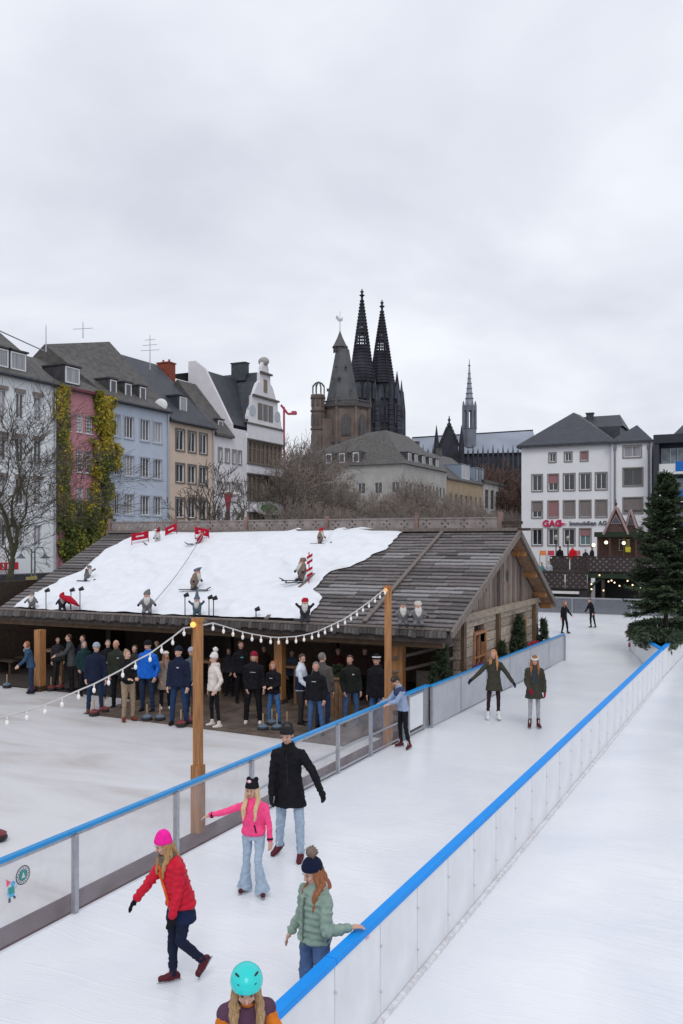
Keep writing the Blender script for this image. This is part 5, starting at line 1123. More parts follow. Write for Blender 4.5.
# ---------------------------------------------------------------- Conifers
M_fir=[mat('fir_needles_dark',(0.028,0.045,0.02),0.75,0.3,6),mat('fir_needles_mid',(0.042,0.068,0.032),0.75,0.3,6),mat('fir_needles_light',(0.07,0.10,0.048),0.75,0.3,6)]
def conifer(H,R,seed,whorls,per,base=.12,dens=1.0,nl=.10,nw=.028,pw=.82):
    rnd=random.Random(seed); v=[];f=[];mi=[]; bv=[];bf=[]
    def needle(c,d,w_,L_,m):
        o=len(v); s=d.cross(w_)
        if s.length<1e-4: return
        s.normalize(); s*=nw*rnd.uniform(.7,1.3)
        e=c+d*L_; v.extend([(c-s*.5).to_tuple(),(c+d*L_*.55-s).to_tuple(),e.to_tuple(),(c+d*L_*.55+s).to_tuple()]); f.append((o,o+1,o+2,o+3)); mi.append(m)
    def twig(p,d,L_,m,tip=False):
        n=max(3,int(L_/.06*dens)); q=Vector(p)
        for i in range(n):
            d=(d+Vector((0,0,.01))).normalized(); c=q+d*(L_*i/n)
            k=(1-.55*i/n)
            for s in (-1,1,0):
                r=Vector((rnd.gauss(0,.3),rnd.gauss(0,.3),rnd.gauss(0,.35)+(.35 if s==0 else 0)))
                lat=d.cross(Vector((0,0,1))).normalized()*s
                dd=(d*.8+lat*.75+r*.6).normalized()
                needle(c,dd,Vector((rnd.gauss(0,1),rnd.gauss(0,1),rnd.gauss(0,1)+1)),nl*k*rnd.uniform(.8,1.5),m)
        needle(q+d*L_,d,Vector((0,0,1)),nl*1.3,m)
    for wv in range(whorls):
        fz=base+(1-base)*(wv/whorls)**.92; z=H*fz; rr=R*(1-fz)**pw*1.08+.05
        for b in range(per if fz<.85 else per-2):
            az=rnd.uniform(0,6.283); L_=rr*rnd.uniform(.68,1.12); up=lerp(-.28,.55,fz)+rnd.uniform(-.12,.12)
            d=Vector((math.cos(az),math.sin(az),up)).normalized(); p0=Vector((0,0,z+rnd.uniform(-.05,.05))); p=Vector(p0); ns=max(3,int(L_/.14)); pts=[Vector(p)]
            for i in range(ns):
                k=i/ns; d=(d+Vector((0,0,(-.05 if k<.5 else .09)))).normalized(); p=p+d*(L_/ns); pts.append(Vector(p))
            for i in range(ns): tri_tube(bv,bf,pts[i],pts[i+1],.028*(1-i/ns)+.006,.028*(1-(i+1)/ns)+.005)
            for i in range(1,ns+1):
                k=i/ns
                if k<.18: continue
                dd=(pts[i]-pts[i-1]).normalized(); lat=dd.cross(Vector((0,0,1))).normalized()
                tl=(.16+.36*L_*(1-k*.72)*.6)*rnd.uniform(.7,1.2)
                for s in (-1,1):
                    td=(dd*.75+lat*s*.8+Vector((0,0,-.22+rnd.uniform(-.15,.15)))).normalized()
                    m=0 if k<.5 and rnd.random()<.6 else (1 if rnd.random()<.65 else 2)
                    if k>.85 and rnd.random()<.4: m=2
                    twig(pts[i],td,tl,m)
            twig(pts[-1],d,.22,2 if rnd.random()<.5 else 1)
    for i in range(6): tri_tube(bv,bf,Vector((0,0,H*i/6.)),Vector((0,0,H*(i+1)/6.)),lerp(.11,.012,i/6)*H/6.8,lerp(.11,.012,(i+1)/6)*H/6.8,8)
    me=bpy.data.meshes.new('crown'); me.from_pydata([tuple(q) for q in v],[],f)
    for m in M_fir: me.materials.append(m)
    me.polygons.foreach_set('material_index',mi)
    return [('crown',me),('trunk',mk('trunk',(bv,bf),M_bark))]
p=at(666,629,34); zb=.8
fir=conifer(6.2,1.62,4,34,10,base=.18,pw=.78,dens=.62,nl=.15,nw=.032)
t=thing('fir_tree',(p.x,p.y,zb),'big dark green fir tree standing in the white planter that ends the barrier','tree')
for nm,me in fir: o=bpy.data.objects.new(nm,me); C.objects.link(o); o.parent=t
pc=Vector((p.x,p.y,0)); pl=thing('tree_planter',pc,'many-sided white planter with blue rim round the foot of the fir','planter')
V=[Vector((x,y,0)) for x,y in ((-3.3,29.98),(-4.2,32.8),(-5.15,36.6),(-4.7,39),(-3.9,40),(-3.2,39),(-3.24,36),(-3.28,33))]; nv=len(V)
for k in range(nv):
    A,B_=V[k],V[(k+1)%nv]; d=(B_-A); ln=d.length/2; d.normalize(); n=Vector((d.y,-d.x,0))
    MB().obox((A+B_)/2+Vector((0,0,.45)),d,n,(0,0,1),ln-.01,.03,.43).build('side_panel',M_pw,pl)
    MB().obox((A+B_)/2+Vector((0,0,.91+.002*k)),d,n,(0,0,1),ln+.02,.06,.03).build('rim',M_blue,pl)
MB().prism([v+Vector((0,0,.6))+(pc-v)*.05 for v in V],(0,0,.25)).build('soil',mat('bark_mulch',(0.03,0.022,0.015),0.95,0.4,8,0.5,20),pl)
def heap():
    rnd=random.Random(9); v=[];f=[];mi=[]
    for _ in range(19000):
        k=rnd.randrange(nv); A,B_=V[k],V[(k+1)%nv]; q=A.lerp(B_,rnd.random()); rad=math.sqrt(rnd.uniform(.05,1.28)); P_=pc+(q-pc)*rad
        if P_.y<31.3+rnd.uniform(0,.5): continue
        x,y=P_.x-pc.x,P_.y-pc.y; a=math.atan2(y,x)
        z=.98+.14*noise.noise(Vector((x*1.4,y*1.4,4)))+rnd.uniform(0,.15)-max(0,rad-1)*2.6
        c=Vector((x,y,z)); d=Vector((math.cos(a)+rnd.gauss(0,.7),math.sin(a)+rnd.gauss(0,.7),rnd.gauss(0,.35)-(.3 if rad>.9 else 0))).normalized(); s=d.cross(Vector((rnd.gauss(0,1),rnd.gauss(0,1),rnd.gauss(0,1)+1.5))).normalized()*.03; L_=rnd.uniform(.12,.25); o=len(v)
        v.extend([(c-s*.5).to_tuple(),(c+d*L_*.5-s).to_tuple(),(c+d*L_).to_tuple(),(c+d*L_*.5+s).to_tuple()]); f.append((o,o+1,o+2,o+3)); mi.append(rnd.choice((0,1,1,2)))
    me=bpy.data.meshes.new('fir_branch_cover'); me.from_pydata([tuple(q) for q in v],[],f)
    for m in M_fir: me.materials.append(m)
    me.polygons.foreach_set('material_index',mi)
    o=bpy.data.objects.new('fir_branch_cover',me); C.objects.link(o); o.location=pc; tag(o,'cut fir branches heaped over the rim of the planter','fir branches',kind='stuff')
heap()
# candy-striped pole at the planter
b=Vector((-5.25,36.5,0)); t=thing('striped_pole',b,'short red and white striped pole at the left corner of the tree planter','pole')
for k in range(6): MB().tube((b.x,b.y,.02+k*.16),(b.x,b.y,.02+(k+1)*.16),.045,.045,10).build('stripe',M_red if k%2 else M_white,t)
# small firs in pots along the gable wall
sf=conifer(1.5,.55,8,16,9,base=.03,dens=.9,nl=.09,nw=.022)
lbs=['small fir bush at the front corner of the gable wall','potted fir between the first window and the post of the gable wall','taller fir bush between the two gable windows','fir bush at the far end of the gable wall']
for i,(px,X,s) in enumerate(((441,-7.75,1.05),(502,-7.42,.78),(519,-7.42,1.15),(543,-7.38,.95))):
    r0=ray(px); Y=X/r0.x*r0.y
    t=thing('fir_bush',(X,Y,GZ),lbs[i],'bush','small firs along the gable wall')
    for nm,me in sf: 
        o=bpy.data.objects.new(nm,me); C.objects.link(o); o.parent=t; o.scale=(s*.42,s,s*1.05); o.location=(0,0,.3)
    MB().loft([((X,Y,GZ),(1,0,0),(0,1,0),.14,.14),((X,Y,GZ+.4),(1,0,0),(0,1,0),.19,.19)],12).build('pot',mat('dark_pot',(0.05,0.03,0.025),0.7),t)
# little red flowers at the wall
for i,(px,y_) in enumerate(((533,645),(479,665))):
    r0=ray(px); X=-7.38; Y=X/r0.x*r0.y; t=thing('flower_box',(X,Y,.75),('red flower box at the far gable window','purple-red flower box below the near gable window')[i],'flower box')
    MB().box(X-.08,X+.08,Y-.45,Y+.45,.72,.85).build('box',M_wood_g,t)
    m=MB(); rnd=random.Random(i)
    for _ in range(60): m.ell((X+rnd.gauss(0,.05),Y+rnd.uniform(-.42,.42),.88+rnd.uniform(0,.10)),.035,nu=5,nv=4)
    m.build('blossom',mat('heather_red' if i==0 else 'heather_purple',(0.35,0.03,0.06) if i==0 else (0.12,0.03,0.12),0.8,0.3,30),t)
import numpy as np
# ================================================================ PEOPLE
UP=Vector((0,0,1)); QUEUE=[]
def remesh(mb,name,m,parent,vox,smooth=3):
    me=bpy.data.meshes.new(name); me.from_pydata([tuple(p) for p in mb.v],[],mb.f)
    bm=bmesh.new(); bm.from_mesh(me); bmesh.ops.recalc_face_normals(bm,faces=bm.faces); bm.to_mesh(me); bm.free()
    me.materials.append(m); ob=bpy.data.objects.new(name,me); C.objects.link(ob); ob.parent=parent; ORG[ob]=Vector((0,0,0))
    r=ob.modifiers.new('r','REMESH'); r.mode='VOXEL'; r.voxel_size=vox; r.use_smooth_shade=True
    if smooth: s=ob.modifiers.new('s','SMOOTH'); s.iterations=smooth; s.factor=.5
    QUEUE.append(ob); return ob
def bake():
    dg=bpy.context.evaluated_depsgraph_get(); dg.update(); out=[]
    for ob in QUEUE: out.append(bpy.data.meshes.new_from_object(ob.evaluated_get(dg)))
    for ob,me in zip(QUEUE,out):
        wrinkle(ob,me); ob.modifiers.clear(); nm=ob.name.split('.')[0]; ob.data=me; me.name=nm
    QUEUE.clear()
def wrinkle(ob,me):
    nm=ob.name.split('.')[0]
    A={'jacket':.008,'coat':.008,'trousers':.008,'skirt':.006,'hair':.007,'scarf':.006,'hood':.005,'hat':.002}.get(nm)
    if not A: return
    sd=random.random()*6; n=len(me.vertices); co=np.empty(n*3,np.float32); no_=np.empty(n*3,np.float32)
    me.vertices.foreach_get('co',co); me.vertices.foreach_get('normal',no_); co=co.reshape(-1,3); no_=no_.reshape(-1,3); x,y,z=co.T
    if nm=='hair': w=.5*np.sin(150*x+60*y+6*np.sin(9*z+sd))+.5*np.sin(170*y-50*x+4*np.sin(12*z))
    else:
        w1=np.sin(21*z+9*x+2.2*np.sin(13*x+sd)+2*np.sin(11*y+5*z)); w2=np.sin(34*z-19*x+12*y+2.5*np.sin(17*z+sd)+2*np.sin(23*x)); w3=np.sin(60*z+25*y+2*np.sin(31*x+sd)+2*np.sin(28*z))
        w=.45*(1-2*np.abs(w1))+.4*(1-2*np.abs(w2))+.22*w3-.1
    co+=no_*(w*A)[:,None]; me.vertices.foreach_set('co',co.ravel()); me.update()
def V3(*a): return Vector(a)
def hand(mb,p,d,n,side,k,fat=1.0,curl=.5):
    """palm and five fingers; p wrist, d pointing direction, n palm normal, side +1 thumb towards d x n"""
    d=d.normalized(); n=(n-d*n.dot(d)).normalized(); w=d.cross(n).normalized()*side
    mb.ell(p+d*.045*k,.040*k*fat,.022*k*fat,.052*k,ax=w,ay=n,az=d,nu=12,nv=8)
    for i,(o,L_) in enumerate(((-.030,.060),(-.010,.075),(.011,.080),(.031,.070))):
        o=-o; b=p+d*.085*k+w*o*k; r=.0098*k*fat
        d1=(d*math.cos(curl*.5)+n*math.sin(curl*.5)+w*o*2.2).normalized(); d2=(d*math.cos(curl*1.4)+n*math.sin(curl*1.4)+w*o*1.2).normalized()
        m=b+d1*L_*.5*k; mb.cap(b-d*.02*k,m,r*1.05,r,8); mb.cap(m,m+d2*L_*.5*k,r,r*.85,8)
    b=p+d*.025*k+w*.032*k; d1=(d*.75+w*.65+n*.25).normalized(); m=b+d1*.035*k; mb.cap(b,m,.013*k*fat,.0115*k*fat,8); mb.cap(m,m+(d*.9+w*.25+n*.3).normalized()*.032*k,.0115*k*fat,.0095*k*fat,8)
M_skin=mat('skin',(0.55,0.33,0.25),0.55,0.06,10,spec=0.3); M_skin2=mat('skin_ruddy',(0.50,0.27,0.20),0.55,0.06,10,spec=0.3)
M_eye=mat('eye_dark',(0.05,0.035,0.03),0.3); M_lip=mat('lip_rose',(0.42,0.14,0.13),0.5); M_brow=mat('brow_brown',(0.20,0.12,0.08),0.8)
M_blade=mat('skate_blade',(0.55,0.56,0.58),0.25,0.05,5,metal=0.9)
_eye=None
def cloth(name,c,rough=.85,var=.14,scale=14,b=.35,bs=26): return mat('cloth_'+name,c,rough,var,scale,b,bs,spec=.15)
def person(label,px,py,h,yaw,gz=0.0,top=None,bot=None,shoe=None,hat=None,hair=None,legs=None,arms=None,lean=(0,0),head=(0,0),coat=.10,puff=0,glove=None,scarf=None,
           flare=0,skate=None,bulk=1.0,vox=.016,zshift=0.0,skirt=None,hood=None,extra=None,hs=1.0,skin=None,D=None,group=None,armr=1.0,legr=1.0,bladem=None,shoulder=1.0):
    skin=skin or M_skin
    base=gnd(px,py,gz) if D is None else Vector((*at(px,600,D).xy,gz))
    rz=math.atan2(Rv.y,Rv.x)
    t=thing('person',base,label,'person',group,rz=rz or 1e-6)
    bulk*=1.10; armr*=1.12; legr*=1.06; rn=random.Random(label)
    k=h/1.78; a=R_(yaw); d=V3(math.sin(a),-math.cos(a),0); r=V3(-math.cos(a),-math.sin(a),0)
    legs=legs or [((.03,rn.uniform(-.02,.12)),(.02,rn.uniform(-.12,0)),0,rn.uniform(-20,10)),((.06,rn.uniform(-.05,.1)),(.04,rn.uniform(-.12,0)),0,rn.uniform(-5,25))]
    # legs given as (thigh (side,fwd),(shin side,fwd), foot pitch) relative to body; converted to local directions
    sole=.075*k+(.045*k if skate else 0)
    def dirv(s,side_f): sx,f=side_f; v=r*(s*sx)+d*f-UP*math.sqrt(max(.05,1-sx*sx-f*f)); return v.normalized()
    J=[]
    for s,lg in zip((1,-1),legs):
        th=dirv(s,lg[0]); sh=dirv(s,lg[1]); J.append((s,th,sh,lg[2] if len(lg)>2 else 0.0, lg[3] if len(lg)>3 else 0.0))
    drop=max(-(.445*k*th.z+.435*k*sh.z) for _,th,sh,_,_ in J)
    pel=V3(0,0,drop+sole+zshift)
    sp=(UP+r*0+V3(lean[0],lean[1],0)).normalized(); rr=(r-sp*r.dot(sp)).normalized(); ff=sp.cross(rr)*-1
    if ff.dot(d)<0: ff=-ff
    sh_c=pel+sp*.50*k
    body=MB(); T=MB(); B=MB()
    # torso core
    body.loft([(pel-sp*.06*k,rr,ff,.11*k,.085*k),(pel+sp*.05*k,rr,ff,.14*k,.095*k),(pel+sp*.2*k,rr,ff,.115*k,.08*k),(pel+sp*.4*k,rr,ff,.145*k,.095*k),(sh_c,rr,ff,.12*k,.07*k)],16)
    hy,hp=R_(yaw+head[0]),R_(head[1])
    hf=V3(math.sin(hy)*math.cos(hp),-math.cos(hy)*math.cos(hp),-math.sin(hp)); hr=V3(-math.cos(hy),-math.sin(hy),0); hu=hr.cross(hf); 
    if hu.z<0: hu=-hu
    kk=k*hs
    neck=sh_c+sp*.045*k; hc=sh_c+sp*.085*k+(sp*.4+hu*.6).normalized()*.115*kk+d*.015*k
    body.cap(sh_c,hc-hu*.06*kk,.06*k,.052*kk,12)
    body.ell(hc-hf*.012*kk+hu*.02*kk,.075*kk,.092*kk,.098*kk,hr,hf,hu,18,12)
    body.ell(hc+hf*.022*kk-hu*.045*kk,.056*kk,.062*kk,.075*kk,hr,hf,hu,16,10)
    body.cap(hc+hf*.083*kk+hu*.012*kk,hc+hf*.104*kk-hu*.018*kk,.009*kk,.015*kk,8)
    for s in (1,-1): body.ell(hc+hr*s*.078*kk-hf*.005*kk,.012*kk,.02*kk,.032*kk,hr,hf,hu,8,6); body.ell(hc+hf*.073*kk+hr*s*.038*kk-hu*.022*kk,.02*kk,.016*kk,.016*kk,hr,hf,hu,8,6)
    hm=MB()
    # arms: (shoulder->elbow dir (side,fwd,up)), (elbow->wrist dir)
    arms=arms or [((rn.uniform(.12,.25),rn.uniform(-.12,.1),-1),(rn.uniform(-.25,.1),rn.uniform(.1,.5),-.9)),((rn.uniform(.12,.25),rn.uniform(-.12,.1),-1),(rn.uniform(-.25,.1),rn.uniform(.1,.5),-.9))]
    ar=armr*k; wr=[]
    gl=[]
    for s,(u,f) in zip((1,-1),arms):
        S0=sh_c-sp*.068*k+rr*s*.152*k*bulk*shoulder
        du=(r*s*u[0]+d*u[1]+UP*u[2]).normalized() if u[0]!='L' else V3(*u[1:]).normalized(); df=(r*s*f[0]+d*f[1]+UP*f[2]).normalized() if f[0]!='L' else V3(*f[1:]).normalized()
        E=S0+du*.285*k; W=E+df*.25*k; wr.append((W,df))
        body.cap(S0,E,.045*k,.036*k,10); body.cap(E,W,.036*k,.025*k,10)
        T.cap(sh_c-sp*.015*k+rr*s*.04*k,S0,.062*k,.062*ar,14); T.cap(S0,E,.066*ar,.054*ar,14); T.cap(E,W-df*.012*k,.054*ar,.044*ar,14)
        T.tube(W-df*.035*k,W+df*.004*k,.046*ar,.046*ar,14)
        if puff:
            for A_,B_,ra,rb in ((S0,E,.072,.061),(E,W,.061,.05)):
                L_=(B_-A_).length; n=max(2,int(L_/(.062*k))); ax=(B_-A_).normalized(); p1_=ax.cross(V3(.3,.5,.8)).normalized(); p2_=ax.cross(p1_)
                for i in range(n):
                    q=(i+.5)/n; T.ell(A_.lerp(B_,q),lerp(ra,rb,q)*ar*1.08,lerp(ra,rb,q)*ar*1.08,.036*k,p1_,p2_,ax,12,8)
        pn=(d*-.6-r*s*.8) if abs(df.z)>.6 else V3(0,0,-1)
        tgt=body
        if glove: tgt=MB(); gl.append(tgt); tgt.cap(W-df*.03*k,W+df*.03*k,.034*k,.03*k,10)
        hand(tgt,W,df,pn,-s*(1 if abs(df.z)>.6 else 1),k*1.0,1.28 if glove else 1.08)
    # legs
    lr=legr*k
    bw=.9 if bulk<1.05 else 1.0
    hb=bulk*min(1,legr*.97); q_=1.0 if coat<.05 else .87
    B.loft([(pel-sp*.09*k,rr,ff,.135*k*hb*q_,.108*k*hb*q_),(pel+sp*.0*k,rr,ff,.148*k*hb*q_,.112*k*hb*q_),(pel+sp*.10*k,rr,ff,.125*k*hb*q_,.092*k*hb*q_)],18)
    sb=MB()
    for s,th,sn_,fp,fy in J:
        H0=pel+rr*s*.082*k*bulk-sp*.01*k; K=H0+th*.445*k; A=K+sn_*.435*k
        body.cap(H0,K,.065*k,.045*k,10); body.cap(K,A,.042*k,.03*k,10)
        B.cap(H0,K,.088*lr*min(bulk,1.12)*(.88 if coat>.05 else 1),.066*lr,16); 
        if flare: B.cap(K,A-sn_*.03*k,.066*lr,.07*lr+flare*.5*k,16); B.tube(K+sn_*.2*k,A+sn_*.035*k,.068*lr,.062*lr+flare*k,18)
        else: B.cap(K,A-sn_*.0*k,.064*lr,.052*lr,16)
        for q in (.12,.3,.75): B.ell(K.lerp(A,q)+d*.006*k,(.066-.014*q)*lr,(.066-.014*q)*lr,.02*k,nu=12,nv=7) if not flare and legr>.95 else None
        # foot: along facing, pitched down by fp, about the ankle; tilts with the shin
        yawf=a+R_(fy); fd=V3(math.sin(yawf),-math.cos(yawf),0)
        shin=-sn_; ff2=(fd-shin*fd.dot(shin)).normalized() if fp or abs(sn_.z)<.93 else fd
        if fp: ff2=(fd*math.cos(R_(fp))-UP*math.sin(R_(fp))).normalized()
        fu=(shin-ff2*shin.dot(ff2)).normalized(); fr=ff2.cross(fu)
        body.cap(A,A-fu*.05*k+ff2*.10*k,.03*k,.028*k,8)
        S_=MB(); 
        S_.loft([(A-fu*.075*k+ff2*(.045*k),fr,ff2,.046*k,.135*k),(A-fu*.055*k+ff2*.045*k,fr,ff2,.05*k,.14*k),(A-fu*.03*k+ff2*.03*k,fr,ff2,.047*k,.12*k),(A+fu*.0*k+ff2*.0*k,fr,ff2,.044*k,.07*k)],16)
        S_.ell(A-fu*.045*k+ff2*.13*k,.044*k,.055*k,.033*k,fr,ff2,fu,12,8)
        S_.cap(A-fu*.02*k,A+shin*(.12 if skate else .07)*k,.047*k,.05*k,12)
        so=remesh(S_,'ice_skate' if skate else 'boot',shoe or M_black,t,max(vox,.012)*.9,2)
        if skate:
            b_=MB(); b_.obox(A-fu*.105*k+ff2*.045*k,ff2,fr,fu,.15*k,.0035*k,.012*k)
            for q in (-.04,.12): b_.obox(A-fu*.088*k+ff2*q*k,ff2,fr,fu,.012*k,.008*k,.018*k)
            b_.obox(A-fu*.077*k+ff2*.045*k,ff2,fr,fu,.13*k,.03*k,.004*k,0)
            bo=b_.build('blade',bladem or M_blade,None); bo.parent=so
            l_=MB(); l_.cap(A-fu*.01*k+ff2*.045*k,A+shin*.09*k+ff2*.045*k,.010*k,.010*k,6)
            lo=l_.build('lacing',M_white if skate!='white' else M_white,None,smooth=True); lo.parent=so
    # top garment
    n=int((.60+coat)/.035) if puff else 12; rg=[]
    keys=[(-coat,.172+.06*coat+(.02 if coat>.2 else 0),.134+.05*coat),(-.02,.168,.134),(.14,.150,.121),(.30,.158,.122),(.42,.164,.120),(.48,.135,.105),(.53,.092,.080),(.565,.070,.070),(.615,.066,.066)]
    if coat<.05: keys[0]=(-coat,.145,.112)
    for i in range(n+1):
        tt=lerp(-coat,.61,i/n)
        for A_,B_ in zip(keys[:-1],keys[1:]):
            if A_[0]<=tt<=B_[0]+1e-6: q=(tt-A_[0])/max(1e-5,B_[0]-A_[0]); rx=lerp(A_[1],B_[1],q); ry=lerp(A_[2],B_[2],q)
        if puff and tt<.5: e=.010*(1 if i%2 else -1); rx+=e+.006; ry+=e+.006
        c=pel+(sp*tt if tt>0 else UP*tt)*k
        rg.append((c,rr if tt>0 else r,ff if tt>0 else d,rx*k*bulk,ry*k*bulk))
    T.loft(rg,24)
    body_o=remesh(body,'body',skin,t,max(.0085,vox*.6),1)
    jo=remesh(T,'jacket' if coat<.2 else 'coat',top or cloth('grey',(.1,.1,.1)),t,vox,2 if puff else 3)
    remesh(B,'trousers',bot or cloth('jeans',(.05,.08,.15)),t,vox,3)
    if skirt: remesh(MB().loft([(pel-UP*.24*k,r,d,.205*k,.17*k),(pel-UP*.05*k,r,d,.185*k,.15*k),(pel+sp*.08*k,rr,ff,.145*k,.11*k)],20),'skirt',skirt,t,vox,1)
    for g_ in gl: remesh(g_,'glove',glove,t,max(.0085,vox*.6),1)
    # zip line on the front
    if scarf:
        s_=MB(); nc=sh_c+sp*.07*k
        for i in range(12):
            t0=2*math.pi*i/12; t1=2*math.pi*(i+1)/12; P_=lambda t_:nc+rr*math.cos(t_)*.082*k+ff*(math.sin(t_)*.075*k+.01*k)+sp*(.015*math.sin(3*t_))*k
            s_.cap(P_(t0),P_(t1),.034*k,.034*k,8)
        s_.cap(nc+ff*.10*k,nc+ff*.12*k-sp*.08*k,.035*k,.03*k,8); remesh(s_,'scarf',scarf,t,vox*.8,2)
    if hood:
        s_=MB(); nc=sh_c+sp*.055*k
        for i in range(10):
            t0=math.pi*1.0+math.pi*(i/10); t1=math.pi+math.pi*((i+1)/10); P_=lambda t_:nc+rr*math.cos(t_)*.09*k+ff*(math.sin(t_)*.085*k)
            s_.cap(P_(t0),P_(t1),.038*k,.038*k,8)
        s_.ell(nc-ff*.095*k-sp*.03*k,.085*k,.045*k,.085*k,rr,ff,sp); remesh(s_,'hood',hood,t,vox*.8,2)
    # face details
    for s in (1,-1):
        MB().ell(hc+hf*.081*kk+hr*s*.030*kk+hu*.012*kk,.0095*kk,.006*kk,.0048*kk,hr,hf,hu,8,5).build('eye',M_eye,None,smooth=True).parent=t
        MB().obox(hc+hf*.086*kk+hr*s*.031*kk+hu*.030*kk,hr,hf,hu,.013*kk,.003*kk,.0018*kk).build('eyebrow',M_brow,None).parent=t
    MB().ell(hc+hf*.083*kk-hu*.052*kk,.020*kk,.008*kk,.006*kk,hr,hf,hu,8,5).build('mouth',M_lip,None,smooth=True).parent=t
    F={'hc':hc,'hf':hf,'hr':hr,'hu':hu,'k':kk,'sh':sh_c,'sp':sp,'rr':rr,'ff':ff,'pel':pel,'kb':k,'wr':wr,'t':t,'vox':vox,'d':d,'r':r}
    if hair:
        st,hm_=hair; H=MB()
        H.ell(hc-hf*.018*kk+hu*.028*kk,.083*kk,.096*kk,.098*kk,hr,hf,hu,18,12)
        keep=MB(); 
        if st in('long','longfront'):
            for s in (1,-1):
                H.cap(hc+hr*s*.062*kk-hf*.02*kk+hu*.01*kk,hc+hr*s*.078*kk-hf*.01*kk-hu*.13*kk,.038*kk,.034*kk,10)
                L_=.30 if st=='long' else .34
                fo=.115 if st=='longfront' else .03; e1=hc+hr*s*.085*kk+hf*.01*kk-hu*.13*kk; H.cap(e1,hc+hr*s*.092*kk+d*(fo)*kk-UP*(L_-.10)*kk,.034*kk,.030*kk,10); H.cap(hc+hr*s*.092*kk+d*(fo)*kk-UP*(L_-.10)*kk,hc+hr*s*.085*kk+d*(fo+.02)*kk-UP*(L_+.05)*kk,.030*kk,.012*kk,10)
                H.cap(hc+hr*s*.072*kk+hf*.02*kk+hu*.01*kk,e1+d*.03*kk,.020*kk,.026*kk,8)
            H.cap(hc-hf*.06*kk,hc-hf*.09*kk-hu*.24*kk,.06*kk,.04*kk,10)
        elif st=='bun': H.ell(hc-hf*.07*kk+hu*.10*kk,.045*kk); H.cap(hc-hf*.05*kk,hc-hf*.05*kk-hu*.06*kk,.06*kk,.04*kk)
        elif st=='bob': 
            for s in (1,-1): H.cap(hc+hr*s*.066*kk-hf*.02*kk,hc+hr*s*.07*kk-hu*.12*kk,.035*kk,.03*kk,10)
            H.cap(hc-hf*.06*kk,hc-hf*.07*kk-hu*.12*kk,.05*kk,.045*kk,10)
        elif st=='shaggy':
            for i in range(16):
                t_=i*2.4; q=.3+.6*((i*.37)%1); v=hr*math.cos(t_)*.07+hf*math.sin(t_)*.075+hu*(.03+.05*q); H.ell(hc+v*kk,.035*kk,nu=8,nv=6)
        # trim the face side away: push vertices in front of the face plane back inside the skull
        def vis(p):
            v=p-hc; f=v.dot(hf)/kk; u=v.dot(hu)/kk; x=abs(v.dot(hr))/kk
            return f>.030 and u<.055-.0*x and x<.062
        H.v=[tuple((hc+(Vector(p)-hc)*.62) if vis(Vector(p)) else Vector(p)) for p in H.v]
        remesh(H,'hair',hm_,t,max(.009,vox*.6),2)
    if hat:
        st,m_=hat; H=MB(); c0=hc+hu*.030*kk-hf*.010*kk
        tilt=(hu*.93-hf*.36).normalized(); fw=hr.cross(tilt); fw=fw if fw.dot(hf)>0 else -fw
        prof={'beanie':[(0,.093,.106),(.035,.094,.106),(.075,.083,.093),(.105,.058,.065),(.122,.02,.024)],'tall':[(0,.09,.10),(.04,.092,.103),(.09,.08,.09),(.13,.055,.06),(.155,.018,.02)],'cap':[(0,.087,.102),(.03,.088,.10),(.065,.078,.088),(.085,.05,.055),(.092,.02,.02)]}[st if st in('beanie','tall','cap') else 'beanie']
        H.loft([(c0+tilt*u*kk,hr,fw,x*kk,y*kk) for u,x,y in prof],22)
        H.loft([(c0-tilt*.012*kk,hr,fw,.096*kk,.109*kk),(c0+tilt*.03*kk,hr,fw,.099*kk,.112*kk)],22)
        remesh(H,'hat',m_,t,max(.010,vox*.7),2)
        F['top']=c0+tilt*prof[-1][0]*kk; F['tilt']=tilt; F['fw']=fw; F['c0']=c0
    if extra: extra(F)
    return F
def child(mb,F,name,m,smooth=True,vox=None):
    if vox: return remesh(mb,name,m,F['t'],vox,2)
    o=mb.build(name,m,None,smooth=smooth); o.parent=F['t']; return o
def badge(F,x=-.07,y=.36,w=.035,h=.02,m=None,nm='name_badge',yy=.128):
    k=F['kb']; p=F['pel']+F['sp']*y*k+F['rr']*x*k+F['ff']*(yy*1.12+.004)*k
    child(MB().obox(p,F['rr'],F['ff'],F['sp'],w*k*.75,.006,h*k*.7),F,nm,m or mat('badge_grey',(.45,.45,.47),.6),False)
def zipper(F,m,y0=-.08,y1=.52,w=.006,off=.128):
    k=F['kb']; mb=MB()
    for i in range(8):
        a=lerp(y0,y1,i/8); b=lerp(y0,y1,(i+1)/8); g=lambda q:off*1.06*(1-.0*q)+(.004 if q<.4 else -.25*(q-.4))
        mb.obox(F['pel']+F['sp']*(a+b)/2*k+F['ff']*g((a+b)/2)*k,F['rr'],F['ff'],F['sp'],w*k,.012*k,(b-a)/2*k)
    child(mb,F,'zip',m,False)
def pom(F,r=.045,m=None):
    mb=MB(); rnd=random.Random(4); c=F['top']+F['tilt']*r*.7
    mb.ell(c,r,nu=12,nv=9)
    for _ in range(60):
        v=Vector((rnd.gauss(0,1),rnd.gauss(0,1),rnd.gauss(0,1))).normalized(); mb.tube(c+v*r*.8,c+v*r*1.25,.008,.001,4)
    child(mb,F,'pompom',m)
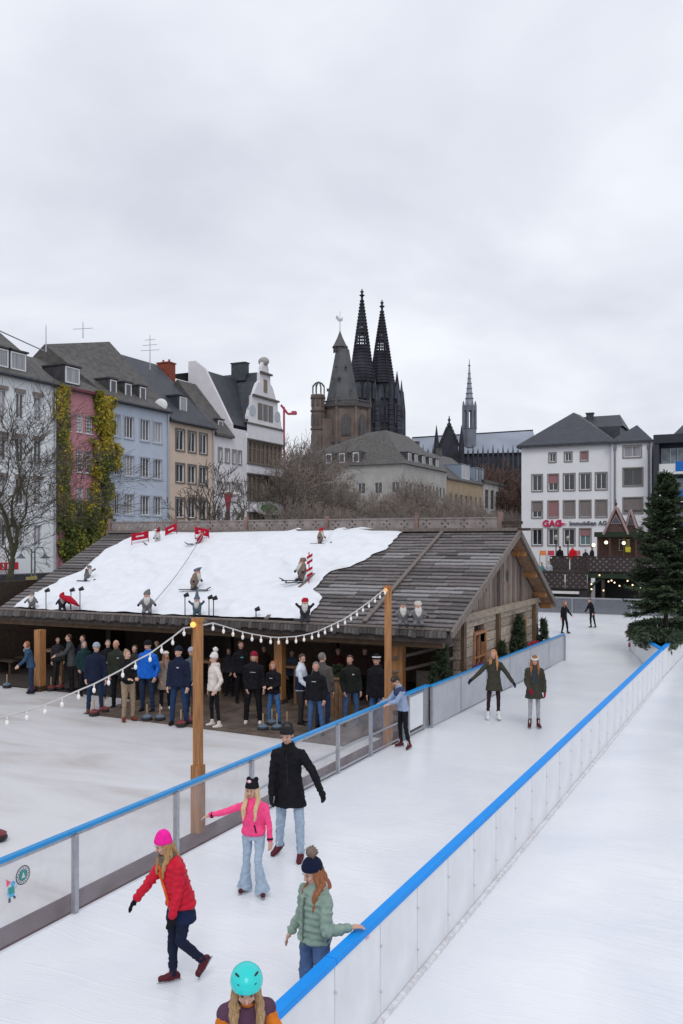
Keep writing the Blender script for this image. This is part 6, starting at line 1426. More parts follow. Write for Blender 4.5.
# ---- colours
denim=cloth('denim_light',(.34,.43,.53)); denim_m=cloth('denim_mid',(.055,.11,.23)); denim_d=cloth('denim_dark',(.02,.035,.075)); navy=cloth('navy',(.012,.017,.04)); blackc=cloth('black',(.010,.010,.013),var=.3)
char=cloth('charcoal',(.03,.03,.034)); olive=cloth('olive',(.050,.047,.035)); red=cloth('raspberry',(.55,.012,.035),.5); hot=cloth('hot_pink',(.90,.02,.33),.8,b=.6,bs=60); neon=cloth('neon_pink',(.90,.075,.24),.6)
sage=cloth('sage',(.23,.31,.26),.55); khaki=cloth('khaki',(.30,.22,.15)); cream=cloth('cream',(.62,.56,.52)); wine=cloth('wine_skate',(.09,.015,.022),.4,b=.1); blond=mat('hair_blond',(.42,.24,.10),.6,.35,30,.5,60,stretch=(4,4,.4)); ginger=mat('hair_ginger',(.30,.11,.045),.6,.35,30,.5,60,stretch=(4,4,.4)); brownh=mat('hair_brown',(.06,.03,.018),.6,.35,30,.5,60); greyh=mat('hair_grey',(.16,.14,.13),.7,.3,30,.5,60)
fg=.0115
# 1 woman in red jacket
def x1(F):
    zipper(F,cloth('orange_zip',(.75,.16,.03)),-.06,.5,.007,.150)
    k=F['k']
person('woman in raspberry red quilted jacket, hot pink hat and dark skirt skating at lower left',181,984,1.50,-48,top=red,bot=navy,shoe=wine,skate='dark',vox=fg,puff=1,coat=.07,
    legs=[((.05,.10),(.02,-.02),0,-20),((.04,.16),(-.03,-.70),42,10)],arms=[((.40,.50,-.85),(.35,.50,-.80)),((.10,.12,-1),(.0,.30,-1))],lean=(-.26,-.10),head=(-8,22),hat=('tall',hot),hair=('long',blond),glove=blackc,
    scarf=cloth('scarf_olive',(.15,.13,.09),b=.6,bs=50,var=.5),skirt=cloth('navy_skirt',(.012,.02,.06)),legr=.98,extra=x1,bulk=1.06)
# 2 girl in neon pink
def x2(F):
    k=F['k']
    for s in (1,-1): child(MB().ell(F['top']+F['rr']*s*.055*k-F['tilt']*.01*k,.035*k,.02*k,.035*k,F['hr'],F['fw'],F['tilt']),F,'hat_ear',blackc)
    b=MB().ell(F['c0']+F['fw']*.085*k+F['tilt']*.085*k+F['hr']*.01,.03*k,.02*k,.022*k,F['hr'],F['fw'],F['tilt']); child(b,F,'hat_bow',cloth('pale_pink',(.80,.50,.55)))
    for W,df in F['wr']: child(MB().tube(W-df*.045*F['kb'],W-df*.015*F['kb'],.050*F['kb'],.050*F['kb'],14),F,'cuff',blackc)
    p=F['pel']+F['sp']*.12*F['kb']+F['ff']*.12*F['kb']-F['rr']*.07*F['kb']; child(MB().obox(p,F['rr'],F['ff'],(F['sp']+F['rr']*.2),.008,.02,.05),F,'pocket_zip',blackc,False)
person('girl in neon pink jacket and flared pale jeans with arms held out',254,894,1.37,-12,top=neon,bot=denim,shoe=wine,skate='dark',vox=fg,coat=.03,armr=.95,legr=.92,flare=.075,
    legs=[((.04,.02),(.12,-.16),0,-10),((-.02,.20),(.14,-.06),0,20)],arms=[((.93,.22,-.32),(.96,.20,-.24)),((.32,.1,-1),(.10,.12,-1))],lean=(-.03,-.05),head=(-5,12),hat=('beanie',blackc),hair=('longfront',mat('hair_pale_blond',(.66,.47,.27),.6,.3,30,.5,60,stretch=(4,4,.4))),hood=neon,extra=x2,hs=1.16,bulk=1.15)
# 3 man in black coat
def x3(F): 
    k=F['kb']
    for s in (1,-1): child(MB().obox(F['pel']+F['sp']*.47*k+F['rr']*s*.05*k+F['ff']*.108*k,(F['rr']*.5-F['sp']*s*.8),F['ff'],F['sp'],.045*k,.012*k,.02*k),F,'lapel',blackc,False)
    child(MB().obox(F['pel']+F['sp']*.2*k+F['ff']*.128*k,F['rr'],F['ff'],F['sp'],.004*k,.008*k,.26*k),F,'placket',char,False)
person('tall man in long black coat, flat dark cap and light jeans skating towards us',290,860,1.84,-8,top=blackc,bot=denim,shoe=wine,skate='dark',vox=.013,coat=.27,bulk=1.0,
    legs=[((.10,-.10),(.12,-.34),25,-30),((.10,.06),(.02,-.06),15,0)],arms=[((.16,.06,-1),(.02,.22,-1)),((.62,.05,-.85),(.42,.16,-.9))],lean=(-.04,-.10),head=(-8,20),hat=('cap',cloth('cap_charcoal',(.018,.018,.02))),hair=('short',brownh),glove=blackc,extra=x3)
# 4 woman in sage jacket at barrier
def x4(F):
    pom(F,.052,cloth('fur_taupe',(.20,.15,.12),b=.8,bs=60)); zipper(F,cloth('sage_dark',(.13,.18,.15)),-.08,.46,.006,.150)
    k=F['k']; h=MB(); 
    for dx_ in (.0,.018,.034): h.cap(F['hc']+F['hr']*-1*(.070)*k+F['hf']*(dx_-.01)*k-F['hu']*.01*k,F['hc']-F['hr']*.075*k+F['hf']*(dx_+.02)*k-F['hu']*.31*k,.022*k,.012*k,10)
    child(h,F,'side_hair',ginger,vox=.01)
    for W,df in F['wr']: child(MB().tube(W-df*.04*F['kb'],W-df*.0*F['kb'],.045*F['kb'],.043*F['kb'],14),F,'cuff',cloth('cuff_taupe',(.20,.15,.15)))
person('girl in sage green puffer jacket and navy bobble hat holding the blue rail',315,1027,1.50,-50,top=sage,bot=cloth('denim_blue',(.07,.12,.25)),shoe=wine,skate='dark',vox=fg,puff=1,coat=.06,bulk=1.10,
    legs=[((.06,.05),(.04,-.05)),((.06,.0),(.04,-.05))],arms=[((.28,-.05,-1),(.32,.35,-.85)),(('L',.0,-.38,-.84),('L',.80,.12,.10))],lean=(.02,-.10),head=(-4,24),hat=('beanie',cloth('navy_knit',(.008,.012,.035),b=.7,bs=60)),hair=('long',ginger),hood=cloth('sage_lining',(.45,.36,.33)),extra=x4,hs=1.10,legr=1.15,glove=None)
# 5 child with turquoise helmet leaning over barrier
def x5(F):
    k=F['k']; hc,hr,hf,hu=F['hc'],F['hr'],F['hf'],F['hu']; c=hc+hu*.035*k-hf*.005*k; tl=(hu*.96-hf*.25).normalized(); fw=hr.cross(tl); fw=fw if fw.dot(hf)>0 else -fw
    tq=mat('helmet_turquoise',(.02,.62,.60),.25,.04,4,spec=.5)
    H=MB().loft([(c-tl*.005*k,hr,fw,.110*k,.128*k),(c+tl*.035*k,hr,fw,.112*k,.130*k),(c+tl*.075*k,hr,fw,.100*k,.117*k),(c+tl*.105*k,hr,fw,.075*k,.088*k),(c+tl*.122*k,hr,fw,.04*k,.045*k),(c+tl*.127*k,hr,fw,.012*k,.014*k)],24)
    child(H,F,'helmet',tq,vox=.009)
    for s in (-1,0,1):
        for (u,f,L_) in ((.062,.098,.020),(.098,.055,.022)):
            p=c+tl*u*k+fw*(f*(1 if s==0 else .82))*k+hr*s*.062*k; nn=(p-(c+tl*.01)).normalized(); side=hr if s==0 else (hr*.5*s+fw*-.8).normalized()
            if s==0 and u>.09: continue
            child(MB().ell(p+nn*.004*k,L_*k*1.3,.008*k,.006*k,side,nn.cross(side),nn,10,6),F,'helmet_vent',M_black)
    for s in (-1,1): child(MB().cap(hc+hr*s*.082*k+hu*.02*k,hc+hr*s*.045*k+hf*.05*k-hu*.10*k,.006*k,.006*k,6),F,'chin_strap',M_black)
    # plum yoke over orange body
    p=F['sh']; y=MB(); kb=F['kb']
    y.loft([(F['pel']+F['sp']*.22*kb,F['rr'],F['ff'],.168*kb,.142*kb),(F['pel']+F['sp']*.40*kb,F['rr'],F['ff'],.180*kb,.144*kb),(F['pel']+F['sp']*.48*kb,F['rr'],F['ff'],.155*kb,.125*kb),(F['pel']+F['sp']*.56*kb,F['rr'],F['ff'],.10*kb,.09*kb)],20)
    for s in (1,-1): y.cap(F['sh']-F['sp']*.02*kb,F['sh']-F['sp']*.068*kb+F['rr']*s*.148*kb,.074*kb,.080*kb,12)
    child(y,F,'jacket_yoke',cloth('plum',(.10,.05,.085)),vox=.011)
person('child in turquoise helmet and orange and plum jacket leaning over the blue rail',247,1190,1.60,12,D=6.1,top=cloth('burnt_orange',(.60,.17,.02)),bot=char,shoe=wine,skate='dark',vox=fg,coat=.05,bulk=.86,armr=.9,
    legs=[((.1,-.2),(.05,-.2)),((.1,-.2),(.05,-.2))],arms=[((.40,.45,-.75),(-.10,.8,-.42)),((.45,.42,-.75),(.10,.85,-.35))],lean=(.04,-.48),head=(-4,26),hair=('long',mat('hair_straw',(.38,.24,.12),.6,.4,30,.5,60,stretch=(4,4,.4))),glove=cloth('magenta_glove',(.55,.01,.12)),extra=x5,hs=1.08)
# 6 boy at barrier
def x6(F):
    k=F['kb']
    for s in (1,-1):
        W,df=F['wr'][0 if s>0 else 1]
    y=MB(); y.loft([(F['pel']+F['sp']*.34*k,F['rr'],F['ff'],.190*k,.148*k),(F['pel']+F['sp']*.44*k,F['rr'],F['ff'],.190*k,.145*k),(F['pel']+F['sp']*.55*k,F['rr'],F['ff'],.09*k,.08*k)],18)
    for s in (1,-1): y.cap(F['sh']-F['sp']*.04*k+F['rr']*s*.06*k,F['sh']-F['sp']*.045*k+F['rr']*s*.16*k,.080*k,.084*k,12)
    child(y,F,'jacket_yoke',cloth('slate_navy',(.045,.055,.11)),vox=.016)
    child(MB().obox(F['pel']-F['rr']*.13*k-V3(0,0,.42*k),F['rr'],F['ff'],(0,0,1),.006,.02,.36*k),F,'side_stripe',cloth('teal',(.04,.35,.38)),False)
person('boy in pale blue jacket and black trousers leaning both hands on the left barrier',403,748,1.52,-62,top=cloth('pale_blue',(.27,.34,.48)),bot=blackc,shoe=wine,skate='dark',vox=.015,coat=.06,
    legs=[((.05,.05),(.08,-.12),0,0),((.10,.02),(.12,-.16),12,30)],arms=[((.12,.62,-.75),(.05,.85,-.22)),((.05,.65,-.72),(.05,.85,-.18))],lean=(-.20,-.02),head=(-5,38),hair=('shaggy',mat('hair_dark',(.02,.013,.010),.6,.3,30)),extra=x6,hs=1.06,legr=.9)
# 7, 8 women in olive coats
def wb(F): pass
person('blonde woman in olive coat with arms spread and white skates',494,720,1.70,-6,top=olive,bot=cloth('plum_black',(.035,.018,.024)),shoe=M_white,skate='white',vox=.016,coat=.24,
    legs=[((.10,.05),(.05,-.20),10,0),((.05,.02),(.0,-.06),0,10)],arms=[((.70,.12,-.72),(.75,.15,-.68)),((.60,.1,-.80),(.55,.15,-.80))],lean=(-.03,-.06),head=(-20,10),hair=('longfront',mat('hair_strawberry',(.44,.20,.085),.6,.3,30,.5,60)),glove=navy,legr=.82,hood=olive)
def x8(F): 
    k=F['k']; child(MB().loft([(F['hc']+F['hu']*u*k-F['hf']*.01*k,F['hr'],F['hf'],.090*k,.104*k) for u in (.035,.075)],18),F,'headband',cloth('white_band',(.70,.66,.62)))
    child(MB().obox(F['pel']+F['sp']*.30*F['kb']+F['ff']*.12*F['kb'],F['rr'],F['ff'],F['sp'],.05,.012,.16),F,'jumper_front',cloth('slate_blue',(.035,.045,.065)),False)
person('woman in olive coat with white headband, grey leggings and dark red boots',534,728,1.69,-4,top=olive,bot=cloth('grey_marl',(.34,.34,.37)),shoe=wine,skate='dark',vox=.016,coat=.26,
    legs=[((.0,.02),(.03,-.05),0,-10),((.02,.02),(.02,-.05),0,10)],arms=[((.12,-.05,-1),(-.25,.75,-.62)),((.28,-.12,-1),(.02,.22,-1))],lean=(-.0,-.10),head=(-4,22),hair=('long',ginger),glove=cloth('wine_glove',(.25,.01,.03)),legr=.80,extra=x8)
# 9,10 far skaters
person('long-haired skater in black near the far end of the rink',564,634,1.55,35,top=blackc,bot=blackc,shoe=blackc,skate='dark',vox=.024,legs=[((.05,.10),(.02,-.2)),((.10,.20),(.25,-.1))],arms=[((.4,.1,-.9),(.3,.2,-.9)),((.5,.1,-.8),(.5,.3,-.7))],lean=(.05,-.05),hair=('long',ginger),head=(0,10))
person('slim skater all in black leaning left near the smoky far barrier',592,628,1.48,-70,top=blackc,bot=blackc,shoe=cloth('brown_skate',(.06,.025,.02)),skate='dark',vox=.024,legs=[((.06,.05),(.03,-.1)),((.16,-.05),(.12,-.15))],arms=[((.2,.3,-.9),(.1,.6,-.7)),((.2,-.2,-.9),(.1,.3,-.9))],lean=(-.2,.0),hair=('short',brownh),head=(0,15))
# ---- people under the hut roof
hv=.020; HG='curling spectators under the hut eave'
def hp(label,px,py,ptop,yaw,**k):
    h=(py-ptop)/(py-HY)*(CZ-GZ); k.setdefault('vox',hv); q=random.Random(label+'x'); k.setdefault('lean',(q.uniform(-.07,.07),q.uniform(-.06,.05))); k.setdefault('head',(q.uniform(-35,35),q.uniform(0,22))); return person(label,px,py,h*1.0,yaw,gz=GZ+.03,group=HG,**k)
sd=[((.03,.03),(.02,-.03)),((.07,.0),(.05,-.03))]; wide=[((.10,.02),(.06,-.03)),((.10,.0),(.06,-.03))]
cross_=[((.10,.30,-.95),(-.75,.55,.05)),((.10,.30,-.95),(-.75,.5,-.05))]; pock=[((.30,-.1,-1),(-.1,.45,-.85)),((.30,-.1,-1),(-.1,.45,-.85))]; hold=[((.14,.15,-1),(-.35,.85,-.05)),((.14,.15,-1),(-.35,.85,-.1))]
hp('man in navy parka, grey knit hat and dark jeans at the terrace corner',95,712,643,10,top=navy,bot=denim_d,shoe=cloth('brown_boot',(.12,.06,.03)),coat=.16,hat=('beanie',cloth('grey_knit',(.30,.33,.38))),legs=wide,bulk=1.08)
hp('bald man in dark olive jacket with white name badge',118,707,640,-5,top=cloth('dark_olive',(.03,.035,.025)),bot=blackc,shoe=blackc,skin=M_skin2,legs=sd,extra=lambda F:badge(F),bulk=1.05)
hp('person with blond updo, black top, beige trousers and red-brown shoes',128,720,650,40,top=blackc,bot=khaki,shoe=cloth('red_brown',(.17,.035,.02)),hair=('bun',mat('hair_ash',(.30,.20,.12),.6,.3,30)),arms=hold,extra=lambda F:badge(F),head=(10,5),coat=.045)
hp('man in bright royal blue jacket and black cap with hands at his pockets',147,711,641,-15,top=cloth('royal_blue',(.008,.12,.55),.5),bot=denim_d,shoe=blackc,hat=('beanie',blackc),coat=.12,bulk=1.12,arms=pock,legs=sd)
hp('woman in long beige coat and white boots with head turned to the man in navy',165,709,651,20,top=cloth('beige_coat',(.27,.215,.18)),bot=blackc,shoe=cream,coat=.36,hair=('longfront',ginger),hat=('cap',cream),head=(20,10))
hp('man in navy jacket, dark knitted hat and blue jeans beside the front pole',179,724,647,-8,top=navy,bot=cloth('jeans_navy',(.018,.04,.10)),shoe=blackc,hat=('beanie',cloth('navy_knit2',(.008,.012,.025))),coat=.08,bulk=1.1,legs=wide,extra=lambda F:badge(F,-.02))
hp('person with light grey knit hat mostly hidden behind the man in navy',191,712,648,-30,top=cloth('greyblue',(.08,.09,.11)),bot=denim_d,hat=('beanie',cloth('light_knit',(.35,.36,.45))),shoe=blackc)
def xw(F): pom(F,.06,cloth('white_knit',(.68,.66,.63)))
hp('woman in white fleece jacket, white bobble hat and black leggings',214,726,654,-60,top=cream,bot=blackc,shoe=cream,hat=('tall',cloth('white_knit',(.68,.66,.63),b=.7,bs=60)),coat=.08,bulk=1.12,legr=.82,arms=[((.3,-.1,-1),(.0,.25,-.9)),((.50,-.15,-.8),(.0,.55,-.75))],hood=cream,legs=[((.05,.05),(.03,-.08)),((.12,-.05),(.10,-.08))],extra=xw)
hp('dark-clothed man with small teal chest print in the shade behind the white fleece',241,703,641,10,top=blackc,bot=blackc,shoe=blackc,skin=M_skin2,hair=('short',brownh),extra=lambda F:badge(F,-.02,.36,.05,.02,mat('print_teal2',(.1,.4,.42)),'chest_print'))
hp('broad person in black hoodie with dark red beanie and white boots',253,723,652,0,top=blackc,bot=blackc,shoe=cream,hat=('beanie',cloth('dark_red_knit',(.22,.008,.03))),hair=('bob',ginger),bulk=1.15,legr=1.15,coat=.10,legs=wide,extra=lambda F:badge(F,0,.35,.085,.008,None,'chest_print',.165))
hp('blond woman in black hoodie and blue jeans holding a phone',274,724,661,-25,top=blackc,bot=cloth('jeans_bright',(.05,.13,.30)),shoe=blackc,hair=('bob',ginger),arms=hold,legs=wide,extra=lambda F:badge(F,0,.36,.06,.012,None,'chest_print'))
def xs(F):
    k=F['kb']
    child(MB().loft([(F['pel']+F['sp']*-.08*k,F['rr'],F['ff'],.198*k,.158*k),(F['pel']+F['sp']*.0*k,F['rr'],F['ff'],.192*k,.155*k),(F['pel']+F['sp']*.16*k,F['rr'],F['ff'],.176*k,.145*k),(F['pel']+F['sp']*.27*k,F['rr'],F['ff'],.180*k,.146*k)],18),F,'jacket_lower',navy,vox=.02)
hp('man in white and navy ski jacket and grey trousers seen from the side',301,724,654,75,top=cloth('ski_white',(.60,.64,.72)),bot=char,shoe=blackc,hair=('short',brownh),arms=[((.1,.25,-1),(.0,.75,-.6)),((.1,.25,-1),(.0,.75,-.6))],extra=xs)
hp('man with short grey hair in black hoodie with white lanyard and blue jeans',316,735,662,-20,top=blackc,bot=denim_m,shoe=blackc,hair=('short',greyh),skin=M_skin2,bulk=1.08,legs=wide,extra=lambda F:badge(F,0,.36,.07,.012,None,'chest_print'))
hp('man in brown-grey jacket and jeans seen from behind',323,728,653,160,top=cloth('taupe_grey',(.085,.075,.072)),bot=denim_d,shoe=blackc,hair=('short',greyh),bulk=1.1)
hp('man in black softshell with white badge and blue jeans at the back of the terrace',351,726,655,0,top=cloth('black_green',(.016,.018,.016)),bot=denim_m,shoe=blackc,hair=('short',brownh),skin=M_skin2,bulk=1.05,legs=wide,extra=lambda F:badge(F))
def xh(F): child(MB().loft([(F['c0']+F['tilt']*(u)*F['k'],F['hr'],F['fw'],.1*F['k'],.113*F['k']) for u in (.03,.055)],18),F,'hat_band',M_white)
hp('man in black hooded parka, black and white beanie and jeans left of the rear pole',377,733,655,-35,top=blackc,bot=denim_m,shoe=blackc,hat=('beanie',blackc),hood=blackc,bulk=1.15,coat=.14,extra=xh,skin=M_skin2)
dk='guests in the shade inside the hut'
def dp(label,px,py,ptop,yaw,**k):
    h=(py-ptop)/(py-HY)*(CZ-GZ); k.setdefault('vox',.024); return person(label,px,py,h,yaw,gz=GZ+.03,group=dk,**k)
dp('guest with ginger hair and blue jacket bending forward left of the first post',31,693,641,-70,top=cloth('steel_blue',(.035,.07,.13)),bot=denim_d,shoe=blackc,hair=('bob',ginger),lean=(-.22,0),arms=[((.1,.4,-.9),(.1,.7,-.6)),((.1,.4,-.9),(.1,.7,-.6))],scarf=cloth('grey_scarf',(.25,.28,.3)))
dp('man in long grey jacket leaning over the bar table right of the first post',72,690,634,-75,top=cloth('mid_grey',(.055,.06,.065)),bot=blackc,shoe=blackc,hair=('short',brownh),lean=(-.15,0),coat=.2,arms=[((.1,.6,-.8),(.1,.9,-.2)),((.1,.6,-.8),(.1,.9,-.2))])
dp('man in dark clothes behind the grey jacket man',83,689,635,-40,top=navy,bot=blackc,shoe=blackc,hair=('short',brownh))
dp('guest in charcoal standing deep inside the hut near the first bulb',58,684,637,30,top=char,bot=char,shoe=blackc,hair=('short',brownh))
dp('guest in dark green deep inside the hut between blue jacket and beige coat',157,692,640,10,top=cloth('dark_green',(.02,.03,.02)),bot=char,shoe=blackc,hair=('short',brownh))
dp('guest in dark grey hoodie deep inside the hut right of the white fleece',229,696,648,-20,top=char,bot=blackc,shoe=blackc,hair=('bob',brownh))
dp('guest in dark brown coat deep inside the hut between the two hoodies',264,694,646,15,top=cloth('dark_brown',(.04,.025,.02)),bot=blackc,shoe=blackc,hair=('short',greyh))
dp('guest in black with folded arms behind the bald man',108,697,640,20,top=blackc,bot=denim_d,shoe=blackc,hair=('short',greyh),arms=cross_)
dp('guest in grey pullover behind the blond updo person',135,699,645,-30,top=char,bot=blackc,shoe=blackc,hair=('bob',brownh))
dp('guest in faded blue shirt at the bar behind the ski jacket man',292,700,650,-10,top=cloth('faded_blue',(.05,.07,.11)),bot=blackc,shoe=blackc,hair=('short',brownh),skin=M_skin2)
dp('guest in maroon pullover at the bar between crate table and black softshell',338,699,648,15,top=cloth('maroon',(.06,.012,.015)),bot=blackc,shoe=blackc,hair=('short',greyh))
dp('guest in brown coat at the bar behind the black parka',365,700,648,-25,top=cloth('dark_brown',(0,0,0)),bot=blackc,shoe=blackc,hair=('bob',brownh))
dp('guest in dark teal coat just left of the navy parka man',84,695,641,35,top=cloth('dark_teal',(.012,.035,.04)),bot=blackc,shoe=blackc,hair=('bob',greyh),coat=.2)
# ---- people on the far bridge
BG='people crossing the far bridge'; bzt=bz(571.5)
def bp_(label,px,ptop,yaw,**k):
    D_=k.pop('D',62.5); zt=CZ-(ptop-HY)*D_/FPX; k.setdefault('vox',.034); g=k.pop('gz',bzt); return person(label,px,600,max(1.2,zt-g),yaw,gz=g,D=D_,group=BG,**k)
bp_('bridge visitor in black jacket with back to us between the lanterns',560,546,150,top=blackc,bot=blackc,shoe=blackc,hair=('short',brownh))
bp_('bridge visitor in bright red jacket',572.5,545.5,20,top=cloth('signal_red',(.60,.01,.02)),bot=char,shoe=blackc,hair=('short',brownh),bulk=1.15)
bp_('bridge visitor in black with white bag beside the pink coat',585.5,549,-10,top=char,bot=blackc,shoe=blackc,hair=('short',brownh),extra=lambda F:child(MB().ell(F['pel']+F['ff']*.17+F['rr']*-.1,.15,.08,.13),F,'bag',cloth('white_bag',(.6,.6,.62))))
bp_('bridge visitor in pink coat left of the white bag',578.5,551,-40,top=cloth('dusty_pink_coat',(.45,.16,.18)),bot=char,shoe=blackc,hair=('bob',ginger),coat=.2,lean=(-.1,0))
bp_('bridge visitor in dark coat at the kiosk corner',592,546.5,40,top=char,bot=blackc,shoe=blackc,hair=('short',ginger),skin=M_skin2)
bp_('bridge visitor in white jacket leaning on the rail under the kiosk',601,551,-60,top=cream,bot=char,shoe=blackc,hair=('short',brownh),lean=(-.2,0))
bp_('visitor in pale grey jacket on the bridge stair at left',549.5,561,10,top=cloth('pale_grey',(.38,.40,.45)),bot=char,shoe=blackc,hair=('short',brownh),D=61.9,gz=bz(586))
bp_('visitor in teal coat at the far left end of the bridge stair',542,562,30,top=cloth('teal_coat',(.08,.2,.19)),bot=char,shoe=blackc,hair=('short',brownh),D=61.9,gz=bz(588),coat=.2)
bake()
# ================================================================ ROOF GNOMES AND SMALL THINGS
M_gg=cloth('gnome_grey',(.16,.155,.16),b=.5); M_gb=cloth('gnome_beard',(.55,.53,.50),b=.7,bs=60); M_gr=cloth('gnome_red',(.40,.01,.03)); M_gd=cloth('gnome_dark',(.035,.035,.045)); M_gk=cloth('gnome_brown',(.20,.15,.12))
def gnome(label,px,py,h,body,hatm,skis=False,yaw=0,lean=(0,0),hattip=(.1,0),X=None,eave=False,armsup=False,sit=False):
    p=roofpt(px,py) if not eave else None
    if eave: r0=ray(px); p=Vector((r0.x,r0.y,0))*((YE+.02)/r0.y); p.z=ZE+.02
    base=p+Vector((0,0,.04)); t=thing('garden_gnome',base,label,'gnome','gnomes on the hut roof',rz=math.atan2(Rv.y,Rv.x))
    k=h; a=R_(yaw); d=V3(math.sin(a),-math.cos(a),0); r=V3(-math.cos(a),-math.sin(a),0); u=(UP+V3(lean[0],lean[1],0)).normalized(); f=d
    b=MB(); c=u*.36*k; b.ell(c,.20*k,.18*k,.24*k,r,f,u); b.ell(u*.56*k,.15*k,.14*k,.12*k,r,f,u)
    for s in (1,-1):
        b.cap(r*s*.10*k+u*.20*k,r*s*.12*k+u*.05*k+f*(.20 if sit else .02)*k,.075*k,.07*k); b.cap(r*s*.17*k+u*.50*k,r*s*.30*k+u*(.62 if armsup else .36)*k+f*.12*k,.06*k,.05*k)
    remesh(b,'body',body,t,.02,2)
    MB().ell(u*.68*k+f*.03*k,.12*k,.11*k,.11*k,r,f,u).ell(u*.67*k+f*.15*k,.035*k).build('face',M_skin2,None,smooth=True).parent=t
    bd=MB(); bd.loft([(u*.66*k+f*.09*k,r,f,.11*k,.05*k),(u*.55*k+f*.14*k,r,f,.13*k,.07*k),(u*.42*k+f*.18*k,r,f,.10*k,.05*k),(u*.32*k+f*.19*k,r,f,.03*k,.02*k)],12); remesh(bd,'beard',M_gb,t,.018,2)
    ht=MB(); tip=u*.95*k+V3(hattip[0],0,hattip[1])*k; m_=u*.88*k+V3(hattip[0]*.3,0,0)*k; ht.loft([(u*.72*k,r,f,.145*k,.14*k),(u*.80*k,r,f,.13*k,.125*k),(m_,r,f,.09*k,.085*k),(tip,r,f,.02*k,.02*k)],14); remesh(ht,'hat',hatm,t,.018,1)
    for s in (1,-1):
        MB().ell(r*s*.12*k+f*(.26 if sit else .08)*k+u*.04*k,.07*k,.12*k,.055*k,r,f,u).build('boot',M_gd,None,smooth=True).parent=t
        MB().ell(r*s*.31*k+u*(.64 if armsup else .34)*k+f*.13*k,.05*k).build('mitten',M_gd,None,smooth=True).parent=t
        if skis: 
            o=MB().obox(r*s*.14*k+f*.1*k-u*.02*k+UP*s*.03*k,f,r,UP,.62*k,.05*k,.015*k).obox(r*s*.14*k+f*.75*k+UP*(.05+s*.03)*k,(f+UP*.5),r,UP,.08*k,.05*k,.012*k).build('ski',M_gd,None); o.parent=t
    return t
def pennant(label,px,py,w_,h_,D_off=0,tilt=0,poles=True,m=M_gr,grp='red banners on the snow sheet'):
    p=roofpt(px,py); t=thing('banner',p,label,'banner',grp,rz=math.atan2(Rv.y,Rv.x)); L_=V3(1,0,tilt).normalized()
    for s in (-1,1): o=MB().tube(L_*s*w_/2+V3(0,0,-.05),L_*s*w_/2+V3(0,0,h_+.25),.014,.014,6).build('pole',M_red,None); o.parent=t
    o=MB().obox(V3(0,0,.2+h_/2),L_,(0,1,0),(0,0,1),w_/2,.012,h_/2).build('cloth',m,None); o.parent=t
    o=MB().obox(V3(0,-.016,.2+h_/2),L_,(0,1,0),(0,0,1),w_*.24,.002,h_*.10).build('lettering_band',mat('banner_white',(.6,.5,.52),.7),None); o.parent=t
gnome('grey gnome tumbling on the snow sheet near its left edge',86,582,.62,M_gg,M_gg,lean=(.25,0),hattip=(-.25,-.1),armsup=True,skis=True,yaw=60)
gnome('small grey gnome at the left end of the hut eave',32,612,.62,M_gg,M_gg,eave=True)
gnome('gnome in dark coat with red scarf cap beside the red umbrella on the eave',62,612,.60,M_gd,M_gr,eave=True,yaw=30)
gnome('big grey bearded gnome at the eave holding the rope end',147,617,.78,M_gg,M_gg,eave=True,sit=True,yaw=10)
gnome('gnome with dark red hat and white coat between two red banners',157,545,.62,cloth('gnome_white',(.5,.48,.48)),cloth('gnome_wine',(.2,.01,.02)),skis=True,yaw=-60,lean=(.1,0),hattip=(.02,.1))
gnome('red-clad gnome skiing near the top of the rope',198,545,.58,M_gr,M_gr,skis=True,yaw=-60,lean=(.35,0),hattip=(.25,0))
gnome('grey gnome with drooping blue-grey hat skiing in the middle of the sheet',193,591,.80,M_gk,cloth('gnome_bluegrey',(.12,.13,.18)),skis=True,yaw=70,lean=(.2,0),hattip=(.40,-.06))
gnome('gnome with long red hat skiing near the ridge right of the sheet centre',320,545,.60,M_gk,M_gr,skis=True,yaw=60,lean=(.05,0),hattip=(.3,-.02))
gnome('furry brown-grey gnome skiing beside the red and white flag pole',301,582,.80,M_gk,M_gk,skis=True,yaw=-60,lean=(.1,0),hattip=(-.05,-.12))
gnome('white-bearded gnome with red hat sitting on the eave right of the sheet',305,622,.72,M_gd,M_gr,eave=True,armsup=True,sit=True,hattip=(.1,-.12))
gnome('left one of two grey gnomes sitting on the eave beside the rear pole',403,628,.72,M_gg,M_gg,eave=True,sit=True,hattip=(.05,-.16))
gnome('right one of two grey gnomes sitting on the eave beside the rear pole',418,629,.74,M_gg,M_gb,eave=True,sit=True,hattip=(-.04,-.18))
pennant('left red banner beside the wine-hatted gnome near the ridge',140,545,.62,.26,tilt=.18)
pennant('right red banner beside the wine-hatted gnome near the ridge',171,538,.45,.26,tilt=.45)
pennant('red banner over the shoulder of the red gnome near the ridge',202,541,.50,.26,tilt=-.2)
p=roofpt(309,584); t=thing('flag_pole',p,'slalom pole with two red and white flags beside the furry gnome','flag',rz=math.atan2(Rv.y,Rv.x))
MB().tube((0,0,0),(0,0,.95),.018,.018,6).build('pole',M_red,None).parent=t
for z in (.28,.66): 
    for q in range(3): MB().obox((.02+.0*q,-.02,z+q*.08),(1,0,.6),(0,1,0),(0,0,1),.10,.008,.04).build('flag',M_gr if q%2==0 else M_white,None).parent=t
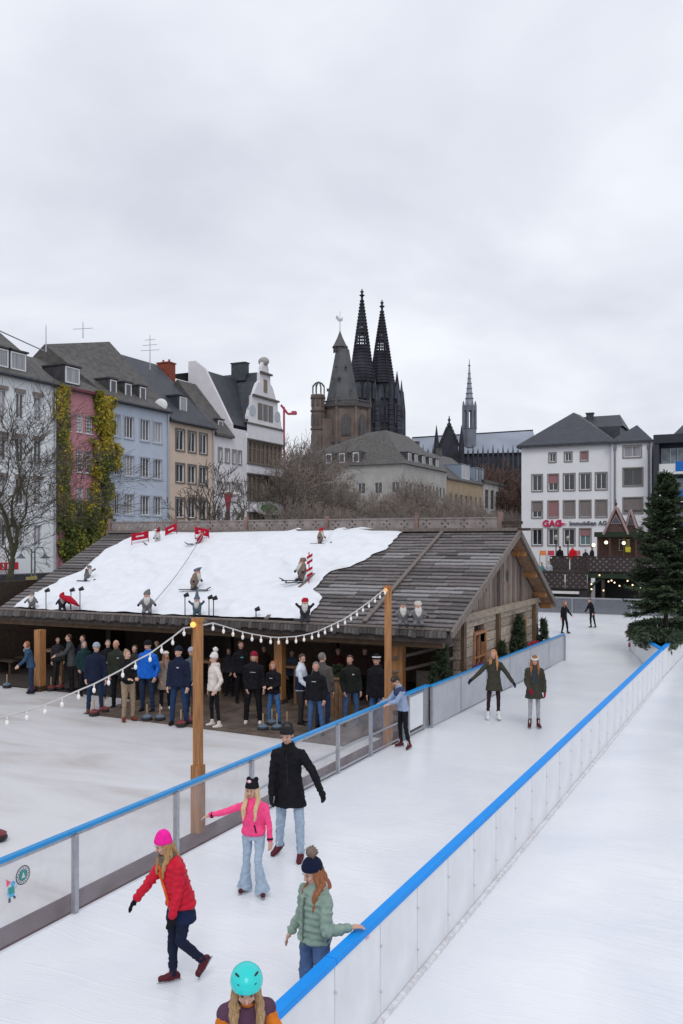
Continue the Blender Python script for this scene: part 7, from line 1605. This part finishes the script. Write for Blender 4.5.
# red umbrella prop on the eave
r0=ray(71); p=Vector((r0.x,r0.y,0))*(YE/r0.y); p.z=ZE; t=thing('toy_umbrella',p,'small tilted red parasol held above the gnome at the left eave','parasol',rz=math.atan2(Rv.y,Rv.x))
MB().tube((0,0,0),(-.05,0,.42),.012,.012,6).build('stick',M_black,None).parent=t
MB().loft([((-.05,0,.34),(1,0,-.5),(0,1,0),.36,.22),((-.04,0,.44),(1,0,-.5),(0,1,0),.22,.14),((-.01,0,.50),(1,0,-.5),(0,1,0),.02,.02)],14).build('canopy',M_gr,None,smooth=True).parent=t
# rope on the sheet
a=roofpt(203,547)+Vector((0,0,.45)); b=Vector(ray(152)*((YE)/ray(152).y)); b.z=ZE+.35
mb=MB(); n=14
for i in range(n):
    f=lambda q: a.lerp(b,q)-Vector((0,0,.14*math.sin(math.pi*q)))
    mb.tube(f(i/n),f((i+1)/n),.012,.012,5)
rp=mb.build('tow_rope',mat('rope_grey',(.25,.25,.27),.9),None,loc=b); tag(rp,'thin grey rope running diagonally down the white sheet to the big gnome','rope')
# spot lamps on stalks
for i,(px,hh) in enumerate(((46,.62),(71,.66),(80,.70),(185,.62),(209,.58),(213.5,.56),(256,.3))):
    r0=ray(px); p=Vector((r0.x,r0.y,0))*((YE+.08)/r0.y); p.z=ZE+.0
    nm=['leftmost black stalk lamp on the eave','black stalk lamp above the red parasol','black stalk lamp right of the red parasol','black stalk lamp just left of the front pole top','left of the paired stalk lamps right of the front pole top','right of the paired stalk lamps right of the front pole top','low black lamp on the eave in the middle of the sheet edge'][i]
    t=thing('stalk_lamp',p,nm,'lamp','stalk lamps on the eave'); MB().tube(p,p+Vector((0,0,hh)),.014,.014,6).build('stalk',M_black,t)
    q=p+Vector((0,0,hh)); MB().tube(q-Rv*.03,q+Rv*.10+Vector((0,0,.05)),.045,.07,10).build('lamp_head',M_black,t)
gnome('slim blue-grey figure with pointed hat directly behind the front pole top',197,608,.66,cloth('figure_bluegrey',(.10,.14,.17)),cloth('figure_bluegrey',(0,0,0)),eave=True,armsup=True,hattip=(0,.25))
# ---------------------------------------------------------------- ice stocks on the terrace
def ice_stock(label,px,py,col,tilt=0):
    p=gnd(px,py,GZ+.0); t=thing('ice_stock',p,label,'ice stock','ice stocks lying about the terrace')
    m=mat('stock_'+col,{'grey':(.10,.14,.19),'red':(.16,.03,.03),'dark':(.03,.035,.045)}[col],.35,.15,8)
    MB().loft([(p+Vector((0,0,.025+z)),(1,0,0),(0,1,0),r_,r_) for z,r_ in ((0,.125),(.02,.14),(.05,.14),(.065,.12))],20).build('running_plate',M_black,t)
    MB().loft([(p+Vector((0,0,.09+z)),(1,0,0),(0,1,0),r_,r_) for z,r_ in ((0,.12),(.03,.13),(.06,.09),(.09,.03))],20).build('body',m,t,smooth=False)
    MB().tube(p+Vector((0,0,.17)),p+Vector((tilt,0,.42)),.014,.018,8).build('handle',mat('pale_handle',(.40,.27,.17),.5),t)
for i,(px,py,c,lb) in enumerate(((94,716,'red','red ice stock at the feet of the man in navy parka'),(104,713,'red','second red ice stock right behind the navy parka man'),(147,721,'grey','left grey-blue ice stock below the royal blue jacket'),(160,721,'grey','right grey-blue ice stock below the beige coat'),(181,727,'red','red ice stock in front of the man in navy jacket'),(190,724,'red','red ice stock beside the front pole'),
    (263,731,'grey','grey-blue ice stock with upright handle left of the group of three'),(277,731,'grey','front grey-blue ice stock in the middle of the group of three'),(272,726,'grey','rear grey-blue ice stock of the group of three'),(287,729,'dark','dark ice stock right of the group of three'),(32,692,'red','red ice stock just left of the first post'),(51,691,'red','red ice stock right of the first post'),(60,690,'red','second red ice stock right of the first post'),(7,688,'grey','blue-grey ice stock at the left edge under the eave'),(-2,841,'red','brown ice stock cut by the left edge of the picture'))):
    ice_stock(lb,px,py,c)
# ---------------------------------------------------------------- tables in the hut
def hightable(label,px,Y,w_=.45):
    r0=ray(px); p=Vector((r0.x,r0.y,0))*(Y/r0.y); p.z=GZ; t=thing('bar_table',p,label,'table','high tables inside the hut')
    m=mat('table_wood',(.16,.09,.05),.55,.3,6)
    MB().box(p.x-w_,p.x+w_,p.y-.35,p.y+.35,GZ+1.02,GZ+1.08).build('table_top',m,t)
    for sx in (-1,1):
        for sy in (-1,1): MB().box(p.x+sx*(w_-.08)-.04,p.x+sx*(w_-.08)+.04,p.y+sy*.27-.04,p.y+sy*.27+.04,GZ,GZ+1.02).build('leg',m,t)
    return t
hightable('bar table with grey jacket man leaning on it',59,21.3); hightable('high table behind the woman in white fleece',205,21.4); hightable('high table behind the ski jacket man',289,21.6)
r0=ray(337); p=Vector((r0.x,r0.y,0))*(20.4/r0.y); p.z=GZ; t=thing('crate_table',p,'rough wooden crate table with small fir sprig left of the black softshell man','table')
for k in range(5): MB().box(p.x-.28+k*.115,p.x-.28+k*.115+.10,p.y-.28,p.y-.25,GZ+.02,GZ+1.0).build('slat',mat('crate_wood',(.20,.11,.06),.7,.3,6),t)
MB().box(p.x-.32,p.x+.32,p.y-.32,p.y+.30,GZ+1.0,GZ+1.05).build('top',mat('crate_wood',(0,0,0)),t); MB().box(p.x-.28,p.x+.28,p.y-.24,p.y+.26,GZ,GZ+1.0).build('core',mat('crate_wood',(0,0,0)),t)
t2=thing('fir_sprig',(p.x,p.y,GZ+1.05),'small fir sprig standing on the crate table','plant')
for nm,me in sf: o=bpy.data.objects.new(nm,me); C.objects.link(o); o.parent=t2; o.scale=(.35,.35,.2)
for i,(px,Y,lb) in enumerate(((-4,22.0,'low dark bench at the far left inside the hut'),(20,22.8,'second low bench behind the ginger guest'))):
    r0=ray(px); p=Vector((r0.x,r0.y,0))*(Y/r0.y); t=thing('bench',(p.x,p.y,GZ),lb,'bench','benches inside the hut'); m=mat('bench_wood',(.06,.045,.035),.6)
    MB().box(p.x-1,p.x+1,p.y-.18,p.y+.18,GZ+.42,GZ+.47).build('seat',m,t)
    for s in (-.8,.8): MB().box(p.x+s-.04,p.x+s+.04,p.y-.15,p.y+.15,GZ,GZ+.42).build('leg',m,t)
# ---------------------------------------------------------------- left background: lamp post, tents, red sign post
p=at(33,600,48); t=thing('twin_lamp_post',(p.x,p.y,GB),'grey lamp post with two hanging bell shades in front of the pale house','street lamp')
zt=at(33,549,48).z; m=mat('lamp_grey',(.20,.19,.20),.5)
for s in (-.04,.05): MB().tube((p.x+Rv.x*s*2,p.y+Rv.y*s*2,GB),(p.x+Rv.x*s*2,p.y+Rv.y*s*2,zt),.05,.045,8).build('pole',m,t)
for s in (-1,1):
    tip=Vector((p.x,p.y,zt-.35))+Rv*s*.66; MB().path([Vector((p.x,p.y,zt-.2)),Vector((p.x,p.y,zt+.1))+Rv*s*.25,Vector((p.x,p.y,zt+.1))+Rv*s*.5,tip+Vector((0,0,.15))],.03,6).build('arm',m,t)
    MB().loft([(tip+Vector((0,0,.1)),(1,0,0),(0,1,0),.06,.06),(tip,(1,0,0),(0,1,0),.10,.10),(tip-Vector((0,0,.12)),(1,0,0),(0,1,0),.24,.24),(tip-Vector((0,0,.16)),(1,0,0),(0,1,0),.26,.26)],14).build('lamp_shade',mat('shade_slate',(.10,.12,.15),.4),t)
q=at(31.5,580,47.5); sg=thing('yellow_sign',q,'small dull yellow sign board under the twin lamp post','sign'); MB().obox(q,(Rv+Vector((0,0,.12))),Fv,(0,0,1),.30,.03,.20).build('board',mat('dull_yellow',(.42,.34,.12),.6),sg)
MB().tube((q.x,q.y,GB),(q.x,q.y,q.z-.2),.03,.03,6).build('post',m,sg)
q=at(2,600,42); tn=thing('white_tent',(q.x,q.y,GB),'white tent roof at the left edge behind the hut roof','tent')
zz0,zz1=at(2,607,42).z,at(2,584,42).z
MB().loft([(Vector((q.x,q.y,zz0)),Rv,Fv,1.5,1.5),(Vector((q.x,q.y,lerp(zz0,zz1,.5))),Rv,Fv,.95,.95),(Vector((q.x,q.y,zz1)),Rv,Fv,.15,.15)],10).build('canvas',M_white,tn,smooth=True)
MB().loft([(Vector((q.x,q.y,GB)),Rv,Fv,1.4,1.4),(Vector((q.x,q.y,zz0)),Rv,Fv,1.45,1.45)],10).build('side_wall',mat('tent_grey',(.35,.35,.36),.8),tn)
# red post with white mushroom-like discs behind the ridge
D_=62; q=at(228,560,D_); t=thing('red_heater_mast',(q.x,q.y,GB),'red mast with two round white tops behind the hut ridge','mast')
zt=at(228,494,D_).z; MB().tube((q.x,q.y,GB),(q.x,q.y,at(0,508,D_).z),.16,.14,8).build('pole',mat('mast_brown',(.10,.035,.035),.6),t)
MB().tube((q.x,q.y,at(0,508,D_).z),(q.x,q.y,zt),.14,.3,8).build('head',M_red,t)
for px,y,r0 in ((225,492.5,.47),(235.5,494,.33)):
    c=at(px,y,D_); MB().loft([(c-Vector((0,0,.10)),Rv,Fv,r0*.8,r0*.8),(c,Rv,Fv,r0,r0),(c+Vector((0,0,.10)),Rv,Fv,r0*.7,r0*.7),(c+Vector((0,0,.13)),Rv,Fv,.02,.02)],16).build('disc_top',mat('disc_cream',(.52,.46,.43),.7),t)
# small shop sign arm on the ridge right end: dark log lantern
bake()
